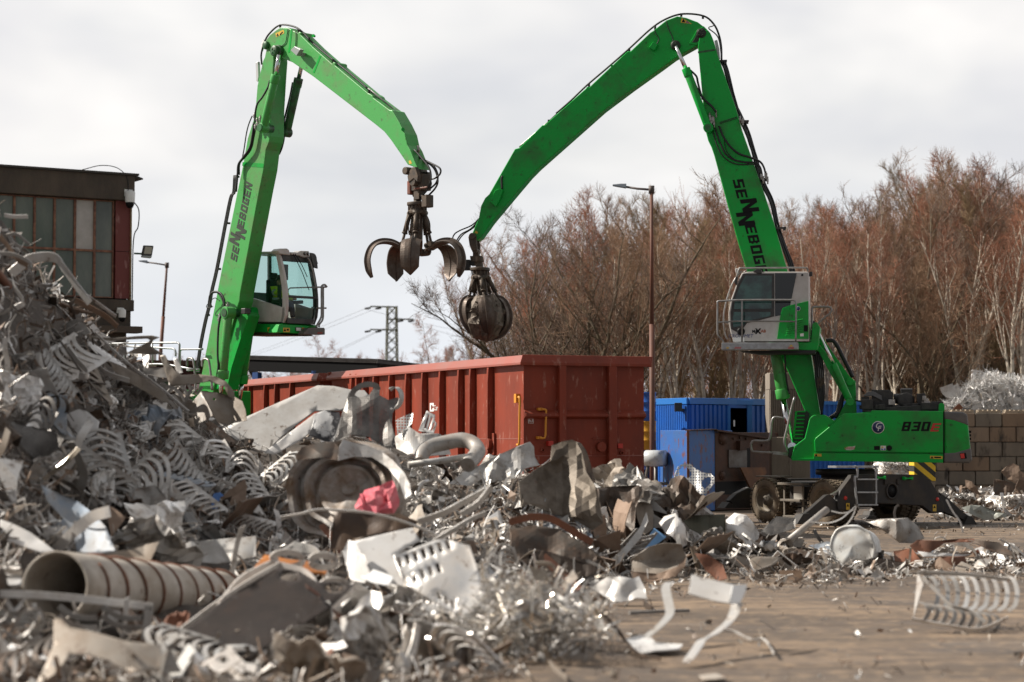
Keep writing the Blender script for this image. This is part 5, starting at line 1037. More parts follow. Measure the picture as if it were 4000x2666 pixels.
# ================================================================== shed with a corrugated roof
ya = W(*Z('y',(150,1098))[0], 86); yb = W(*Z('y',(1965,1150))[0], 82)
sh = thing('open_shed', 'open dark shed with a corrugated roof behind the red wagons', 'shed', (ya.x, ya.y, 0), atan2(yb.y-ya.y, yb.x-ya.x)); Ls = (yb-ya).length; za = ya.z; zb_ = yb.z-.0
DK = mat('shed_dark_steel', (.012,.012,.013), .6, spec=.1); 
m = MB(); n = 58; prof = []
for i in range(n+1):
    for o_, h_ in ((0,0),(.25,.0),(.35,.14),(.85,.14)): prof.append((( i+o_)*Ls/n, h_))
vs = []; 
for x, h_ in prof:
    s_ = za+(zb_-za)*x/Ls; vs += [(x,-.35,s_+h_),(x,7,s_+h_-.35)]
m.add(vs, [(2*i,2*i+1,2*i+3,2*i+2) for i in range(len(prof)-1)]); rf_ = m.build('roof', mat('corrugated_roof', (.12,.115,.11), .5, .4, dirt=(.06,.05,.05)), sh); so2 = rf_.modifiers.new('sol', 'SOLIDIFY'); so2.thickness = .03
m = MB(); m.prism([(0,-.3,za-.02),(Ls,-.3,zb_-.02),(Ls,-.3,zb_-.5),(0,-.3,za-.5)], (0,.15,0)); m.build('fascia_beam', DK, sh); m = MB(); m.box2((-.1,6.6,0),(Ls,6.8,min(za,zb_)-.9)); m.box2((Ls-.2,0,0),(Ls,6.6,zb_-.9)); m.box2((-.1,.6,0),(.0,6.6,za-.9)); m.build('wall', DK, sh)
m = MB(); m.box2((.2,-.3,0),(.5,-.05,za-.55)); m.box2((Ls*.5,-.3,0),(Ls*.5+.25,-.05,za-.55)); m.build('post', mat('post_blue', (.03,.08,.25), .5), sh)
m = MB(); m.prism([(-.05,-.3,za-.1),(-2.2,2.4,za-.55),(-2.2,2.4,za-.85),(-.05,-.3,za-.45)], (.0,.3,.0)); m.build('side_beam', DK, sh)
# ================================================================== blue container, press, drums, pillar, blocks
BLUE = mat('container_blue', (.012,.115,.48), .42, spec=.25, dirt=(.02,.10,.36), ds=1.2, coat=.1, bump=.05, bs=30)
BLUEL = mat('container_blue_rail', (.02,.16,.50), .4)
def corr_wall(m, p0, p1, z0, z1, n, dep, nrm):
    p0 = V((*p0, 0)); p1 = V((*p1, 0)); d = p1-p0; nr = V((*nrm, 0)).normalized(); pr = []
    for i in range(n):
        for o_, h_ in ((0,0),(.30,0),(.42,1),(.86,1),(.98,0)): pr.append(p0+d*((i+o_)/n)+nr*dep*h_)
    pr.append(p1); vs = [(q.x,q.y,z) for q in pr for z in (z0,z1)]
    m.add(vs, [(2*i,2*i+1,2*i+3,2*i+2) for i in range(len(pr)-1)])
B0 = W(2547,1575,69.6); B1 = W(2689,1567,67.6); B2 = W(3001,1567,70.2); B3 = W(2838,1567,68.84)
co = thing('shipping_container', 'blue corrugated container with an open doorway behind the rusty press', 'container', (B1.x,B1.y,0)); O = V((B1.x,B1.y,0)); zt = B1.z
def rel(p): return (p.x-O.x, p.y-O.y)
nL = (-(B1.y-B0.y), (B1.x-B0.x)); nL = (nL[0], nL[1]) if nL[1] < 0 else (-nL[0], -nL[1]); nF = (B2.y-B1.y, -(B2.x-B1.x))
m = MB(); corr_wall(m, rel(B0), rel(B1), 0, zt-.12, 20, .05, nL); o = m.build('corrugated_wall', BLUE, co); o.modifiers.new('s','SOLIDIFY').thickness = .02
D0 = B1.lerp(B2, .475); D1 = B1.lerp(B2, .80)
D0 = W(2846,1700,68.9); D1 = W(2926,1700,69.55)
m = MB(); corr_wall(m, rel(B1), rel(D0), 0, zt-.12, 9, .05, nF); o = m.build('corrugated_wall', BLUE, co); o.modifiers.new('s','SOLIDIFY').thickness = .02
m = MB(); corr_wall(m, rel(D1), rel(B2), 0, zt-.12, 4, .05, nF); o = m.build('corrugated_wall', BLUE, co); o.modifiers.new('s','SOLIDIFY').thickness = .02
m = MB(); r0, r1, r2 = V((*rel(B0),0)), V((*rel(B1),0)), V((*rel(B2),0)); up = V((0,0,zt))
m.bar(r0+up, r1+up, .14, .2); m.bar(r1+up, r2+up, .14, .2); d0, d1 = V((*rel(D0),0)), V((*rel(D1),0)); m.build('top_rail', BLUEL, co, .01)
m = MB(); zd = W(2880,1587,69).z; m.bar(d0-V((.3,.0,0))+V((0,-.12,zt-.02)), d1+V((.1,-.12,zt-.02)), .12, .16); m.bar(d0+V((0,-.1,0)), d0+V((0,-.1,zd)), .1); m.bar(d1+V((0,-.1,0)), d1+V((0,-.1,zt)), .16); m.build('door_frame', BLUEL, co, .01)
m = MB(); m.bar(d0+V((0,-.05,zd+.1)), d1+V((0,-.05,zd+.1)), .06, .32); m.build('door_header', BLUE, co)
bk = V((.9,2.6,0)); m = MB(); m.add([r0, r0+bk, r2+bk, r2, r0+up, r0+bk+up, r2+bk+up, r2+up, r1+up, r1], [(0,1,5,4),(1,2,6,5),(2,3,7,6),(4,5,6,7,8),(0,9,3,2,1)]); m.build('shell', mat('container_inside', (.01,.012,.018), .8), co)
m = MB(); q = W(2662,1592,67.9); m.box((q.x-O.x-.12, q.y-O.y-.25, q.z), (.24,.1,.28)); m.box((q.x-O.x+.02, q.y-O.y-.1, q.z-.08), (.1,.25,.08)); m.build('floodlight', BLACKP, co, .01); 
m = MB(); m.box((d0.x+.1, .5, W(2852,1655,69).z), (.05,.02,.2)); m.build('notice', WHT, co)
m = MB(); m.tube([(r0.x*.75,r0.y*.75,zt),(r0.x*.75,r0.y*.75,zt+1.2)], .01, 5); m.build('aerial', BLACKP, co)
# press
def ps(p, Y): return W(*Z('8', p)[0], Y)
P0, P1, P2, P3 = ps((312,805),65.6), ps((572,800),63.6), ps((822,795),64.6), ps((1330,845),66.4)
pr_ = thing('baling_press', 'rust-streaked blue and brown scrap press standing in front of the blue container', 'press', (P1.x,P1.y,0)); O = V((P1.x,P1.y,0)); zt = P1.z
PB = mat('press_blue', (.025,.12,.40), .45, dirt=(.05,.12,.28), ds=1.6, da=.4, thr=.56, dirt2=(.16,.05,.025), d2s=5, d2t=.60, bump=.2, bs=20, stretch=(1,1,.5))
PBR = mat('press_brown_steel', (.045,.03,.024), .65, .3, dirt=(.10,.045,.028), ds=2, bump=.4, bs=12)
p0, p1, p2, p3 = [V((p.x-O.x, p.y-O.y, 0)) for p in (P0, P1, P2, P3)]; bk = V((.8,2.5,0))
m = MB(); m.prism([p0, p1, p2, p2+bk, p0+bk], (0,0,zt)); m.build('hopper', PB, pr_, .015)
m = MB(); m.prism([p2+V((.01,0,0)), p3, p3+bk, p2+bk], (0,0,zt-.06)); fr_ = m.build('frame', PBR, pr_, .02)
dF = (p3-p2).normalized(); nF3 = V((dF.y, -dF.x, 0))
m = MB(); m.bar(p1+V((0,0,0))+V((0,-.02,0)), p1+V((0,-.02,zt)), .07); m.build('edge_strip', mat('press_rust', (.16,.06,.035), .7), pr_)
m = MB(); m.bar(p2+V((0,-.03,zt)), p3+V((0,-.03,zt-.25)), .25, .05); m.bar(p1+V((0,0,zt)), p2+V((0,0,zt+.03)), .2, .03); m.build('top_flange', PBR, pr_)
def fp(p): 
    d = ray(*Z('8', p)[0]); o_ = O+p2; t = (o_-CP).dot(nF3)/d.dot(nF3); return CP+d*t-O
for p, r_ in (((900,880),.20),((892,1225),.14)):
    q = fp(p); m = MB(); m.lathe([(-.01,r_),(.03,r_),(.03,r_*.8),(.06,r_*.8),(.06,0)], q, nF3, 22)
    for k in range(8): a = q+nF3*.03+dF*cos(k*.785)*r_*.9+V((0,0,sin(k*.785)*r_*.9)); m.cyl(a, a+nF3*.03, .02, 6)
    m.build('flange', PBR, fr_)
m = MB(); a, b = fp((948,985)), fp((1118,1150)); m.prism([a, V((b.x,b.y,a.z)), b, V((a.x,a.y,b.z))], nF3*.05); m.build('wear_plate', mat('wear_plate', (.15,.145,.14), .5, .4, dirt=(.08,.06,.05)), fr_)
m = MB(); a, b = fp((1125,970)), fp((1160,1150)); m.prism([a, V((b.x,b.y,a.z)), b, V((a.x,a.y,b.z))], nF3*.008); a, b = fp((830,1285)), fp((1130,1400)); m.prism([a, V((b.x,b.y,a.z)), b, V((a.x,a.y,b.z))], nF3*.008); m.build('opening', BLK, fr_)
m = MB()
for p in ((1000,880),(1060,870),(1120,880),(1180,930),(1240,880),(1270,940)): q = fp(p); m.cyl(q, q+nF3*.05, .04, 8)
a, b = fp((1030,900)), fp((1090,990)); m.prism([a, V((b.x,b.y,a.z)), b, V((a.x,a.y,b.z))], nF3*.15)
m.build('bolt', PBR, fr_)
m = MB(); a = [fp(p) for p in ((995,1150),(1225,1150),(1240,1195),(1160,1330),(1090,1345))]; m.prism([q+nF3*.25 for q in a], nF3*.06); m.build('chute_plate', mat('chute_rust', (.20,.09,.04), .6, .3, dirt=(.10,.05,.03), ds=3), pr_)
# tank at the left of the press
q0, q1 = ps((150,1065),65.2), ps((330,1065),64.9); ta = thing('pressure_tank', 'white and blue lying tank on a pipe stand at the left of the press', 'tank', (q0.x,q0.y,0)); R_ = .25; d = V((q1.x-q0.x, q1.y-q0.y, 0)); zz = q0.z
m = MB(); m.lathe([(-.14,0),(-.13,.12),(-.07,.20),(0,R_),(d.length,R_),(d.length,0)], (.1,0,zz), d, 32); m.build('shell', mat('tank_paint', (.5,.52,.53), .35, dirt=(.02,.05,.16), ds=.9, da=.08, thr=.52, dirt2=(.3,.27,.22), d2s=8), ta)
m = MB(); hose(m, [(.15,-.1,zz-.2),(.1,-.1,zz-.6),(.25,-.1,zz-.75),(1.4,-.1,zz-.77)], .05, 8); m.tube([(.4,.2,zz-.1),(.4,.2,-.1)], .06, 8); m.tube([(1.1,.2,zz-.1),(1.1,.2,-.1)], .06, 8); m.build('stand', MATS['platform_grey'], ta)
# stacked drums
def drum(px, py, Y, mt, label):
    q = W(px, py, Y); t_ = thing('steel_drum', label, 'drum', (q.x, q.y, q.z-.44), 0, 'stacked steel drums beside the blue container')
    m = MB(); m.lathe([(0,.0),(0,.30),(.02,.31),(.28,.29),(.29,.305),(.31,.305),(.32,.29),(.56,.29),(.57,.305),(.59,.305),(.60,.29),(.86,.29),(.88,.305),(.88,0)], (0,0,0), (0,0,1), 32); m.build('barrel', mt, t_)
    m = MB(); m.lathe([(.88,.305),(.9,.305),(.9,.28),(.885,.28)], (0,0,0), (0,0,1), 32); m.build('lid', mt, t_)
DG = mat('drum_green', (.01,.09,.035), .4); DB = mat('drum_blue', (.02,.10,.40), .35); DY = mat('drum_yellow', (.55,.27,.02), .4)
for k, (dx, nm) in enumerate(((2526,'front'),(2484,'rear'))):
    Yd = 66.6+k*1.2; zs = [0, .905, 1.81, 2.715]
    for j, (mt, c_) in enumerate(((DG,'dark green'),(mat('drum_navy', (.012,.025,.12), .4),'dark blue'),(DY,'yellow'),(DB,'bright blue'))):
        q = W(dx, 1700, Yd); t0 = HOR-(zs[j]+.44-CH)/Yd*FPX; drum(dx, HOR-(zs[j]+.44-CH)/Yd*FPX, Yd, mt, f'{c_} steel drum, {("lowest","second from the ground","third from the ground","topmost")[j]} in the {nm} stack')
# concrete pillar and blocks
CONC = mat('weathered_concrete', (.27,.23,.185), .85, dirt=(.10,.08,.06), ds=.8, da=.5, thr=.56, bump=.5, bs=18, stretch=(1,1,.35), dirt2=(.07,.06,.05), d2s=3, d2t=.66)
c0, c1 = W(3006,1457,68), W(3142,1457,68); cp_ = thing('concrete_pillar', 'tall pale concrete slab with vertical grooves behind the right handler\'s lift cylinder', 'pillar', (c0.x,68,0)); w__ = c1.x-c0.x; zt = c0.z; zg = W(3006,1522,68).z
m = MB(); m.box2((0,0,zg),(w__,1.2,zt)); m.build('cap', CONC, cp_, .02); m = MB(); corr_wall(m, (0,0.0), (w__,0.0), 1.5, zg-.004, 20, -.04, (0,1)); m.build('corrugated_wall', CONC, cp_); m = MB(); m.box2((0,.06,1.5),(w__,1.2,zg-.004)); m.build('core', CONC, cp_); m = MB(); m.box2((-.15,-.15,0),(w__+.15,1.3,1.496)); m.build('base', CONC, cp_, .02)
q = W(2990,1750,66.9); q2 = W(3090,1750,66.9); m = MB(); m.box2((q.x,66.9,0),(q2.x,67.7,W(3000,1708,66.9).z)); tag(m.build('concrete_block', CONC, None, .03), 'single brown concrete block standing beside the press', 'block')
# distant blue container visible through the handler's linkage
q = W(3216,1575,84); q2 = W(3275,1580,84); t_ = thing('shipping_container', 'distant blue container seen between the right handler\'s boom and engine', 'container', (q.x-1,84,0)); m = MB(); corr_wall(m, (0,0),(2.6,0),0,q.z,14,.05,(0,-1)); m.build('corrugated_wall', BLUE, t_); m = MB(); m.box2((0,.06,0),(2.6,5,q.z)); m.build('shell', BLUE, t_); m = MB(); m.bar((0,-.03,q.z),(2.6,-.03,q.z),.12,.14); m.build('top_rail', BLUEL, t_)
# ================================================================== wall of concrete blocks
YW = 88.; FWL = Frame(W(3560,1700,YW).x, YW, 4); 
def rz(p, l=0.): return FWL.at(Z('r', p)[0], l)
bw = fthing('concrete_block_wall', 'stacked wall of big brown concrete blocks below the silver scrap at the right', 'wall', FWL)
BLKS = [mat('block_concrete_%s' % n_, c_, .85, dirt=d_, ds=.7, da=.5, thr=.55, bump=.5, bs=15, stretch=(1,1,.35), dirt2=(.05,.042,.035), d2s=2.2, d2t=.60) for n_, c_, d_ in (('tan', (.36,.27,.19), (.18,.135,.10)), ('grey', (.27,.23,.18), (.13,.11,.09)), ('brown', (.30,.215,.145), (.17,.12,.085)))]
zs = [rz((600,y)).z for y in (1180,1112,988,862,735,602,478)]; zs[0] = 0
L_ = rz((708,700)).x-rz((473,700)).x; offs = [0,.0,.5,.02,.53,.03,.5]
for j in range(6):
    x = rz((470,700)).x - L_*(4 if j % 2 else 3.5) + offs[j]*.06
    while x < 14.5:
        if x+L_ > -1.0:
            m = MB(); g_ = .02; m.box2((x+g_, random.uniform(-.03,.03), zs[j]+.012), (x+L_-g_, .8, zs[j+1]-.012)); bb = m.build('block', BLKS[random.randrange(3)], bw, .025)
            if j == 5:
                m = MB(); n_ = 5
                for k in range(n_):
                    a = x+.15+k*(L_-.3)/(n_-1)*.92; m.prism([(a,.1,zs[6]),(a+.22,.1,zs[6]),(a+.17,.1,zs[6]+.13),(a+.05,.1,zs[6]+.13)], (0,.55,0))
                m.build('stud', mat('stud_concrete', (.38,.31,.23), .85), bb)
        x += L_
m = MB(); m.box2((-1.0,.2,0),(14.5,.7,zs[6]-.03)); m.build('core', CONC, bw)
# striped block under the right machine
q = W(3570,1820,70.5); q2 = W(3655,1820,70.5); sb = thing('concrete_block', 'concrete block with yellow and black hazard stripes behind the right handler', 'block', (q.x,70.5,0)); w__ = q2.x-q.x; zA = W(3600,1880,70.5).z; zT = W(3600,1795,70.5).z
def hz_mat():
    m = bpy.data.materials.new('hazard_stripes'); m.use_nodes = True; nt = m.node_tree; b = nt.nodes['Principled BSDF']; tc = nt.nodes.new('ShaderNodeTexCoord'); mp = nt.nodes.new('ShaderNodeMapping'); mp.inputs['Rotation'].default_value = (0, radians(50), 0); nt.links.new(tc.outputs['Object'], mp.inputs[0])
    wv = nt.nodes.new('ShaderNodeTexWave'); wv.inputs['Scale'].default_value = 1.05; wv.wave_profile = 'SIN'; nt.links.new(mp.outputs[0], wv.inputs[0]); c = nt.nodes.new('ShaderNodeMath'); c.operation = 'GREATER_THAN'; c.inputs[1].default_value = .5; nt.links.new(wv.outputs[0 if True else 1], c.inputs[0])
    x = nt.nodes.new('ShaderNodeMix'); x.data_type = 'RGBA'; nt.links.new(c.outputs[0], x.inputs[0]); x.inputs[6].default_value = (.03,.03,.028,1); x.inputs[7].default_value = (.72,.48,.03,1); nt.links.new(x.outputs[2], b.inputs['Base Color']); b.inputs['Roughness'].default_value = .6; return m
m = MB(); m.box2((0,0,zA),(w__,.9,zT)); m.build('striped_top', hz_mat(), sb, .02); m = MB(); m.box2((.02,.02,0),(w__-.02,.9,zA-.003)); m.build('base', CONC, sb, .02)
# ================================================================== hillside, bare trees, thicket
def interp(T, x):
    if x <= T[0][0]: return T[0][1]
    for (a, b), (c, d) in zip(T, T[1:]):
        if x <= c: return b+(d-b)*(x-a)/(c-a)
    return T[-1][1]
def sstep(a, b, x): t = min(1, max(0, (x-a)/(b-a))); return t*t*(3-2*t)
def hill_z(x, y):
    px = 2000+FPX*x/max(y, 1); return 8.5*sstep(104, 150, y)*sstep(2350, 3700, px)
LITTER = mat('leaf_litter', (.085,.055,.035), .95, dirt=(.045,.032,.024), ds=1.2, da=.5, bump=.5, bs=8)
m = MB(); ny_, nx_ = 26, 40
for j in range(ny_+1):
    y = 92+j*6
    for i in range(nx_+1): x = (1500+i*80-2000)/FPX*y; m.v.append((x, y, .03+hill_z(x, y)+.25*noise.noise((x*.2, y*.2, 0))*sstep(92, 100, y)))
for j in range(ny_):
    for i in range(nx_): a = j*(nx_+1)+i; m.f.append([a, a+1, a+nx_+2, a+nx_+1]); m.sm.append(True); m.mi.append(0)
kind(m.build('hillside', LITTER), 'structure')
BARKW = mat('birch_bark', (.50,.44,.36), .8, dirt=(.09,.07,.055), ds=5, da=.2, thr=.60, stretch=(1,1,.7), rand=.15)
BARKD = mat('dark_bark', (.075,.055,.042), .9, dirt=(.15,.12,.07), ds=3, rand=.25)
BARKY = mat('lichen_bark', (.28,.20,.10), .9, dirt=(.14,.11,.07), ds=3, rand=.2)
TW = [mat('twigs_red_brown', (.36,.15,.088), .9, dirt=(.26,.14,.09), ds=.8, rand=.3), mat('twigs_brown', (.28,.165,.10), .9, dirt=(.20,.13,.08), ds=.8, rand=.25), mat('twigs_ochre', (.28,.19,.10), .9, dirt=(.18,.13,.08), ds=.8, rand=.25), mat('twigs_dark', (.14,.095,.07), .9, rand=.25)]
class Fast:
    def __init__(s): s.m = MB()
    def tri(s, pts, r0, r1):
        """three-sided tapering twig"""
        n = len(pts); v = s.m.v; o = len(v); d = (pts[-1]-pts[0]); u = d.orthogonal().normalized(); w = d.cross(u).normalized()
        for i, p in enumerate(pts):
            r = r0+(r1-r0)*i/(n-1)
            for c, q in ((1,0),(-.5,.866),(-.5,-.866)): v.append((p.x+(u.x*c+w.x*q)*r, p.y+(u.y*c+w.y*q)*r, p.z+(u.z*c+w.z*q)*r))
        for i in range(n-1):
            a = o+3*i; s.m.f += [[a,a+1,a+4,a+3],[a+1,a+2,a+5,a+4],[a+2,a,a+3,a+5]]; s.m.sm += [True]*3; s.m.mi += [0]*3
def rvec(R): 
    while True:
        q = V((R.uniform(-1,1), R.uniform(-1,1), R.uniform(-1,1)))
        if .05 < q.length < 1: return q.normalized()
def make_tree(seed, H, style):
    R = random.Random(seed); tr = MB(); cr = Fast()
    P = dict(slim=dict(n1=22, st=.40, up1=2.1, l1=.24, n2=6, n3=5, droop=.3, wob=.032, r=.19, l2=.42, l3=.36), birch=dict(n1=34, st=.34, up1=1.8, l1=.25, n2=7, n3=6, droop=.3, wob=.04, r=.16, l2=.42, l3=.36),
             poplar=dict(n1=46, st=.12, up1=2.0, l1=.30, n2=8, n3=6, droop=.5, wob=.03, r=.15, l2=.4, l3=.34),
             spread=dict(n1=20, st=.14, up1=1.0, l1=.5, n2=9, n3=8, droop=.25, wob=.10, r=.22, l2=.40, l3=.30),
             alder=dict(n1=40, st=.10, up1=.35, l1=.26, n2=8, n3=6, droop=.2, wob=.03, r=.12, l2=.42, l3=.36))[style]
    def path(p, d, L_, n, wob, up):
        out = [p]; d = d.normalized()
        for i in range(n): d = (d+rvec(R)*wob+V((0,0,up))*(1/n)).normalized(); p = p+d*(L_/n); out.append(p)
        return out
    lean = V((R.uniform(-.1,.1), R.uniform(-.06,.06), 1)); tk = path(V((0,0,-.3)), lean, H, 16, P['wob']*2.2, .12)
    tr.tube(tk, [P['r']*(1-.93*(i/16)**.9) for i in range(17)], 7)
    forks = [tk]
    if style in ('birch', 'slim', 'spread'):
        for k in range(3 if style == 'spread' else 1):
            i0 = R.randrange(1, 4) if style == 'spread' else R.randrange(3, 7); d = (lean+V((R.uniform(-.4,.4), R.uniform(-.3,.3), 0))*(1 if style == 'spread' else .5)).normalized(); L_ = H*(1-i0/16)*R.uniform(.75,.95)
            f = path(tk[i0], d, L_, 12, P['wob']*2.5, .25); r0 = P['r']*(1-.93*i0/16)*.75; tr.tube(f, [r0*(1-.92*(i/12)) for i in range(13)], 6, False); forks.append(f)
    for ft in forks:
        nn = len(ft)-1; n1 = P['n1'] if ft is tk else int(P['n1']*.6)
        for k in range(n1):
            t = P['st']+(1-P['st'])*(k+R.random())/n1; x = t*nn; i = min(int(x), nn-1); p = ft[i].lerp(ft[i+1], x-i); a = R.uniform(0, 2*pi)
            fall = (1-.78*((t-P['st'])/(1-P['st'])))
            L1 = H*P['l1']*fall*R.uniform(.55,1.1)
            d = V((cos(a), sin(a), P['up1']*R.uniform(.6,1.3))); b1 = path(p, d, L1, 6, .16, P['droop']+.3); r1 = max(.014, P['r']*.30*fall)
            tr.tube(b1, [r1*(1-.8*j/6) for j in range(7)], 4, False)
            for q in range(P['n2']):
                t2 = .18+.82*(q+R.random())/P['n2']; x2 = t2*6; j = min(int(x2), 5); p2 = b1[j].lerp(b1[j+1], x2-j); d1 = (b1[j+1]-b1[j]).normalized()
                L2 = L1*P['l2']*(1.1-.55*t2)*R.uniform(.6,1.2)+.15; d2 = d1*.8+rvec(R)*.8; b2_ = path(p2, d2, L2, 3, .2, P['droop']); cr.tri(b2_, .013, .006)
                for w_ in range(P['n3']):
                    t3 = .2+.8*(w_+R.random())/P['n3']; x3 = t3*3; jj = min(int(x3), 2); p3 = b2_[jj].lerp(b2_[jj+1], x3-jj); d3 = (b2_[jj+1]-b2_[jj]).normalized()*.8+rvec(R)*.75
                    cr.tri(path(p3, d3, (L2*P['l3']+.22)*R.uniform(.6,1.3), 2, .2, P['droop']*1.4), .0068, .004)
    return tr, cr.m
VARS = {}
for st, seeds, bark, tw in (('birch', (1,2,3), BARKW, (0,0,1)), ('slim', (5,6,7,8), BARKW, (0,0,1,0)), ('poplar', (11,12), BARKY, (2,1)), ('spread', (21,22), BARKD, (1,3)), ('alder', (31,32), BARKD, (1,0))):
    VARS[st] = []
    for k, sd_ in enumerate(seeds):
        a, b = make_tree(sd_, 14., st); tm = a._build('trunk', bark); cm = b._build('crown', TW[tw[k]])
        VARS[st].append((tm.data, cm.data)); bpy.data.objects.remove(tm); bpy.data.objects.remove(cm)
def put_tree(st, k, x, y, z, H, rot, label, group):
    names = dict(slim='birch_tree', birch='birch_tree', poplar='poplar_tree', spread='bare_tree', alder='alder_tree')
    t_ = thing(names[st], label, 'tree', (x, y, z), rot, group); s_ = H/14.; t_.scale = (s_*random.uniform(.9,1.1), s_, s_)
    tm, cm = VARS[st][k % len(VARS[st])]
    for nm, me in (('trunk', tm), ('crown', cm)): o = bpy.data.objects.new(nm, me); COL.objects.link(o); o.parent = t_
SKYL = [(1900,1120),(2000,1010),(2090,800),(2200,740),(2330,690),(2430,730),(2500,760),(2600,665),(2800,660),(2900,730),(3050,790),(3200,770),(3300,740),(3450,690),(3600,600),(3680,540),(3760,520),(3850,570),(4000,590),(4200,560)]
RT = random.Random(5)
NTH = ['first','second','third','fourth','fifth','sixth','seventh','eighth','ninth','tenth','eleventh','twelfth','thirteenth','fourteenth','fifteenth','sixteenth','seventeenth','eighteenth','nineteenth','twentieth','twenty-first','twenty-second','twenty-third','twenty-fourth']; NTH += ['twenty-'+w_ for w_ in NTH[4:9]]+['thirtieth']+['thirty-'+w_ for w_ in NTH[0:9]]
def tree_row(items, rowname, group):
    items.sort(key=lambda t: t[1]); desc = dict(slim='slim white-stemmed birch', birch='white-stemmed birch', poplar='upright bare poplar', spread='dark spreading bare tree', alder='slim bare alder'); cnt = {}
    for st, px, Y, H, k in items:
        c = cnt.get(st, 0); cnt[st] = c+1; x = (px-2000)/FPX*Y
        put_tree(st, k, x, Y, hill_z(x, Y)-.1, H, RT.uniform(0, 6.28), f'{desc[st]}, {NTH[c]} from the left in the {rowname}', group)
def hgt(px, Y, f): x = (px-2000)/FPX*Y; return max(3., ((HOR-interp(SKYL, px))/FPX*Y+CH-hill_z(x, Y))*f)
front = [('spread',2150,91,0,1),('spread',2370,90,0,0),('birch',2275,92,.62,0),('birch',2520,92,.75,1),('birch',2640,91,.8,2),('birch',2720,93,.72,3),('birch',2850,91,.8,0),('birch',2960,92,.86,1),('birch',3080,92,.9,2),('birch',3225,91,.86,3),('birch',3390,92,.84,0),('spread',3640,92,.74,0),('birch',3560,94,.7,2),('birch',3780,92,.8,1),('birch',3950,91,.84,3),('birch',4080,93,.85,0)]
front = [('slim' if t[0] == 'birch' else t[0],)+t[1:] for t in front]+[('slim', px, Y, f, k) for k, (px, Y, f) in enumerate(((2470,93,.8),(2580,92,.68),(2780,92,.82),(2905,93,.8),(3020,93,.8),(3150,92,.9),(3300,93,.86),(3340,91,.7),(3470,93,.84),(3700,93,.85),(3870,93,.8),(4000,92,.86)))]
tree_row([(st, px, Y, hgt(px, Y, f) if f else hgt(px, Y, 1.02), k) for st, px, Y, f, k in front], 'front row of the wood', 'trees in the front row of the wood')
for r_, (Y, n_, f0, f1, nm) in enumerate(((97,18,.78,.98,'second row of the wood'),(104,19,.85,1.0,'third row of the wood'),(113,20,.9,1.02,'fourth row of the wood'),(124,20,.92,1.03,'rearmost row of the wood'))):
    it = []
    for i in range(n_):
        px = 2010+(4160-2010)*(i+RT.uniform(.1,.9))/n_
        if px < 2440 and r_ > 1 and RT.random() < .5: continue
        st = 'birch'
        if 2440 < px < 2900: st = RT.choice(['poplar','poplar','birch'])
        elif px < 2440: st = RT.choice(['spread','birch','birch'])
        elif px > 3450: st = RT.choice(['birch','birch','spread','poplar'])
        y_ = Y+RT.uniform(-3,3); it.append((st, px, y_, hgt(px, y_, RT.uniform(f0, f1)), RT.randrange(4)))
    tree_row(it, nm, 'trees in the '+nm)
# thinner trees against the sky in the middle and at the left
SK2 = [(600,1370),(700,1330),(820,1380),(900,1370),(980,1350),(1100,1360),(1200,1300),(1280,1270),(1350,1330),(1420,1280),(1500,1360),(1600,1310),(1680,1210),(1760,1200),(1850,1290),(1950,1230),(2020,1180)]
it = []
for i in range(22):
    px = 930+620*(i+RT.uniform(.1,.9))/22; Y = RT.uniform(165,195); it.append((RT.choice(['alder','alder','birch']), px, Y, ((HOR-interp(SK2, px))/FPX*Y+CH)*RT.uniform(.75,1.0), RT.randrange(4)))
tree_row(it, 'far belt behind the shed', 'trees in the far belt behind the shed')
it = []
for i in range(11):
    px = 1560+420*(i+RT.uniform(.1,.9))/11; Y = RT.uniform(125,140); it.append((RT.choice(['alder','alder','birch']), px, Y, ((HOR-interp(SK2, px))/FPX*Y+CH)*RT.uniform(.78,1.02), RT.randrange(4)))
it.append(('birch', 1945, 120, (HOR-985)/FPX*120+CH, 1)); tree_row(it, 'open belt right of the pylon', 'trees in the open belt by the pylon')
it = []
for i in range(5):
    px = 660+150*(i+RT.uniform(.1,.9))/5; Y = RT.uniform(125,140); it.append((RT.choice(['spread','alder']), px, Y, ((HOR-interp(SK2, px))/FPX*Y+CH)*RT.uniform(.8,1.0), RT.randrange(4)))
tree_row(it, 'clump left of the left handler', 'trees left of the left handler')
# thicket at the edge of the wood and the dense wood behind
def twig_mass(name, n_, gen, mats, label, cat):
    F_ = Fast()
    for i in range(n_):
        p, d, L_, r = gen(); q = p+d*L_*.5+rvec(RT)*L_*.08; F_.tri([p, q, p+d*L_+rvec(RT)*L_*.15], r, r*.4)
        for k in range(3): s_ = p.lerp(p+d*L_, RT.uniform(.3,1)); e = s_+(d+rvec(RT)*.7)*L_*.35; F_.tri([s_, e], r*.55, r*.3)
        for k in range(len(F_.m.mi)-15, len(F_.m.mi)): F_.m.mi[k] = i % len(mats)
    o = F_.m._build(name, mats); kind(o, 'stuff'); return tag(o, label, cat)
def g1():
    px = RT.uniform(1560, 4200); Y = RT.uniform(86 if px < 3450 else 92, 103); x = (px-2000)/FPX*Y; return V((x, Y, hill_z(x, Y))), (V((0,0,1))+rvec(RT)*.75).normalized(), RT.uniform(.8,3.4), RT.uniform(.008,.02)
twig_mass('thicket', 5200, g1, [TW[1], TW[3], TW[2]], 'tangled bare brushwood along the edge of the wood', 'brushwood')
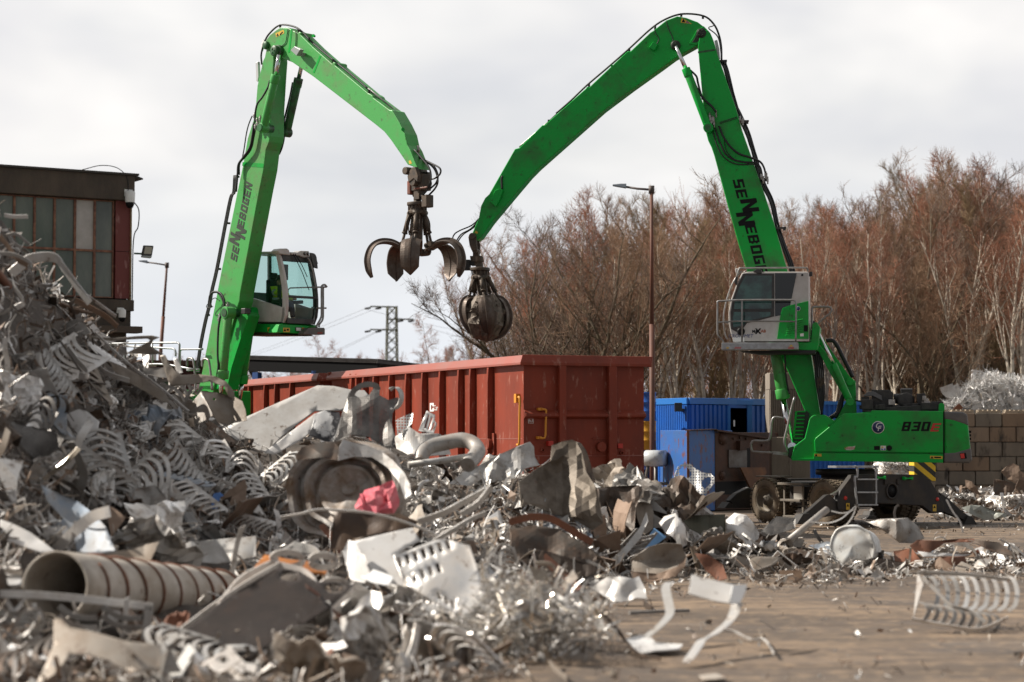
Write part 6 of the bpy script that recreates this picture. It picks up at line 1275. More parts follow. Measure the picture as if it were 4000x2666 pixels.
def g2():
    px = RT.uniform(2480, 4250); Y = RT.uniform(118, 150); x = (px-2000)/FPX*Y; z0 = hill_z(x, Y); top = (HOR-interp(SKYL, px))/FPX*Y+CH; z = z0+(max(z0+1, top*.84)-z0)*RT.random()**.8
    return V((x, Y, z-1)), (V((0,0,1.3))+rvec(RT)*.8).normalized(), RT.uniform(1.2,3.0), RT.uniform(.012,.028)
twig_mass('far_woodland', 9000, g2, [TW[0], TW[0], TW[1]], 'dense reddish mass of bare wood on the rise behind the trees', 'woodland')
def g3():
    px = RT.uniform(560, 1980); Y = RT.uniform(150, 200); x = (px-2000)/FPX*Y; return V((x, Y, 0)), (V((0,0,1.2))+rvec(RT)*.7).normalized(), RT.uniform(2.5,6.5), RT.uniform(.015,.035)
twig_mass('far_thicket', 2600, g3, [TW[1], TW[0], TW[3]], 'far low belt of bare bushes behind shed and pylon', 'bushes')
# ================================================================== the scrap heap
RIDGE = [(-300,740),(0,820),(60,900),(130,1040),(250,1150),(380,1270),(460,1350),(600,1430),(720,1510),(850,1600),(950,1650),(1250,1680),(1500,1700),(1700,1800),(1900,1820),(2100,1810),(2250,1830),(2400,1930),(2550,2010),(2800,2100),(3000,2145),(3200,2175),(3500,2185),(3800,2190),(4300,2190)]
RY = [(-300,31),(0,32),(400,36),(800,39),(1500,40),(2000,39),(2400,38.5),(2800,38.2),(3200,38),(4300,37.5)]
FOOT = [(-300,2790),(600,2740),(1500,2700),(1900,2640),(2150,2520),(2330,2340),(2450,2270),(2700,2275),(3000,2255),(3500,2232),(4300,2222)]
def mound(x, y):
    px = 2000+FPX*x/y; fy = CH*FPX/(interp(FOOT, px)-HOR); ry = interp(RY, px)
    H_ = max(.05, CH+(HOR-interp(RIDGE, px))/FPX*ry)
    if y <= fy: return -.08
    if y <= ry: t = (y-fy)/(ry-fy); return H_*(t**2.1)
    return H_*max(0, 1-((y-ry)/(3+H_*1.1)))-.08*(y-ry > 3+H_*1.1)
def hit(px, py):
    d = ray(px, py); Y = 18.
    while Y < 52:
        q = CP+d*(Y/d.y)
        if q.z <= max(0, mound(q.x, Y)): return Y
        Y += .12
    return None
# scrap metals
def met(n, c, r, mt, d, ds=3.5, da=.4, thr=.55, dr=.7, rand=.3, **k):
    k.setdefault('dirt2', (.13,.085,.06)); k.setdefault('d2s', 7); k.setdefault('d2t', .66)
    return mat(n, c, r, mt, dirt=d, ds=ds, da=da, thr=thr, dr=dr, rand=rand, **k)
S_LIGHT = met('scrap_light_steel', (.60,.595,.585), .42, .42, (.35,.31,.27), bump=.15, bs=9)
S_BRIGHT = met('scrap_bright_aluminium', (.72,.715,.705), .26, .8, (.48,.43,.38), bump=.12, bs=10)
S_MID = met('scrap_grey_steel', (.32,.31,.295), .48, .42, (.18,.145,.12), bump=.2, bs=9)
S_DARK = met('scrap_dark_steel', (.085,.075,.066), .5, .5, (.11,.065,.04), bump=.3, bs=9)
S_BROWN = met('scrap_brown_steel', (.17,.115,.08), .6, .3, (.28,.20,.15), bump=.3, bs=9)
S_RUST = met('scrap_rust', (.22,.085,.045), .75, .1, (.11,.055,.035), bump=.3, bs=12)
S_BLUE = met('scrap_blue_paint', (.20,.26,.34), .5, .2, (.35,.34,.33), thr=.5, rand=.15)
S_WHITE = met('scrap_white_sheet', (.66,.65,.64), .4, .15, (.46,.42,.38), ds=1.5, thr=.62, rand=.12)
S_TAN = met('scrap_tan_sheet', (.36,.325,.285), .55, .35, (.23,.17,.12), ds=2, bump=.25, bs=7)
S_BURNT = met('scrap_burnt_sheet', (.10,.08,.06), .5, .5, (.27,.23,.19), ds=2.2, da=.35, thr=.60, bump=.5, bs=5, rand=.1)
S_ORANGE = met('scrap_orange_rust', (.45,.17,.04), .5, .3, (.25,.09,.03), rand=.1)
S_PINK = mat('pink_foam', (.72,.10,.15), .85, dirt=(.80,.30,.32), ds=4, bump=.8, bs=18)
P_GREY = perforate('perforated_steel', (.20,.19,.18), 34, .20); P_WHITE = perforate('perforated_light_steel', (.70,.69,.67), 20, .30); P_BROWN = perforate('perforated_brown_steel', (.045,.03,.022), 38, .22, .5, .4)
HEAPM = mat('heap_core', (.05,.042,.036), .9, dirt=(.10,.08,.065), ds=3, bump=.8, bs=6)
# core of the heap
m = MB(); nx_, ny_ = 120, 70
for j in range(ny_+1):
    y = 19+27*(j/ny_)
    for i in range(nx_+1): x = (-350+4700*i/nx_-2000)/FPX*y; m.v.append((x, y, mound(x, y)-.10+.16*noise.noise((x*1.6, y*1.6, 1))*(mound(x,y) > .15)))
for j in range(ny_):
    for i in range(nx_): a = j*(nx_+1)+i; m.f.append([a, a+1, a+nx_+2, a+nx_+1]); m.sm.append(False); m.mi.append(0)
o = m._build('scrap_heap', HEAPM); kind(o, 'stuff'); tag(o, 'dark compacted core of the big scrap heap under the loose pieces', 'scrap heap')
HERO = []    # (centre px, short name, bbox)
def finish(o, label, cat, short=None, px=None, group=None):
    me = o.data; c = sum((v.co for v in me.vertices), V((0,0,0)))/max(1, len(me.vertices)); me.transform(Matrix.Translation(-c)); o.location = o.location+c
    tag(o, label, cat, group)
    if short and px: xs = [p[0] for p in px]; ys = [p[1] for p in px]; HERO.append(((sum(xs)/len(xs), sum(ys)/len(ys)), short, (min(xs), min(ys), max(xs), max(ys)), px))
    return o
def inpoly(p, poly):
    c = False; j = len(poly)-1
    for i in range(len(poly)):
        (x1, y1), (x2, y2) = poly[i], poly[j]
        if (y1 > p[1]) != (y2 > p[1]) and p[0] < (x2-x1)*(p[1]-y1)/(y2-y1)+x1: c = not c
        j = i
    return c
def circ(cx, cy, rx, ry, n=16, rot=0): return [(cx+rx*cos(2*pi*k/n)*cos(rot)-ry*sin(2*pi*k/n)*sin(rot), cy+rx*cos(2*pi*k/n)*sin(rot)+ry*sin(2*pi*k/n)*cos(rot)) for k in range(n)]
def cdt(poly, holes, step, seed=0):
    R = random.Random(seed); vs = [V(p) for p in poly]; es = [(i, (i+1) % len(poly)) for i in range(len(poly))]
    for h in holes: b = len(vs); vs += [V(p) for p in h]; es += [(b+i, b+(i+1) % len(h)) for i in range(len(h))]
    xs = [p[0] for p in poly]; ys = [p[1] for p in poly]; x = min(xs)+step*.5; r_ = 0
    while x < max(xs):
        y = min(ys)+step*(.5 if r_ % 2 else 1.)
        while y < max(ys):
            q = (x+R.uniform(-.15,.15)*step, y+R.uniform(-.15,.15)*step)
            if inpoly(q, poly) and not any(inpoly(q, h) for h in holes): vs.append(V(q))
            y += step
        x += step*.87; r_ += 1
    v, e, f, *_ = delaunay_2d_cdt([V((p[0], p[1])) for p in vs], es, [], 0, 1e-4)
    out = []
    for t in f:
        c = (sum(v[i][0] for i in t)/3, sum(v[i][1] for i in t)/3)
        if inpoly(c, poly) and not any(inpoly(c, h) for h in holes): out.append(list(t))
    return v, out
def piece(name, label, cat, short, pts, mt, Y=None, b=-.0025, a=0., crump=.03, bend=0., th=.008, holes=(), step=None, fr=1., off=.12, fold=None, seed=None, uvs=1.):
    """a sheet whose outline follows the photo, set at its own depth with real tilt, curvature and thickness"""
    xs = [p[0] for p in pts]; ys = [p[1] for p in pts]; cx, y1, y0 = sum(xs)/len(xs), max(ys), min(ys); w_ = max(xs)-min(xs); h_ = y1-y0
    if Y is None:
        Y = None
        for k in range(0, 30):
            Y = hit(cx, y1+k*12)
            if Y: break
        Y = (Y or 36)-off
    if y1 > 1850: Y = min(Y, CH*FPX/(y1-HOR)-.06)
    sd_ = seed if seed is not None else len(HERO)*7.3
    v, f = cdt(pts, list(holes), step or max(9, min(w_, h_)/11), int(sd_)); mpp = Y/FPX; m = MB(); uv = []
    for q in v:
        u_, v_ = (q[0]-cx)/w_*2, (q[1]-(y0+y1)/2)/h_*2
        d = Y+a*(q[0]-cx)+b*(q[1]-y1)+bend*(u_*u_-.3)+crump*4*noise.noise((q[0]*mpp*2.2*fr+sd_, q[1]*mpp*2.2*fr, sd_))+crump*4*abs(noise.noise((q[0]*mpp*1.1*fr, q[1]*mpp*1.1*fr+sd_, 2+sd_)))-crump*3*abs(noise.noise((q[0]*mpp*3.1*fr+sd_, q[1]*mpp*2.3*fr, 9+sd_)))
        if fold: d += fold(u_, v_)
        m.v.append(tuple(W(q[0], q[1], d))); uv.append((q[0]*mpp*uvs, q[1]*mpp*uvs))
    m.f = f; m.sm = [crump < .02]*len(f); m.mi = [0]*len(f)
    o = m._build(name, mt); lay = o.data.uv_layers.new(name='holes')
    for lp in o.data.loops: lay.data[lp.index].uv = uv[lp.vertex_index] if lp.vertex_index < len(uv) else (0, 0)
    s_ = o.modifiers.new('thickness', 'SOLIDIFY'); s_.thickness = th; s_.offset = 0
    return finish(o, label, cat, short, pts)
def band(name, label, short, pts, Ys, wd, mt, th=.006, side=(0,0,1), n=6, cat='metal strip', grp=None):
    P = [W(p[0], p[1], min(Ys if not isinstance(Ys, (list, tuple)) else Ys[i], CH*FPX/max(p[1]-HOR, 60)-.08)) for i, p in enumerate(pts)]; m = MB(); m.strip(crom(P, n), wd, side, th)
    return finish(m._build(name, mt), label, cat, short, pts, grp)
# --- large pieces, top left
Zs = Z
piece('bent_plate', 'curved rusty plate with a round hole in front of the left handler', 'metal sheet', 'the rusty plate with the hole', Zs('s2',(1760,510),(1900,525),(2050,560),(2120,600),(2150,680),(2160,770),(1990,800),(1900,780),(1868,722)), S_TAN, 36.2, bend=-.5, crump=.02, holes=[circ(450*0+.4464*1874, 1300+.4464*583, 6, 5, 10)])
piece('bent_plate', 'dark grey face of bent plate below the left handler', 'metal sheet', 'the dark bent plate', Zs('s2',(1640,665),(1700,590),(1762,515),(1868,722),(1800,770),(1720,815),(1670,740)), S_MID, 36.4, a=-.006, crump=.01)
piece('ribbon_sheet', 'long brown-grey offcut curling across the foot of the left handler', 'metal sheet', 'the curling offcut at the left handler', Zs('s2',(1400,200),(1445,195),(1490,280),(1530,330),(1590,372),(1740,365),(1880,380),(1980,430),(2050,520),(2055,600),(2000,560),(1960,470),(1830,428),(1660,455),(1500,467),(1470,420),(1440,330)), S_TAN, 34.6, b=-.001, crump=.012, step=12)
piece('cut_tab', 'light grey tab standing beside the curling offcut', 'metal sheet', None, Zs('s2',(1518,225),(1560,225),(1592,320),(1600,350),(1560,360),(1535,320)), S_LIGHT, 34.9, crump=.01)
piece('ribbon_sheet', 'flat brown offcut with a pointed triangle sticking out over the railing', 'metal sheet', 'the pointed offcut over the railing', Zs('s2',(700,10),(860,38),(1000,48),(1200,30),(1330,25),(1400,42),(1345,66),(1315,115),(1375,155),(1432,188),(1300,192),(1105,180),(1200,130),(1300,80),(1312,66),(1290,54),(1150,60),(990,75),(850,62)), S_TAN, 33.6, b=.001, crump=.012, step=12)
piece('grey_plate', 'mid grey sheet lying at the foot of the railing', 'metal sheet', 'the grey sheet by the railing', Zs('s2',(1250,310),(1430,305),(1470,400),(1380,390),(1260,360)), S_MID, 35.2, crump=.02)
piece('grey_plate', 'broad tan sheet sloping down the heap below the railing', 'metal sheet', 'the broad tan sheet', Zs('s2',(960,250),(1080,300),(1300,400),(1450,520),(1480,620),(1420,600),(1240,500),(1100,420),(1000,340)), S_TAN, 33.6, crump=.02)
piece('square_ring', 'blue-grey painted metal frame with a square hole', 'metal frame', 'the blue-grey frame', Zs('s2',(225,535),(420,540),(590,560),(585,760),(582,905),(545,890),(455,795),(330,770),(205,775),(235,650)), S_BLUE, None, crump=.012, holes=[Zs('s2',(312,590),(455,592),(440,758),(300,748))], th=.03)
piece('white_board', 'white sheet standing behind the blue-grey frame', 'metal sheet', 'the white sheet by the blue-grey frame', Zs('s2',(578,720),(690,670),(760,690),(870,780),(850,870),(780,925),(640,915),(582,895)), S_WHITE, None, crump=.012, off=-.05)
piece('white_board', 'narrow white sheet in the hole of the blue-grey frame', 'metal sheet', None, Zs('s2',(260,800),(330,640),(360,650),(440,750),(530,830),(525,860),(380,840)), S_WHITE, None, crump=.01, off=-.05)
piece('perforated_sheet', 'dark perforated drum skin at the far left below the blue-grey frame', 'perforated sheet', 'the perforated drum skin', Zs('s2',(0,800),(120,780),(280,830),(440,850),(560,930),(520,1010),(420,1080),(300,1100),(210,1020),(100,960),(0,930)), P_GREY, None, bend=-.35, crump=.02)
piece('blue_sheet', 'pale blue scratched sheet hanging above the big pipe', 'metal sheet', 'the pale blue sheet', Zs('s3',(330,-10),(420,40),(620,120),(760,230),(850,330),(890,440),(930,525),(780,540),(615,530),(590,380),(520,270),(440,190),(380,120)), S_BLUE, None, bend=-.25, crump=.015, off=.3)
piece('white_plank', 'long whitish sheet strip running down to the pipe mouth', 'metal strip', 'the whitish strip at the pipe mouth', Zs('s3',(-10,265),(100,300),(250,375),(435,515),(330,535),(180,480),(0,420)), S_WHITE, None, crump=.015, off=.3)
piece('ragged_sheet', 'tan sheet with a torn edge lying on top of the big pipe', 'metal sheet', 'the torn tan sheet on the pipe', Zs('s3',(770,560),(900,520),(1050,510),(1160,470),(1275,445),(1240,520),(1200,610),(1080,600),(960,580)), S_TAN, 25.2, crump=.02)
piece('pointed_sheet', 'white pointed offcut above the big pipe', 'metal sheet', 'the white pointed offcut', Zs('s3',(1395,205),(1460,150),(1535,95),(1500,170),(1450,245)), S_WHITE, None, crump=.01)
piece('pointed_sheet', 'brown spearhead-shaped offcut above the big pipe', 'metal sheet', 'the brown spearhead offcut', Zs('s3',(850,145),(930,190),(1005,250),(950,330),(890,410),(868,300)), S_BROWN, None, crump=.01, off=.3)
piece('folded_sheet', 'dark folded sheet behind the brown spearhead offcut', 'metal sheet', 'the dark folded sheet', Zs('s3',(960,120),(1090,20),(1240,-10),(1330,90),(1320,220),(1230,310),(1150,240),(1010,190)), S_MID, None, crump=.05)
piece('folded_sheet', 'pair of brown-grey folded plates left of the white pointed offcut', 'metal sheet', None, Zs('s3',(1080,350),(1240,310),(1330,260),(1410,240),(1450,310),(1380,390),(1250,420),(1100,440)), S_MID, None, crump=.05)
piece('light_sheet', 'long light sheet lying right of the torn tan sheet', 'metal sheet', 'the long light sheet', Zs('s3',(1220,590),(1400,520),(1600,440),(1860,415),(2047,400),(2047,560),(1900,600),(1740,620),(1500,600)), S_LIGHT, None, crump=.02, off=.2)
piece('blue_ring', 'short blue curved strap standing in the shreds', 'metal strip', None, Zs('s3',(1690,180),(1688,110),(1710,60),(1760,50),(1790,75),(1760,90),(1748,140),(1745,190)), mat('strap_blue', (.06,.16,.42), .5), None, crump=.01, step=10)
# --- behind and above the middle
piece('steel_slab', 'big flat pale slab leaning against the red wagons', 'metal sheet', 'the pale slab', Zs('w',(15,475),(150,405),(330,325),(525,240),(610,243),(700,262),(770,265),(802,300),(760,330),(700,360),(640,370),(510,372),(380,470),(250,590),(170,580),(140,520),(60,545)), met('slab_pale', (.50,.49,.475), .55, .3, (.36,.33,.30), ds=4, thr=.6, rand=.05), 37.6, b=-.004, crump=.004, th=.03)
piece('grey_strip_sheet', 'white sheet with a sharp crease below the pale slab', 'metal sheet', 'the creased white sheet', Zs('w',(240,592),(380,485),(512,384),(520,400),(490,480),(430,530),(300,602)), S_WHITE, 35.9, crump=.012)
piece('painted_sheet', 'dark panel with white patch between pale slab and perforated cover', 'metal sheet', 'the dark panel with a white patch', Zs('w',(480,500),(515,385),(560,368),(640,378),(648,420),(610,540),(560,530)), met('panel_dark_white', (.05,.05,.055), .4, .2, (.7,.7,.7), ds=1.4, da=.05, thr=.5, rand=.02), 35.9, crump=.02)
piece('perforated_cover', 'dark perforated machine cover with two loop handles at the top', 'perforated sheet', 'the perforated cover', Zs('w',(600,560),(650,400),(690,275),(740,300),(790,295),(830,240),(852,250),(850,290),(900,315),(945,300),(960,320),(920,380),(915,440),(932,500),(925,570),(870,560),(800,510),(700,500)), P_GREY, 34.9, crump=.05, th=.012, step=20)
def ring(name, label, c, rx, ry, Y, wd, mt, a0=0, a1=2*pi, rot=0., side=(0,1,0), th=.012):
    n = 28; P = []
    for k in range(n+1): t = a0+(a1-a0)*k/n; P.append(W(c[0]+rx*cos(t)*cos(rot)-ry*sin(t)*sin(rot), c[1]+rx*cos(t)*sin(rot)+ry*sin(t)*cos(rot), Y))
    m = MB(); m.strip(P, wd, side, th); return finish(m._build(name, mt), label, 'metal ring')
(lx, ly), = Zs('w',(775,275)); ring('loop_handle', 'flat loop standing on the left of the perforated cover', (lx, ly), 52, 30, 34.85, .09, S_MID, pi*1.0, pi*2.05, -.3, (1,0,1))
(lx, ly), = Zs('w',(925,305)); ring('loop_handle', 'curled loop on the right of the perforated cover', (lx, ly), 30, 42, 34.8, .10, S_LIGHT, -pi*.75, pi*.55, .2, (1,1,0))
piece('slotted_piece', 'small white slotted offcut in front of the lettering on the wagon', 'metal sheet', 'the small white slotted offcut', Zs('w',(1055,475),(1080,415),(1098,370),(1112,378),(1143,392),(1140,420),(1152,440),(1135,492),(1090,485)), S_WHITE, 37.2, crump=.01, step=9, holes=[Zs('w',(1085,460),(1106,392),(1112,394),(1092,464)), Zs('w',(1103,468),(1124,405),(1130,408),(1110,470)), Zs('w',(1120,472),(1136,432),(1142,436),(1126,476))])
piece('curved_trough', 'grey trough sheet behind the bent grey pipe', 'metal sheet', 'the grey trough sheet', Zs('w',(930,510),(1000,450),(1060,490),(1160,490),(1200,515),(1225,600),(1100,610),(1000,600),(940,570)), S_LIGHT, 36.4, bend=.3, crump=.02)
piece('mesh_scrap', 'light wire mesh remnant right of the perforated cover', 'wire mesh', None, Zs('w',(935,420),(985,395),(1028,380),(1020,440),(980,480),(945,500)), P_WHITE, 36.6, crump=.03)
m = MB(); P = [W(x, y, Y_) for (x, y), Y_ in zip(Zs('w',(1068,640),(1075,600),(1110,562),(1200,538),(1285,524),(1345,545),(1368,582),(1350,612),(1312,655)), (35,35.1,35.3,35.4,35.4,35.3,35.1,34.8,34.5))]; m.tube(crom(P, 8), .125, 18); finish(m._build('bent_pipe', S_MID), 'fat grey pipe bent into a hairpin in front of the wagon', 'pipe', 'the bent grey pipe', Zs('w',(1040,510),(1380,510),(1380,660),(1040,660)))
m = MB(); m.tube([W(*Zs('w',(1000,655))[0], 34.6), W(*Zs('w',(1320,612))[0], 34.9)], .055, 12); finish(m._build('straight_pipe', S_LIGHT), 'thin straight pipe lying under the bent grey pipe', 'pipe')
piece('crumpled_sheet', 'crumpled light grey body panel in the middle of the heap', 'metal sheet', 'the crumpled light panel', Zs('w',(1215,755),(1290,690),(1380,655),(1480,600),(1570,560),(1640,533),(1662,560),(1665,610),(1692,655),(1620,672),(1560,725),(1450,745),(1330,765)), S_LIGHT, None, bend=-.25, crump=.055)
piece('burnt_hood', 'large scorched brown hood standing before the wagon end', 'car hood', 'the scorched hood', Zs('s6',(505,415),(640,310),(785,225),(795,90),(880,60),(975,42),(1010,60),(1060,150),(1100,330),(1175,440),(1210,560),(1245,770),(1150,835),(960,720),(820,700),(600,600),(530,640)), S_BURNT, None, bend=-.45, crump=.05, th=.012, fold=lambda u, v: .25*max(0, u-.35))
piece('folded_edge', 'dark folded edge on the right of the scorched hood', 'metal sheet', None, Zs('s6',(1012,60),(1050,70),(1100,140),(1130,230),(1185,440),(1190,520),(1130,490),(1090,330),(1050,180)), S_DARK, None, crump=.01, off=.3)
piece('dark_hood', 'black crumpled sheet right of the scorched hood', 'metal sheet', 'the black crumpled sheet', Zs('s6',(1190,470),(1330,450),(1560,440),(1590,480),(1560,560),(1530,640),(1520,820),(1400,930),(1250,760),(1210,560)), S_DARK, None, crump=.06)
piece('tan_plate', 'upright tan plate beside the black crumpled sheet', 'metal sheet', 'the upright tan plate', Zs('s6',(1520,560),(1600,480),(1650,560),(1688,680),(1680,820),(1600,880),(1540,720)), S_TAN, None, crump=.02, off=.3)
m = MB(); c0 = W(*Zs('s6',(1700,455))[0], 38.9); c1 = W(*Zs('s6',(1660,570))[0], 38.2); m.lathe([(0,.10),(.0,.13),((c1-c0).length,.17),((c1-c0).length,.0)], c0, c1-c0, 20); finish(m._build('pipe_stub', S_TAN), 'short open tan pipe stub left of the white perforated handle', 'pipe')
hp = Zs('8',(285,1462),(430,1300),(455,1200),(480,1140),(530,1112),(590,1118),(640,1160),(700,1195),(790,1210),(822,1250),(820,1300),(780,1350),(720,1430),(600,1440),(545,1460),(400,1472))
piece('perforated_sheet', 'white perforated sheet with two round openings before the blue press', 'perforated sheet', 'the white perforated sheet', hp, P_WHITE, 38.6, crump=.035, bend=-.2, th=.014, step=10, holes=[Zs('8',(485,1190),(510,1150),(550,1142),(590,1170),(612,1215),(590,1245),(540,1245),(500,1225)), Zs('8',(700,1290),(730,1250),(775,1240),(795,1265),(780,1310),(740,1350),(710,1340))])
# --- middle of the heap
m = MB(); c0 = W(*Zs('s4',(1010,520))[0], 30.6); ax = V((-.22,-.93,.28)); m.lathe([(.10,0),(.12,.10),(.07,.11),(.10,.30),(.13,.38),(.13,.42),(.02,.44),(.02,.50),(.17,.53),(.17,.58),(.03,.60),(.01,.68),(.22,.71),(.24,.77),(.10,.80),(-.10,.82),(-.35,.80)], c0, ax, 64, False)
for i, v in enumerate(m.v): q = V(v); n_ = noise.noise_vector(q*1.1)*.16+noise.noise_vector(q*3)*.04; m.v[i] = tuple(q+n_*(1.+.5*abs(noise.noise(q*4)))+V((0,-.10*abs(noise.noise(q*2.3)),.0)))
finish(m._build('drum_end', met('drum_grey_tan', (.46,.44,.42), .5, .35, (.20,.13,.075), ds=2.2, da=.3, thr=.5, rand=.05, bump=.2, bs=7)), 'big dented round drum end facing forward behind the pink foam', 'drum', 'the dented drum end', Zs('s4',(480,60),(1560,60),(1560,760),(480,760)))
piece('curved_skin', 'tan-grey curved skin torn off over the dented drum end', 'metal sheet', 'the torn curved skin', Zs('s4',(940,130),(985,40),(1090,70),(1190,90),(1330,150),(1420,220),(1520,330),(1570,430),(1585,520),(1530,560),(1480,420),(1380,290),(1240,195),(1080,190),(945,225)), S_LIGHT, 29.6, b=-.003, crump=.02, bend=-.2, step=24)
piece('curved_skin', 'dark curved flap at the upper left of the dented drum end', 'metal sheet', None, Zs('s4',(565,180),(620,110),(760,70),(900,60),(950,110),(935,225),(800,200),(680,210),(580,225)), S_DARK, 29.7, b=-.003, crump=.03)
piece('pink_foam', 'bright pink broken foam block in front of the dented drum end', 'foam block', 'the pink foam', Zs('s4',(1110,580),(1130,555),(1165,552),(1180,528),(1270,500),(1330,455),(1370,418),(1410,406),(1440,435),(1432,560),(1438,600),(1420,668),(1290,680),(1150,682),(1125,625)), S_PINK, 28.9, b=-.002, crump=.05, th=.16, step=22, fr=2.5)
piece('brown_box', 'dark brown open box in front of the pink foam', 'metal box', 'the dark brown box', Zs('s4',(870,1005),(905,720),(945,668),(1120,678),(1300,690),(1480,690),(1645,760),(1600,815),(1380,850),(1170,885),(1080,905),(980,1010)), mat('box_dark_brown', (.05,.032,.024), .5, .2, dirt=(.10,.06,.035), ds=2), 27.6, b=-.002, crump=.03)
piece('white_sheet', 'plain white folded appliance panel right of the orange scrap', 'panel', 'the white panel', Zs('s4',(1085,930),(1250,890),(1420,850),(1590,812),(1660,925),(1560,975),(1430,1060),(1500,1200),(1555,1340),(1440,1330),(1220,1190),(1150,1050)), S_WHITE, 25.4, b=-.003, crump=.006)
piece('white_sheet', 'bent left flange of the white panel', 'panel', None, Zs('s4',(985,1020),(1035,920),(1088,935),(1150,1050),(1220,1190),(1180,1300),(1050,1270),(1010,1130)), S_WHITE, 25.2, a=-.005, bend=-.2, crump=.006)
sp_ = Zs('s5',(1260,405),(1430,345),(1640,262),(1745,252),(1900,300),(1965,310),(2050,560),(2135,835),(2020,900),(1905,960),(1760,915),(1600,810),(1440,710),(1350,640))
hs_ = []
for k in range(7):
    x0 = 1285+k*74; y0 = 425-k*27; hs_.append(Zs('s5',(x0,y0),(x0+38,y0-12),(x0+66,y0+75),(x0+30,y0+88)))
    if k < 5: hs_.append(Zs('s5',(x0+62,y0+165),(x0+98,y0+150),(x0+126,y0+235),(x0+92,y0+248)))
for k in range(3): x0 = 1650+k*62; y0 = 735+k*42; hs_.append(Zs('s5',(x0,y0),(x0+34,y0-8),(x0+62,y0+70),(x0+28,y0+78)))
piece('slotted_sheet', 'large silver-white panel punched with rows of slots in the foreground', 'panel', 'the slotted panel', sp_, S_BRIGHT, 23.6, b=-.002, crump=.012, holes=hs_, step=30)
piece('white_plate', 'small bright white plate on the slotted panel', 'metal sheet', 'the small white plate', Zs('s4',(1145,1240),(1190,1235),(1250,1180),(1435,1240),(1385,1322),(1235,1290)), mat('plate_white', (.82,.82,.81), .4), 23.0, b=-.006, crump=.004)
piece('bright_bowl', 'shiny crushed cup-shaped piece in front of the white panel', 'metal sheet', 'the shiny cup-shaped piece', Zs('s5',(900,920),(980,790),(1060,725),(1150,740),(1170,830),(1130,900),(1080,1010),(990,990)), S_BRIGHT, 21.6, bend=-.15, crump=.02)
piece('orange_sheet', 'orange rusty perforated sheet behind the dark gasket plate', 'metal sheet', 'the orange sheet', Zs('s4',(-60,1560),(60,1330),(200,1170),(300,1050),(520,1090),(700,1110),(860,1170),(830,1230),(620,1190),(400,1190),(200,1390),(20,1568)), S_ORANGE, 23.4, b=-.004, crump=.012)
gp_ = Zs('d',(400,1470),(440,1435),(530,1370),(640,1305),(690,1316),(730,1340),(770,1340),(812,1346),(760,1395),(690,1440),(640,1470),(590,1503),(575,1520),(500,1490),(450,1470))
piece('gasket_plate', 'dark brown perforated plate with pale rim in the left foreground', 'perforated sheet', 'the dark gasket plate', gp_, P_BROWN, 21.6, b=-.006, crump=.01, th=.02, holes=[circ(665*1.7, 1327*1.7, 36, 18), circ(768*1.7, 1354*1.7, 38, 20)])
RIMM = met('gasket_rim', (.60,.57,.54), .5, .4, (.45,.40,.36), rand=.1)
def gY(p): return 21.55-.006*(p[1]-2584)
for k, (pl, lab) in enumerate((([(815,1346),(740,1415),(650,1480),(600,1520),(575,1555)], 'pale rim strip along the right edge of the dark gasket plate'), ([(645,1300),(560,1350),(480,1405),(420,1450),(378,1475)], 'pale rim strip along the upper edge of the dark gasket plate'), ([(645,1302),(700,1318),(725,1345),(720,1362)], 'short pale rim strip between the openings of the dark gasket plate'), ([(640,1290),(560,1330),(520,1372),(500,1400)], 'pale rim strip edging the orange sheet'))):
    P = [(x*1.7, y*1.7) for x, y in pl]; band('rim_strip', lab, None, P, [gY(p) for p in P], .10, RIMM, .02, (0,0,1))
for c, rx, ry, lab in (((768,1354),58,34,'pale punched ring on the right of the dark gasket plate'), ((660,1287),62,30,'pale punched ring at the top of the orange sheet'), ((742,1290),50,24,'pale punched ring between orange sheet and white panel')):
    ring('punched_ring', lab, (c[0]*1.7, c[1]*1.7), rx, ry, gY((0, c[1]*1.7))-.1, .085, RIMM, side=(0,-.6,1))
# --- the big pipe with spiral seam
p0 = W(215, 2291, 22.5); p1 = W(875, 2330, 26.8); ax = (p1-p0); Lp = ax.length; PI_ = thing('spiral_pipe', 'wide dirty-white pipe with a rusty spiral seam in the left foreground', 'pipe', p0)
m = MB(); m.lathe([(.02,.345),(0,.36),(0,.375),(.25,.372)]+[(Lp*k/12, .372-.065*k/12) for k in range(1,13)]+[(Lp,.29),(Lp*.6,.31),(.02,.345)], (0,0,0), ax, 48)
for i, v in enumerate(m.v): q = V(v); m.v[i] = tuple(q+noise.noise_vector(q*1.3)*.018)
bd_ = m._build('shell', met('pipe_dirty_white', (.52,.48,.43), .55, .15, (.30,.24,.18), ds=2.5, rand=.02, bump=.2, bs=6), PI_)
m = MB(); dn = ax.normalized(); u_ = dn.orthogonal().normalized(); w_ = dn.cross(u_); hp_ = []
for k in range(8*24+1): t = .10+.86*k/(8*24); a = 2*pi*k/24; hp_.append(ax*t+(u_*cos(a)+w_*sin(a))*(.372-.065*t+.006))
m.tube(hp_, .022, 6); m._build('spiral_seam', met('seam_rust', (.20,.08,.045), .75, .1, (.10,.05,.03), rand=.02), bd_)
HERO.append(((480,2300), 'the big spiral pipe', (90,2150,900,2460), [(90,2150),(900,2200),(900,2420),(330,2460),(90,2400)]))
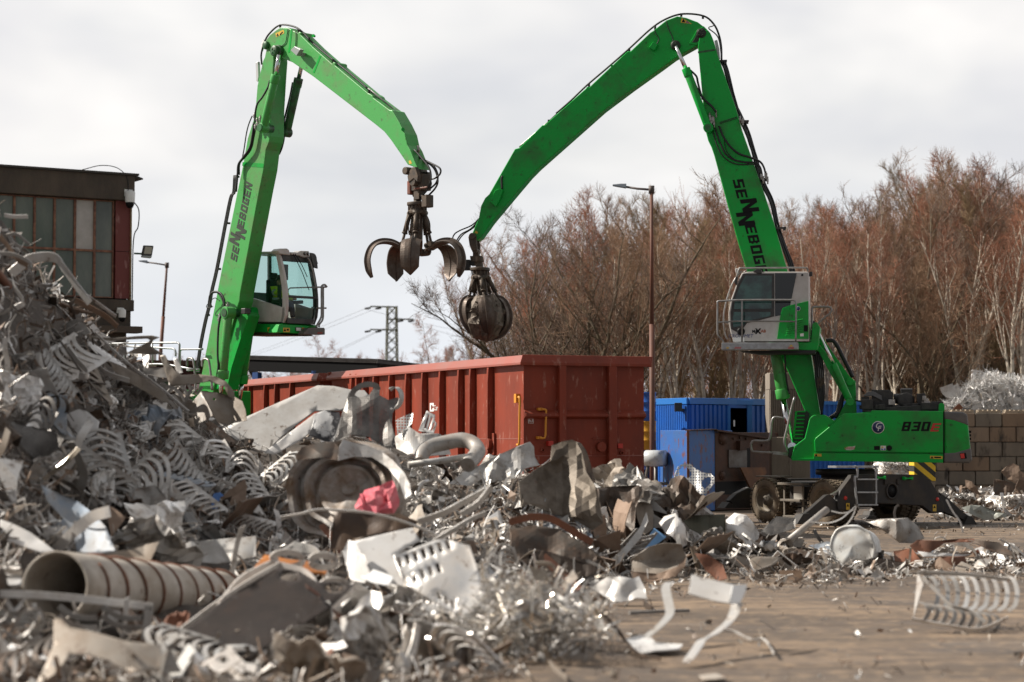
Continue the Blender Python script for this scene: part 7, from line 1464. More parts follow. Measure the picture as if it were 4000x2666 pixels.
# --- left foreground
piece('grey_bracket', 'broad dusty grey bracket plate at the bottom left', 'metal sheet', 'the dusty bracket plate', Zs('s3',(430,1070),(480,1060),(560,1130),(760,1170),(1000,1240),(1290,1272),(1280,1480),(1000,1480),(870,1395),(700,1350),(560,1350),(470,1470),(400,1600),(280,1600),(370,1420),(430,1260)), S_TAN, 19.9, bend=.15, crump=.004)
piece('bright_bar', 'glaring bright flat bar at the bottom left', 'metal strip', 'the bright flat bar', Zs('s3',(1330,1545),(1420,1400),(1505,1258),(1570,1325),(1490,1450),(1420,1580)), mat('bar_white', (.85,.82,.76), .25, .3), 19.4, b=-.008, crump=.004)
piece('bright_bar', 'short bright bar pointing left at the frame edge above the railings', 'metal strip', None, Zs('s3',(-20,742),(170,742),(175,790),(-20,795)), S_WHITE, 22.3, crump=.004)
piece('bright_bar', 'stubby bright bar in the bottom left corner', 'metal strip', None, Zs('s3',(60,1290),(90,1262),(270,1320),(400,1345),(385,1390),(240,1365),(110,1330)), S_WHITE, 20., crump=.01)
band('frame_rail', 'grey flat rail running across the mouth of the spiral pipe', 'the grey rail', Zs('s3',(-40,858),(300,870),(700,905),(1000,940),(1220,965)), 21.8, .075, S_LIGHT, .02)
band('frame_rail', 'short upright grey rail below the spiral pipe', None, Zs('s3',(1195,960),(1180,1080),(1160,1230)), 21.8, .085, S_LIGHT, .02, (1,0,0))
for k in range(3): band('curved_rib', ('upper','middle','lower')[k]+' of three grey curved ribs at the left edge under the rail', None, Zs('s3',(-40,995+85*k),(100,1020+85*k),(200,1015+80*k),(290,990+80*k)), 21.5, .06, S_MID, .02)
for k in range(4): x0 = 470 if k < 2 else 820; y0 = 960+75*(k % 2); band('curved_rib', ('upper left','lower left','upper right','lower right')[k]+' of four curved ribs under the pipe mouth rail', None, Zs('s3',(x0,y0),(x0+90,y0+65),(x0+200,y0+95),(x0+310,y0+95)), 21.4, .055, S_MID, .02)
piece('cutout_plate', 'pale plate with round cut-outs in front of the dark gasket plate', 'metal sheet', 'the pale cut-out plate', Zs('s3',(1600,1430),(1720,1360),(1840,1268),(1880,1330),(1960,1410),(2060,1430),(2100,1530),(1980,1480),(1920,1500),(1820,1470),(1740,1500),(1680,1450)), RIMM, 19.5, b=-.004, crump=.01, holes=[circ(1000*0+.4885*1790, 1900+.4885*1390, 26, 12)])
# --- right of the middle
piece('rusty_trough', 'black-brown perforated trough with a rusty upper edge', 'metal sheet', 'the rusty trough', Zs('s6',(430,830),(620,790),(860,820),(1100,965),(1190,1060),(1165,1240),(900,1230),(600,1200),(425,1050)), S_DARK, None, crump=.03, off=.05)
band('rusty_edge', 'rusty bent edge strip over the rusty trough', None, Zs('s6',(420,765),(600,720),(760,725),(880,780),(1010,860),(1150,945)), 29.6, .10, S_RUST, .02)
piece('wire_basket', 'dark square mesh basket below the rusty trough', 'basket', 'the mesh basket', Zs('s6',(590,990),(800,1030),(1110,1130),(1215,1080),(1180,1260),(1100,1300),(800,1240),(600,1180)), P_BROWN, None, crump=.02, off=.25)
piece('crushed_box', 'tan crushed box right of the mesh basket', 'metal box', 'the tan crushed box', Zs('s6',(1480,1090),(1640,980),(1780,945),(1930,955),(1972,1065),(1885,1160),(1720,1215),(1560,1235),(1495,1190)), S_TAN, None, crump=.035, off=.5, fold=lambda u, v: -.25*abs(v-.1))
piece('crushed_box', 'lower dark flank of the tan crushed box', 'metal box', None, Zs('s6',(1490,1195),(1720,1215),(1890,1155),(1975,1060),(1960,1150),(1880,1240),(1640,1290),(1500,1250)), S_BROWN, None, crump=.02, off=.45)
piece('long_offcut', 'long pale offcut slanting left of the blue-painted flap', 'metal strip', 'the long slanting offcut', Zs('s6',(1240,1170),(1330,1080),(1450,960),(1560,820),(1625,675),(1640,750),(1570,910),(1470,1020),(1340,1180),(1290,1200)), S_LIGHT, None, crump=.02, off=.4)
piece('blue_flap', 'sky-blue painted flap between slanting offcut and white wrinkled sheet', 'metal sheet', 'the sky-blue flap', Zs('s6',(1530,1040),(1620,920),(1690,815),(1800,890),(1740,940),(1620,1010)), mat('flap_blue', (.16,.33,.58), .4, .2), None, crump=.015, off=.35)
piece('wrinkled_sheet', 'white wrinkled sheet standing left of the dark green box', 'metal sheet', 'the white wrinkled sheet', Zs('s6',(1735,770),(1780,715),(1880,685),(1960,800),(1980,960),(1930,990),(1850,890),(1790,860)), S_WHITE, None, crump=.07, off=.2)
piece('green_box', 'dark olive sheet box in the right part of the heap', 'metal box', 'the dark olive box', Zs('s7',(1430,75),(1520,30),(1780,20),(1785,300),(1690,250),(1600,200),(1480,140)), mat('olive_dark', (.075,.08,.06), .5, .3, dirt=(.12,.11,.08), ds=2), None, crump=.02, off=.15)
piece('wrinkled_sheet', 'pale wrinkled sheet on the right of the dark olive box', 'metal sheet', 'the pale wrinkled sheet', Zs('s7',(1790,70),(1860,10),(1960,30),(2020,100),(2065,180),(2045,320),(1950,325),(1790,305)), S_WHITE, None, crump=.075, off=.2)
piece('flat_sheet', 'wide grey-tan flat sheet at the foot of the dark olive box', 'metal sheet', 'the wide flat sheet', Zs('s7',(1780,400),(1900,370),(2265,380),(2200,440),(2050,495),(1900,470)), S_TAN, None, crump=.015, off=.3)
piece('rust_tongue', 'rusty tongue-shaped sheet lying on the yard edge', 'metal sheet', 'the rusty tongue', Zs('s7',(1525,345),(1640,360),(1760,440),(1800,560),(1720,580),(1620,490)), S_RUST, None, crump=.03, off=.3)
piece('crumpled_foil', 'crumpled whitish sheet at the near edge of the heap', 'metal sheet', 'the crumpled whitish sheet', Zs('s7',(640,620),(800,545),(900,540),(1010,560),(1060,540),(1110,640),(1130,730),(1040,720),(980,745),(860,760),(760,700)), S_WHITE, None, crump=.06, off=.3)
m = MB(); a_ = W(*Zs('s7',(980,845))[0], 26.5); b_ = W(*Zs('s7',(1475,825))[0], 26.8); m.bar(a_, b_, .07, .04); finish(m._build('steel_bar', S_MID), 'straight steel bar lying flat on the muddy ground', 'bar', 'the bar on the ground', Zs('s7',(980,820),(1475,820),(1475,850),(980,850)))
# bracket in the right foreground
BR = thing('bent_bracket', 'white sheet bracket with two curved strap legs standing on the bare ground', 'bracket', (0,0,0))
o = piece('panel', 'x', 'x', None, Zs('s7',(1500,530),(1660,570),(1842,608),(1815,770),(1640,735),(1475,682)), S_WHITE, 22.4, crump=.004, th=.012)
o2 = piece('end_plate', 'x', 'x', None, Zs('s7',(1842,612),(1960,608),(1945,680),(1900,770),(1815,772)), mat('plate_white', (.82,.82,.81), .4), 22.3, a=.006, crump=.002, th=.012)
m = MB(); m.strip(crom([W(x, y, Y_) for (x, y), Y_ in zip(Zs('s7',(1880,760),(1850,860),(1800,930),(1690,1020),(1590,1070),(1550,1130),(1455,1265)), (22.3,22.2,22.0,21.7,21.4,21.1,20.75))], 6), [.16]+[.11]*35+[.06], (1,0,.3), .008); o3 = m._build('strap_leg', S_BRIGHT)
m = MB(); m.strip(crom([W(x, y, Y_) for (x, y), Y_ in zip(Zs('s7',(1310,590),(1285,640),(1305,750),(1318,850),(1250,940),(1130,1040)), (23.2,23.1,22.9,22.7,22.5,22.3))], 6), .10, (1,0,.3), .008); o4 = m._build('strap_leg', S_LIGHT)
o5 = piece('foot_plate', 'x', 'x', None, Zs('s7',(925,1070),(1080,1030),(1160,1050),(1200,1095),(1430,1110),(1400,1150),(1200,1165),(1080,1185)), S_WHITE, 21.7, b=-.018, crump=.006, th=.012)
bc_ = G(2690, 2490); BR.location = bc_
for o_ in (o, o2, o3, o4, o5):
    o_.parent = BR; o_.location = o_.location-bc_
    for k_ in ('label', 'category'):
        if k_ in o_: del o_[k_]
HERO.append(((2690,2400), 'the white bracket', (2420,2240,2930,2600), [(2600,2240),(2930,2270),(2800,2500),(2650,2600),(2430,2500)]))
# wire rack on the bare ground
RK = thing('rib_rack', 'rack of curved silver ribs lying alone on the bare ground at the right', 'rack', G(3760, 2455))
LRK = RK.location.copy(); DR = V((.96,.28,0)).normalized(); m = MB()
def rk(p, Y): return W(*Zs('s8', p)[0], Y)-LRK
pl = [rk(p, Y_) for p, Y_ in (((1600,610),25.4),((1640,690),25.1),((1760,760),24.9),((1570,935),24.7),((1555,930),24.75))]
m.prism([pl[0], pl[1], pl[3]], (.01,.01,.0)); m.build('end_plate', S_MID, RK)
for k in range(9):
    x = 1640+70*k; m = MB(); m.strip(crom([rk((x,640), 25.6), rk((x+70,650), 25.4), rk((x+105,740), 25.2), rk((x+90,840), 25.0), rk((x+40,880), 24.9)], 6), .05, DR, .008); m._build('rib', S_LIGHT, RK)
for k in range(9):
    x = 1610+62*k; y = 800+k*10; m = MB(); m.strip(crom([rk((x,y+20), 24.9), rk((x+50,y+40), 24.8), rk((x+70,y+85), 24.75), rk((x+40,y+140), 24.7), rk((x-10,y+150), 24.75)], 6), .05, DR, .008); m._build('rib', S_MID, RK)
for pts in (((1640,650),(1760,770),(1850,850),(1960,880),(2080,960)), ((1560,940),(1800,985),(2040,1010),(2240,930)), ((1600,612),(1900,620),(2240,660))): m = MB(); m.strip(crom([rk(p, 25.2-.0015*(p[1]-620)) for p in pts], 6), .045, (0,-.5,1), .01); m._build('rail', S_LIGHT, RK)
HERO.append(((3760,2340), 'the rack of ribs', (3550,2230,3960,2470), [(3550,2230),(3960,2230),(3960,2470),(3550,2470)]))
# --- right scatter line
m = MB(); c0 = W(*Zs('s8',(1160,440))[0], 36.6); ax = V((-.35,-.85,.12)); m.lathe([(-.6,.37),(-.1,.38),(.16,.38),(.18,.40),(.22,.40),(.24,.38),(.22,.36),(.25,.30),(.26,.15),(.24,0)], c0, ax, 40)
for i, v in enumerate(m.v): q = V(v); m.v[i] = tuple(q+noise.noise_vector(q*2.6)*.07+noise.noise_vector(q*6)*.025)
o = m._build('dented_tank', met('tank_white', (.62,.64,.64), .35, .3, (.42,.38,.33), ds=4, rand=.02)); finish(o, 'white dented boiler tank lying in the right scatter line', 'tank', 'the white dented tank', Zs('s8',(990,300),(1300,300),(1300,550),(990,550)))
piece('crumpled_sheet', 'grey crumpled pyramid-shaped sheet behind the white dented tank', 'metal sheet', 'the pyramid-shaped sheet', Zs('s8',(1215,242),(1340,232),(1530,225),(1600,280),(1650,370),(1560,405),(1470,400),(1390,335),(1300,280)), S_MID, 38.4, crump=.06, fold=lambda u, v: -.3*(1-abs(u)))
for nm_, pts, mt_, lab, Y_ in (('brown_sheet', ((1545,420),(1600,380),(1760,385),(1900,372),(2000,372),(2010,395),(1900,395),(1790,400),(1740,440),(1690,465),(1590,470)), S_RUST, 'long rusty brown sheet with rolled edge at the right', 36.8), ('brown_sheet', ((1950,380),(2090,388),(2180,400),(2240,450),(2295,475),(2260,495),(2180,480),(2080,440),(2000,400)), S_DARK, 'dark curled end sheet at the far right of the scatter line', 36.5), ('brown_sheet', ((1590,480),(1740,475),(1990,470),(2010,500),(1800,510),(1640,505)), S_BROWN, 'flat brown strip below the long rusty sheet', 36.3), ('rust_sheet', ((275,512),(400,500),(655,512),(600,560),(540,600),(330,575)), S_BROWN, 'flat rusty brown sheet right of the rusty tongue', 35.6), ('gasket_sheet', ((880,585),(1100,560),(1275,508),(1380,515),(1500,542),(1430,575),(1250,595)), P_BROWN, 'flat perforated gasket sheet before the white dented tank', 35.8), ('blue_plate', ((830,420),(960,390),(1010,400),(1040,490),(980,480)), S_BLUE, 'pale blue plate left of the white dented tank', 36.9), ('white_scrap', ((1600,460),(1680,470),(1990,480),(1900,500),(1640,500)), S_WHITE, 'narrow white strip under the long rusty sheet', 36.2), ('rust_lump', ((1430,460),(1560,440),(1620,520),(1590,560),(1440,530)), S_RUST, 'rusty lump left of the long rusty sheet', 36.2), ('rust_lump', ((1760,500),(1930,495),(1950,540),(1880,570),(1780,560)), S_RUST, 'round rusty lump below the long rusty sheet', 35.9), ('mesh_plate', ((490,320),(600,215),(740,225),(735,300),(640,330),(560,350)), P_GREY, 'see-through perforated plate in front of the front wheel', 38.4), ('brown_flap', ((590,490),(740,440),(880,480),(1000,500),(860,520),(690,520)), S_DARK, 'dark brown flap left of the flat gasket sheet', 36.4)):
    piece(nm_, lab, 'metal sheet', None, Zs('s8', *pts), mt_, Y_, crump=.03, b=-.004)
m = MB(); m.tube([W(*Zs('s8',(690,385))[0], 37.2), W(*Zs('s8',(960,165))[0], 37.8)], .062, 14); finish(m._build('pipe', S_MID), 'grey pipe slanting up in front of the outrigger leg', 'pipe', 'the slanting grey pipe', Zs('s8',(690,385),(960,165),(970,185),(720,390)))
for k, pts in enumerate((((830,250),(960,260),(1050,235),(1110,190),(1165,140)), ((990,175),(1060,190),(1120,180),(1165,145)), ((1165,150),(1140,215),(1100,270),(1055,300),(1130,310)))): band('bent_strip', ('long','upper','lower')[k]+' silver strip sticking up beside the slanting pipe', None, Zs('s8', *pts), 37.4, .028, S_BRIGHT, .008)
band('standing_strip', 'thin pale strip standing upright before the right outrigger', None, Zs('s8',(1805,95),(1850,180),(1900,250),(1922,325)), 36.9, .03, S_LIGHT, .008, (1,0,0)); band('standing_strip', 'short hooked strip standing up before the rear wheel', None, Zs('s8',(1440,225),(1438,180),(1450,145),(1470,133)), 37.5, .04, S_MID, .008, (1,0,0))
# --- long strips and rods crossing the heap
for k, (key, pts, Y_, w_, mt_, lab) in enumerate((('s4', ((1640,760),(1850,690),(2020,600),(2240,480)), 27.2, .10, S_BRIGHT, 'long bright bar crossing right of the pink foam'), ('s4', ((1780,930),(1950,830),(2100,740),(2240,680)), 26.4, .07, S_LIGHT, 'second bright bar crossing behind the slotted panel'), ('s4', ((440,720),(620,690),(760,655),(960,660),(1200,680),(1450,740),(1700,830),(1900,930),(2020,985)), 26.6, .035, S_BRIGHT, 'long thin wire strip arching in front of the pink foam'), ('s2', ((380,1290),(480,1210),(590,1120),(690,1010)), 26.8, .07, mat('glint_strip', (.75,.68,.58), .18, .9), 'gleaming strip slanting above the pale blue sheet'), ('s2', ((350,50),(370,200),(410,350),(460,530)), 30.6, .06, S_DARK, 'dark rod crossing the ribbed sheets at the upper left'), ('s2', ((590,130),(680,250),(760,340),(745,385),(690,370)), 31.2, .12, S_LIGHT, 'pale hooked strip at the upper left'), ('s2', ((520,60),(640,240),(800,460),(950,620)), 31.4, .05, S_MID, 'long dark strip running down the upper left slope'), ('s2', ((830,0),(1000,160),(1160,300),(1400,480),(1650,690)), 33.2, .045, S_LIGHT, 'longest thin strip running down below the railing'), ('s2', ((790,220),(900,330),(1000,380),(1130,420)), 33, .09, S_LIGHT, 'curved pale strip below the pointed offcut'), ('s2', ((1170,640),(1300,590),(1420,555),(1530,520)), 34.4, .045, S_DARK, 'dark rod pointing at the left handler'), ('b', ((75,820),(140,765),(220,715),(370,710),(440,790),(520,900),(610,1020)), 30.2, .16, S_LIGHT, 'wide pale band arching over the upper left of the heap'), ('b', ((80,820),(100,910),(160,1010),(110,1050)), 30.1, .09, S_LIGHT, 'bent leg of pale band at the left edge'), ('b', ((510,1000),(620,1055),(720,1110),(800,1180)), 32.4, .11, met('strip_orange', (.30,.17,.10), .6, .2, (.4,.3,.24)), 'orange-brown strip pointing at the factory wall'), ('b', ((580,960),(680,1030),(790,1110)), 32.6, .06, S_LIGHT, 'thin pale strip pointing at the factory wall'), ('b', ((0,560),(60,640),(120,720),(190,760)), 29.8, .10, S_BROWN, 'brown strip at the upper left edge'), ('b', ((0,680),(100,690),(200,740),(215,780)), 29.6, .06, S_LIGHT, 'grey strip lying across the upper left edge'), ('b', ((30,420),(90,430),(190,430)), 30, .06, S_WHITE, 'white strip end sticking out at the top left'), ('b', ((40,560),(110,550),(200,620)), 30, .05, S_LIGHT, 'thin strip end sticking out below the white one'), ('s5', ((1450,1550),(1700,1480),(2000,1380),(2353,1200)), 20.6, .05, S_BROWN, 'brown wire strip in the bottom middle'), ('s5', ((1905,1335),(2060,1200),(2200,1040),(2353,900)), 21.2, .05, S_TAN, 'tan wire strip slanting at the bottom middle'), ('s6', ((420,1560),(560,1440),(660,1370),(760,1290),(820,1190),(780,1130),(650,1120)), 23.6, .05, S_TAN, 'looping tan strip right of the slotted panel'), ('s6', ((0,700),(150,600),(270,450)), 26, .10, S_LIGHT, 'pale channel strip left of the scorched hood'), ('s7', ((750,840),(860,960),(960,1090),(1060,1190),(1240,1230)), 22.4, .04, S_DARK, 'black strip curving down to the ground'), ('s7', ((1700,985),(1850,1000),(2000,1070),(2110,1070),(2190,1190)), 23.4, .03, S_LIGHT, 'thin wire lying right of the white bracket'), ('s7', ((270,1130),(330,1280),(460,1395)), 20.4, .05, S_TAN, 'tan strip end at the heap foot'), ('s7', ((1100,760),(1140,800),(1170,820)), 28.6, .10, S_DARK, 'dark stub above the bar on the ground'))): band('long_strip', lab, None, Zs(key, *pts), Y_, w_, mt_, .01, (0,-.6,.8))
piece('flat_splinter', 'flat pale splinter on the ground in the bottom right corner', 'metal sheet', None, Zs('s7',(1560,1370),(1700,1350),(1800,1385),(1700,1405),(1590,1400)), S_TAN, 19.8, b=-.03, crump=.004)
# ================================================================== loose pieces by kind, copied over the heap
RS = random.Random(11)
def grid_sheet(R, nx_, ny_, w_, h_, crump, bend, twist, cut=True):
    m = MB(); sd = R.uniform(0, 99)
    for j in range(ny_+1):
        for i in range(nx_+1):
            u = i/nx_-.5; v = j/ny_-.5; x = u*w_; y = v*h_
            if cut: x *= 1+.35*noise.noise((v*3+sd, 1, 0)); y *= 1+.35*noise.noise((u*3, sd, 4))
            z = bend*(u*u*4-.3)+twist*u*v*4+crump*(2.2*abs(noise.noise((x*3+sd, y*3, sd)))-1.3*abs(noise.noise((x*7, y*6+sd, 3)))+.5*noise.noise((x*13, y*13, sd)))
            m.v.append((x, y, z))
    for j in range(ny_):
        for i in range(nx_): a = j*(nx_+1)+i; m.f.append([a, a+1, a+nx_+2, a+nx_+1]); m.sm.append(False); m.mi.append(0)
    return m
def solid(m, th=.01):
    n = len(m.v); me = bpy.data.meshes.new('t'); me.from_pydata(m.v, [], m.f); bm = bmesh.new(); bm.from_mesh(me); bmesh.ops.recalc_face_normals(bm, faces=bm.faces); bmesh.ops.solidify(bm, geom=bm.faces[:], thickness=th); bm.to_mesh(me); bm.free()
    m.v = [tuple(v.co) for v in me.vertices]; m.f = [list(p.vertices) for p in me.polygons]; m.sm = [False]*len(m.f); m.mi = [0]*len(m.f); bpy.data.meshes.remove(me); return m
def v_sheet(R): return solid(grid_sheet(R, 15, 12, R.uniform(.6,1.0), R.uniform(.4,.7), .11, R.uniform(-.1,.15), R.uniform(-.1,.1)))
def v_flat(R): return solid(grid_sheet(R, 7, 5, R.uniform(.6,1.1), R.uniform(.25,.5), .015, R.uniform(-.12,.12), R.uniform(-.08,.08)), .008)
def v_tri(R):
    m = MB(); a = [V((R.uniform(-.5,-.3), R.uniform(-.2,0), 0)), V((R.uniform(.3,.6), R.uniform(-.25,-.1), R.uniform(-.1,.1))), V((R.uniform(-.1,.3), R.uniform(.2,.4), R.uniform(-.1,.15)))]; c = (a[0]+a[1]+a[2])/3+V((0,0,.1)); m.prism([a[0], (a[0]+a[1])/2+V((0,.08,.05)), a[1], (a[1]+a[2])/2+V((-.05,-.02,.06)), a[2], (a[0]+a[2])/2+V((.06,-.05,.03))], (0,0,.012)); return m
def v_strip(R):
    m = MB(); p = V((0,0,0)); d = V((1, R.uniform(-.3,.3), R.uniform(-.3,.3))); P = [p]; k = V((R.uniform(-.5,.5), R.uniform(-.5,.5), R.uniform(-.6,.6)))
    for i in range(6): d = (d+k*.6+V((R.uniform(-.35,.35), R.uniform(-.35,.35), R.uniform(-.35,.35)))).normalized(); p = p+d*.2; P.append(p)
    c = sum(P, V((0,0,0)))/len(P); m.strip(crom([q-c for q in P], 5), R.uniform(.04,.11), V((R.uniform(-1,1), R.uniform(-1,1), 1)), .007); return m
def v_ribs(R):
    """waste of a stamping press: two rails joined by curved ribs"""
    m = MB(); n = R.randrange(7, 11); w_ = R.uniform(.30,.5); L_ = n*.085; bow = R.uniform(.08,.16)
    def bend(p): return V((p[0], p[1], p[2]+.22*sin(p[0]*1.8)+.1*p[1]*p[0]))
    for s_ in (-1, 1): m.strip([bend((x*L_/10-L_/2, s_*w_/2, 0)) for x in range(11)], .05, (0,1,0), .01)
    for k in range(n):
        x = -L_/2+L_*(k+.5)/n; m.strip([bend((x+bow*(1-(2*t/8-1)**2), w_*(t/8-.5), .03*sin(t/8*pi))) for t in range(9)], .04, (1,0,0), .01)
    return m
def v_loops(R):
    m = MB(); P = []; r = R.uniform(.12,.25); n = R.randrange(3,6)
    for k in range(n*14): a = 2*pi*k/14; rr = r*(1+.4*noise.noise((k*.13, r*9, 1))); P.append(V((rr*cos(a)+.25*noise.noise((k*.09, 7, r)), rr*sin(a)+.2*noise.noise((k*.09, 3, r)), .035*k/14*3+.12*noise.noise((k*.11, r, 5)))))
    m.strip(P, R.uniform(.02,.045), (0,0,1), .008); return m
def v_channel(R):
    m = MB(); L_ = R.uniform(.6,1.2); w_ = .09; b = R.uniform(-.15,.15)
    for (y0, z0, y1, z1) in ((-w_/2,0,w_/2,0),(-w_/2,.004,-w_/2,.07),(w_/2,.004,w_/2,.07)):
        P = [V((L_*(t/6-.5), (y0+y1)/2, (z0+z1)/2+b*(t/6-.5)**2*4)) for t in range(7)]; m.strip(P, max(abs(y1-y0), abs(z1-z0)), (0, y1-y0, z1-z0), .008)
    return m
def v_tube(R):
    m = MB(); L_ = R.uniform(.4,.9); r = R.uniform(.03,.09); b = R.uniform(-.25,.25); P = [V((L_*(t/8-.5), b*(t/8-.5)**2*2, .1*b*t/8)) for t in range(9)]; m.tube(P, r, 12, False); m.tube(P[::-1], r*.85, 12, False); return m
def v_can(R):
    m = MB(); r = R.uniform(.12,.22); L_ = R.uniform(.25,.4); m.lathe([(0,0),(0,r),(.02,r*1.03),(.04,r),(L_*.5,r*.98),(L_,r),(L_,r*.9),(L_*.2,r*.88)], (0,0,0), (1,0,0), 20)
    for i, v in enumerate(m.v): q = V(v); m.v[i] = tuple(q+noise.noise_vector(q*3+V((r*50,0,0)))*.09)
    return m
def v_punched(R):
    w_, h_ = R.uniform(.5,.8), R.uniform(.35,.5); n = R.randrange(2,5); hs = [circ(-w_/2+w_*(k+.5)/n, R.uniform(-.03,.03), w_/n*.33, h_*.3, 12) for k in range(n)]; v, f = cdt([(-w_/2,-h_/2),(w_/2,-h_/2*.8),(w_/2*.9,h_/2),(-w_/2*.8,h_/2*.9)], hs, .09, R.randrange(99)); m = MB(); k = R.uniform(-.3,.3)
    m.v = [(q[0], q[1], k*q[0]*q[0]*2+.1*q[0]*q[1]) for q in v]; m.f = f; m.sm = [False]*len(f); m.mi = [0]*len(f); return solid(m)
KINDS = [('crumpled_sheet','crumpled sheet',v_sheet,6,.24),('flat_offcut','flat offcut',v_flat,4,.12),('pointed_offcut','pointed offcut',v_tri,3,.10),('curled_strip','curled strip',v_strip,5,.21),('ribbed_waste','ribbed stamping waste',v_ribs,8,.13),('wire_coil','coil of flat wire',v_loops,3,.07),('bent_channel','bent channel bar',v_channel,3,.07),('pipe_piece','piece of pipe',v_tube,3,.04),('crushed_can','crushed can',v_can,2,.01),('punched_plate','punched plate',v_punched,3,.06)]
FIN = [('light grey',S_LIGHT,.30),('shiny silver',S_BRIGHT,.17),('mid grey',S_MID,.22),('dark',S_DARK,.16),('brown',S_BROWN,.12),('white',S_WHITE,.10),('tan',S_TAN,.06),('rusty',S_RUST,.05),('bluish',S_BLUE,.05),('black',BLACKP,.04)]
def pick(R, tab):
    x = R.random()*sum(t[-1] for t in tab)
    for t in tab:
        x -= t[-1]
        if x <= 0: return t
    return tab[-1]
LIB = {}
for nm, ds, fn, n, p_ in KINDS:
    for k in range(n):
        base = fn(random.Random(k*31+len(nm)))
        for fname, fm, fp_ in FIN:
            me = None; LIB[(nm, k, fname)] = (base, fm)
MESH = {}
def lib_mesh(nm, k, fname):
    key = (nm, k, fname)
    if key not in MESH:
        b, fm = LIB[key]; o = b._build(nm, fm); MESH[key] = o.data; bpy.data.objects.remove(o)
    return MESH[key]
def rel_words(px, py):
    hs = sorted(HERO, key=lambda h: (h[0][0]-px)**2+(h[0][1]-py)**2*1.6)[:7]; out = []
    for h in hs:
        dx, dy = px-h[0][0], py-h[0][1]; x0, y0, x1, y1 = h[2]
        if abs(dx) < (x1-x0)*.35 and abs(dy) < (y1-y0)*.35: w_ = 'in front of'
        elif abs(dx) > abs(dy)*2: w_ = 'right of' if dx > 0 else 'left of'
        elif abs(dy) > abs(dx)*2: w_ = 'below' if dy > 0 else 'above'
        else: w_ = ('below and ' if dy > 0 else 'above and ')+('right of' if dx > 0 else 'left of')
        out.append((w_, h[1]))
    return out
USED = set()
def unique_label(fname, ds, px, py, size):
    R_ = rel_words(px, py); szw = 'small ' if size < .6 else ('large ' if size > 1.05 else '')
    cands = [f'{szw}{fname} {ds} {w_} {h}' for w_, h in R_[:2]]+[f'{szw}{fname} {ds} between {R_[0][1]} and {R_[j][1]}' for j in range(1, len(R_))]+[f'{szw}{fname} {ds} {w_} {h}' for w_, h in R_[2:]]
    for c in cands:
        if c not in USED and len(c.split()) <= 16: USED.add(c); return c
    return cands[0]
def slope_rot(x, y, R, spread):
    e = .4; n_ = V((-(mound(x+e, y)-mound(x-e, y))/(2*e), -(mound(x, y+e)-mound(x, y-e))/(2*e), 1)).normalized()
    q = n_.to_track_quat('Z', 'Y').to_matrix(); return q @ Matrix.Rotation(R.uniform(0, 2*pi), 3, 'Z') @ Matrix.Rotation(R.gauss(0, spread), 3, 'X') @ Matrix.Rotation(R.gauss(0, spread), 3, 'Y')
def put_piece(px, py, R, smin, smax, lift=.05, spread=.55):
    Y = hit(px, py)
    if not Y: return False
    q = W(px, py, Y)
    nm, ds, fn, n, p_ = pick(R, KINDS); fname, fm, _ = pick(R, FIN); k = R.randrange(n); s_ = R.uniform(smin, smax)
    o = bpy.data.objects.new(nm, lib_mesh(nm, k, fname)); COL.objects.link(o); o.location = q+V((0, -.05, lift)); o.rotation_euler = slope_rot(q.x, q.y, R, spread).to_euler(); o.scale = (s_,)*3
    tag(o, unique_label(fname, ds, px, py, s_), ds, 'loose scrap pieces on the heap'); return True
n_put = 0; tries = 0
while n_put < 232 and tries < 6000:
    tries += 1; px = RS.uniform(-30, 4030)
    if px > 2450 and RS.random() < .35: continue
    top = interp(RIDGE, px)-25; bot = interp(FOOT, px)-25; py = top+(bot-top)*RS.random()**.85
    if py > 2690: continue
    if any(h[2][0] < px < h[2][2] and h[2][1] < py < h[2][3] and inpoly((px, py), h[3]) for h in HERO) and RS.random() < .93: continue
    sc = 1.15 if px < 2450 else .8
    if put_piece(px, py, RS, .55*sc, 1.25*sc): n_put += 1
# --- the bank of crumpled sheets tapering off to the right
for i in range(34):
    px = 2330+820*(i+RS.random())/34; py = interp(RIDGE, px)+(interp(FOOT, px)-interp(RIDGE, px))*RS.uniform(-.1,.8); Y = hit(px, py) or 37.5
    nm, ds, k = RS.choice([('crumpled_sheet','crumpled sheet',6),('crumpled_sheet','crumpled sheet',6),('flat_offcut','flat offcut',4),('punched_plate','punched plate',3),('pointed_offcut','pointed offcut',3)]); fname = RS.choice(['tan','brown','dark','mid grey','mid grey','light grey','white','dark'])
    q = W(px, py, Y-.1); s_ = RS.uniform(.9,1.7)*(1.1 if px < 2700 else .7); o = bpy.data.objects.new(nm, lib_mesh(nm, RS.randrange(k), fname)); COL.objects.link(o); o.location = q+V((0,0,.12)); o.rotation_euler = slope_rot(q.x, q.y, RS, .6).to_euler(); o.scale = (s_,)*3
    tag(o, unique_label(fname, ds, px, py, s_), ds, 'loose scrap pieces on the heap')
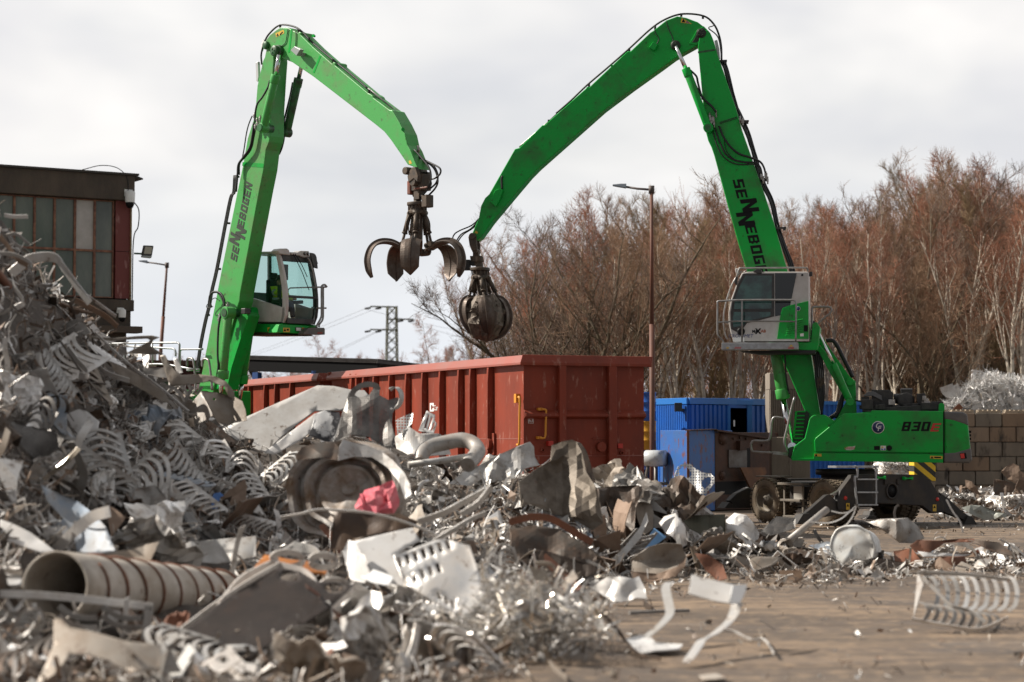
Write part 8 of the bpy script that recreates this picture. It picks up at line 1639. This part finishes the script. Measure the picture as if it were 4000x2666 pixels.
# --- the banks of ribbed stamping waste in the left half
for px, py, fname, s_, sp in ((560,1650,'light grey',1.5,.3),(700,1720,'light grey',1.5,.3),(640,1590,'mid grey',1.3,.35),(250,1420,'light grey',1.6,.4),(330,1500,'tan',1.4,.4),(180,1480,'light grey',1.3,.4),(420,1880,'light grey',1.6,.25),(330,1850,'mid grey',1.4,.25),(520,1920,'light grey',1.5,.25),(860,1830,'shiny silver',1.3,.3),(940,1880,'light grey',1.3,.3),(980,1950,'light grey',1.2,.3),(820,1920,'mid grey',1.2,.3),(700,1860,'light grey',1.3,.4),(1060,1870,'light grey',1.1,.4),(620,2020,'light grey',1.2,.4),(1000,2080,'shiny silver',1.1,.4),(120,1700,'mid grey',1.3,.4),(2080,2180,'light grey',.8,.5),(760,1990,'light grey',1.2,.4)):
    Y = hit(px, py)
    if not Y: continue
    q = W(px, py, Y-.25); o = bpy.data.objects.new('ribbed_waste', lib_mesh('ribbed_waste', RS.randrange(8), fname)); COL.objects.link(o); o.location = q; n_ = V((RS.gauss(-.1,sp), -1.0, .75+RS.gauss(0,sp))).normalized()
    o.rotation_euler = (n_.to_track_quat('Z','Y').to_matrix() @ Matrix.Rotation(RS.uniform(0, 6.28), 3, 'Z')).to_euler(); o.scale = (s_*RS.uniform(.9,1.1), s_, s_); tag(o, unique_label(fname, 'ribbed stamping waste', px, py, .8), 'ribbed stamping waste', 'loose scrap pieces on the heap')
# --- countless small shreds, one object
def shreds(name, n_, pos, mats, label, smin, smax, seed, wf=1.):
    R = random.Random(seed); m = MB()
    for i in range(n_):
        p = pos(R)
        if p is None: continue
        m.m = R.randrange(len(mats)); s_ = R.uniform(smin, smax); t = R.random()
        a = rvec(R); b = a.orthogonal().normalized(); c = a.cross(b); th = R.uniform(0, 6.28); b = b*cos(th)+c*sin(th); c = a.cross(b)
        if t < (.55 if wf == 1. else .7):     # curled strip
            k = R.uniform(-1.6, 1.6); P = [p+a*(s_*(q/5-.5))+b*(k*s_*((q/5-.5)**2)) for q in range(6)]; m.strip(P, s_*R.uniform(.06,.22)*wf, c, .005)
        elif t < (.85 if wf == 1. else .76):   # bent flake
            u, v = a*s_*.4, b*s_*R.uniform(.2,.4); n__ = c*s_*R.uniform(-.2,.2); q = [p-u-v, p+u-v*.7, p+u*.8+v, p-u*.9+v*.8]; m.add(q+[p+n__], [(0,1,4),(1,2,4),(2,3,4),(3,0,4)])
        else:           # wire
            k = R.uniform(-1, 1); m.tube([p+a*(s_*1.6*(q/4-.5))+b*(k*s_*((q/4-.5)**2)) for q in range(5)], .006, 4, False)
    o = m._build(name, mats); kind(o, 'stuff'); return tag(o, label, 'metal shreds')
def pos_heap(R):
    for _ in range(20):
        px = R.uniform(-60, 4060); top = interp(RIDGE, px); bot = interp(FOOT, px)
        if px > 2450 and R.random() < .8: continue
        py = top+(bot-top+30)*R.random()
        if R.random() < .92 and any(h[2][0] < px < h[2][2] and h[2][1] < py < h[2][3] and inpoly((px, py), h[3]) for h in HERO): continue
        if py > 2330 and R.random() < .6: continue
        Y = hit(px, py)
        if Y: q = W(px, py, Y+R.uniform(-.15,.25)); return q+V((0,0,R.uniform(-.05,.10)))
shreds('scrap_shreds', 3000, pos_heap, [S_LIGHT, S_LIGHT, S_BRIGHT, S_MID, S_MID, S_DARK, S_DARK, S_BROWN, S_BROWN, S_WHITE], 'countless small metal shreds and strips covering the heap', .08, .34, 3)
def pos_gr(R):
    px = R.uniform(0, 4000); py = R.choice([R.uniform(interp(FOOT, px)-20, min(2660, interp(FOOT, px)+55)), R.uniform(2020, 2090)]) if R.random() < .85 else R.uniform(2250, 2660)
    q = G(px, py); return q+V((0,0,.015)) if mound(q.x, q.y) < .1 else None
shreds('ground_litter', 3000, pos_gr, [S_MID, S_DARK, S_BROWN, S_LIGHT, S_TAN], 'small metal crumbs littering the muddy yard', .02, .13, 5)
shreds('swarf', 3000, pos_heap, [S_LIGHT, S_MID, S_BRIGHT, S_MID, S_BROWN, S_TAN], 'countless thin metal ribbons and wires tangled over the heap', .15, .6, 9, .4)
# shiny wire tangle in the bottom middle
def pos_w(R):
    px = R.gauss(2030, 190); py = R.gauss(2430, 110)
    if not (1480 < px < 2420 and 2050 < py < 2640): return None
    if any(h[2][0] < px < h[2][2] and h[2][1] < py < h[2][3] and inpoly((px, py), h[3]) for h in HERO): return None
    q = W(px, py, R.uniform(21, 23.6)); return q if q.z > .03 else None
shreds('wire_tangle', 1300, pos_w, [S_BRIGHT, S_BRIGHT, S_LIGHT, S_TAN, mat('glint_strip', (.75,.68,.58), .18, .9)], 'glittering tangle of thin silver swarf in the bottom middle', .12, .42, 8, .35)
# ================================================================== load of the right grab
m = MB(); m.lathe([(-.62,.05),(-.5,.40),(-.2,.58),(.1,.60),(.4,.52),(.55,.3),(.6,.02)], ORB+V((0,0,-1.66)), (0,0,1), 28)
for i, v in enumerate(m.v): q = V(v); m.v[i] = tuple(q+noise.noise_vector(q*4)*.12)
for k in range(len(m.sm)): m.sm[k] = False
R = random.Random(4)
for k in range(260):
    d = rvec(R); d.z *= .9; p = ORB+V((0,0,-1.62))+d*.60; m.m = 0; a = rvec(R); m.strip([p-a*.1, p, p+a*.1+rvec(R)*.04], R.uniform(.02,.07), rvec(R), .006)
tag(m._build('scrap_bundle', [met('bundle_dark', (.09,.075,.06), .5, .4, (.25,.2,.16), rand=.02, ds=8)]), 'ball of dark shredded scrap held in the closed right grab', 'scrap bundle')
# ================================================================== silver scrap on the block wall, scrap at its foot
def pos_s(R):
    px = R.uniform(3690, 4090); top = interp([(3690,1590),(3760,1530),(3800,1480),(3870,1455),(3930,1475),(4000,1490),(4100,1450)], px); py = R.uniform(top, 1615); Y = 89.2+R.uniform(-.4,2.5)
    return W(px, py, Y)
m = MB(); pts_ = []
for j in range(9):
    for i in range(21):
        px = 3680+i*22; top = interp([(3690,1600),(3760,1545),(3800,1500),(3870,1475),(3930,1495),(4000,1505),(4150,1465)], px); t = j/8; p = W(px, 1622-(1622-top)*.8*sin(t*pi/2), 88.6+2.6*t); m.v.append((p.x+.2*noise.noise(p*2), p.y, p.z+.2*noise.noise(p*2+V((5,5,5)))))
for j in range(8):
    for i in range(20): a = j*21+i; m.f.append([a, a+1, a+22, a+21]); m.sm.append(False); m.mi.append(0)
o = m._build('silver_heap', S_WHITE); kind(o, 'stuff'); tag(o, 'core of the silver scrap heap behind the block wall', 'scrap heap')
shreds('silver_shreds', 3200, pos_s, [S_BRIGHT, S_WHITE, MATS['plate_white'], MATS['plate_white'], S_WHITE], 'glittering silver strips heaped above the concrete block wall', .25, .8, 21, .5)
rzz = lambda *p: Z('r', *p)
piece('slotted_sheet', 'tall white sheet with curved slots standing on the silver heap', 'metal sheet', None, rzz((428,255),(440,100),(475,102),(530,118),(590,160),(565,215),(550,250),(490,240),(470,200)), S_WHITE, 89.6, crump=.01, step=6, holes=[rzz((482,118),(540,138),(552,150),(482,132)), rzz((480,140),(552,160),(560,174),(479,154)), rzz((478,162),(556,186),(558,196),(477,176)), rzz((476,184),(552,206),(548,216),(474,198))])
piece('grey_sheet', 'large grey sheet leaning on the right of the silver heap', 'metal sheet', None, rzz((735,345),(785,300),(850,345),(905,400),(905,450),(790,470),(800,420)), S_LIGHT, 88.9, crump=.01)
band('curled_sheet', 'curled pale sheet strip sticking out left of the silver heap', None, rzz((215,240),(235,285),(290,295),(345,270)), 89.3, .55, S_LIGHT, .02, (0,0,1))
band('curled_sheet', 'curled pale band at the right end of the silver heap', None, rzz((800,270),(840,262),(890,275),(905,310)), 89.2, .4, S_LIGHT, .02)
band('brown_plank', 'brown plank lying on the wall left of the silver heap', None, rzz((290,465),(345,415)), 88.6, .25, S_RUST, .06)
for pts, Y_, mt_, lab in ((((380,1065),(440,1080),(470,1120),(520,1200),(480,1190),(420,1150),(385,1120)), 76, S_BROWN, 'brown jagged plate leaning near the foot of the block wall'), (((635,1055),(740,1075),(835,1105),(800,1170),(740,1200),(618,1205)), 75, S_DARK, 'black square plate leaning before the block wall'), (((695,990),(745,945),(800,920),(850,945),(860,985),(900,1010),(900,1110),(830,1100),(750,1060)), 76, S_BROWN, 'large curved rusty plate before the block wall'), (((820,1130),(850,1060),(905,1075),(905,1220),(860,1190)), 74.5, S_BROWN, 'rusty plate at the right edge before the block wall'), (((350,1310),(430,1285),(520,1290),(740,1365),(745,1390),(600,1415),(560,1420),(440,1370)), 64, met('corrugated_zinc', (.42,.44,.41), .5, .5, (.3,.3,.26), rand=.02, stretch=(1,1,1)), 'corrugated zinc sheet lying right of the outrigger'), (((320,1275),(400,1255),(470,1280),(420,1300),(340,1310)), 67, S_DARK, 'dark curved shell left of the scrap bale'), (((490,1155),(560,1130),(630,1125),(620,1145),(540,1165)), 74, S_WHITE, 'white curved strip at the wall foot'), (((540,1230),(610,1215),(612,1275),(560,1280)), 69, P_GREY, 'small mesh block beside the scrap bale')):
    piece('leaning_plate', lab, 'metal sheet', None, rzz(*pts), mt_, Y_, crump=.03, b=-.002, step=14, th=.02)
m = MB(); a_ = W(*rzz((810,1418))[0], 62); b_ = W(*rzz((960,1420))[0], 62); m.tube([a_, b_], .19, 18, False); m.tube([b_, a_], .165, 18, False); finish(m._build('pipe', S_DARK), 'dark open pipe lying at the right edge of the yard', 'pipe')
def bale(px0, px1, py0, py1, Y, label, rot, mt_=None):
    c = W((px0+px1)/2, (py0+py1)/2, Y); w_ = (px1-px0)/FPX*Y; h_ = (py1-py0)/FPX*Y; m = MB(); n = 12; R = random.Random(int(px0))
    bm = bmesh.new(); bmesh.ops.create_cube(bm, size=1); bmesh.ops.subdivide_edges(bm, edges=bm.edges[:], cuts=11, use_grid_fill=True)
    Rm = Matrix.Rotation(rot, 3, 'Z')
    for v in bm.verts: q = Rm @ V((v.co.x*w_, v.co.y*w_*.8, v.co.z*h_)); q = q+V((R.gauss(0,1), R.gauss(0,1), R.gauss(0,1)))*.035*min(1.5, h_)+noise.noise_vector(q*2)*.08; v.co = q+c
    me = bpy.data.meshes.new('b'); bm.to_mesh(me); bm.free(); m.v = [tuple(v.co) for v in me.vertices]; m.f = [list(p.vertices) for p in me.polygons]; m.sm = [False]*len(m.f); m.mi = [0]*len(m.f); bpy.data.meshes.remove(me)
    for k in range(90):
        q = c+Rm @ V((R.uniform(-.52,.52)*w_, -.42*w_, R.uniform(-.5,.5)*h_)); a = rvec(R); m.strip([q-a*.15, q, q+a*.14], R.uniform(.04,.12), rvec(R), .01)
    finish(m._build('scrap_bale', mt_ or S_BRIGHT), label, 'scrap bale')
bale(3872, 4030, 1940, 1998, 66, 'shiny pressed bale of silver scrap before the block wall', .3)
bale(3725, 3800, 1938, 1972, 70, 'low crushed bale of silver scrap beside the outrigger', -.2)
bale(2380, 2445, 1850, 1900, 60, 'pressed bale seen under the end of the red wagon', .1, S_LIGHT); bale(2448, 2512, 1852, 1902, 60.5, 'second pressed bale under the wagon end, next to the drums', -.1, S_LIGHT)
bale(3430, 3560, 1805, 1850, 78, 'heap-like silver bale seen under the right handler\'s carriage', .2); bale(3420, 3480, 1965, 1990, 66, 'flat pressed bale seen between the right handler\'s wheels', .1)
def pos_f(R):
    px = R.uniform(3660, 4060); py = R.uniform(1925, 2030); q = G(px, py); return q+V((0,0,R.uniform(0,.25)*(1-(py-1925)/110)))
shreds('wall_foot_scrap', 700, pos_f, [S_MID, S_DARK, S_BROWN, S_BRIGHT, S_DARK], 'mixed dark shreds lying along the foot of the block wall', .12, .6, 33)
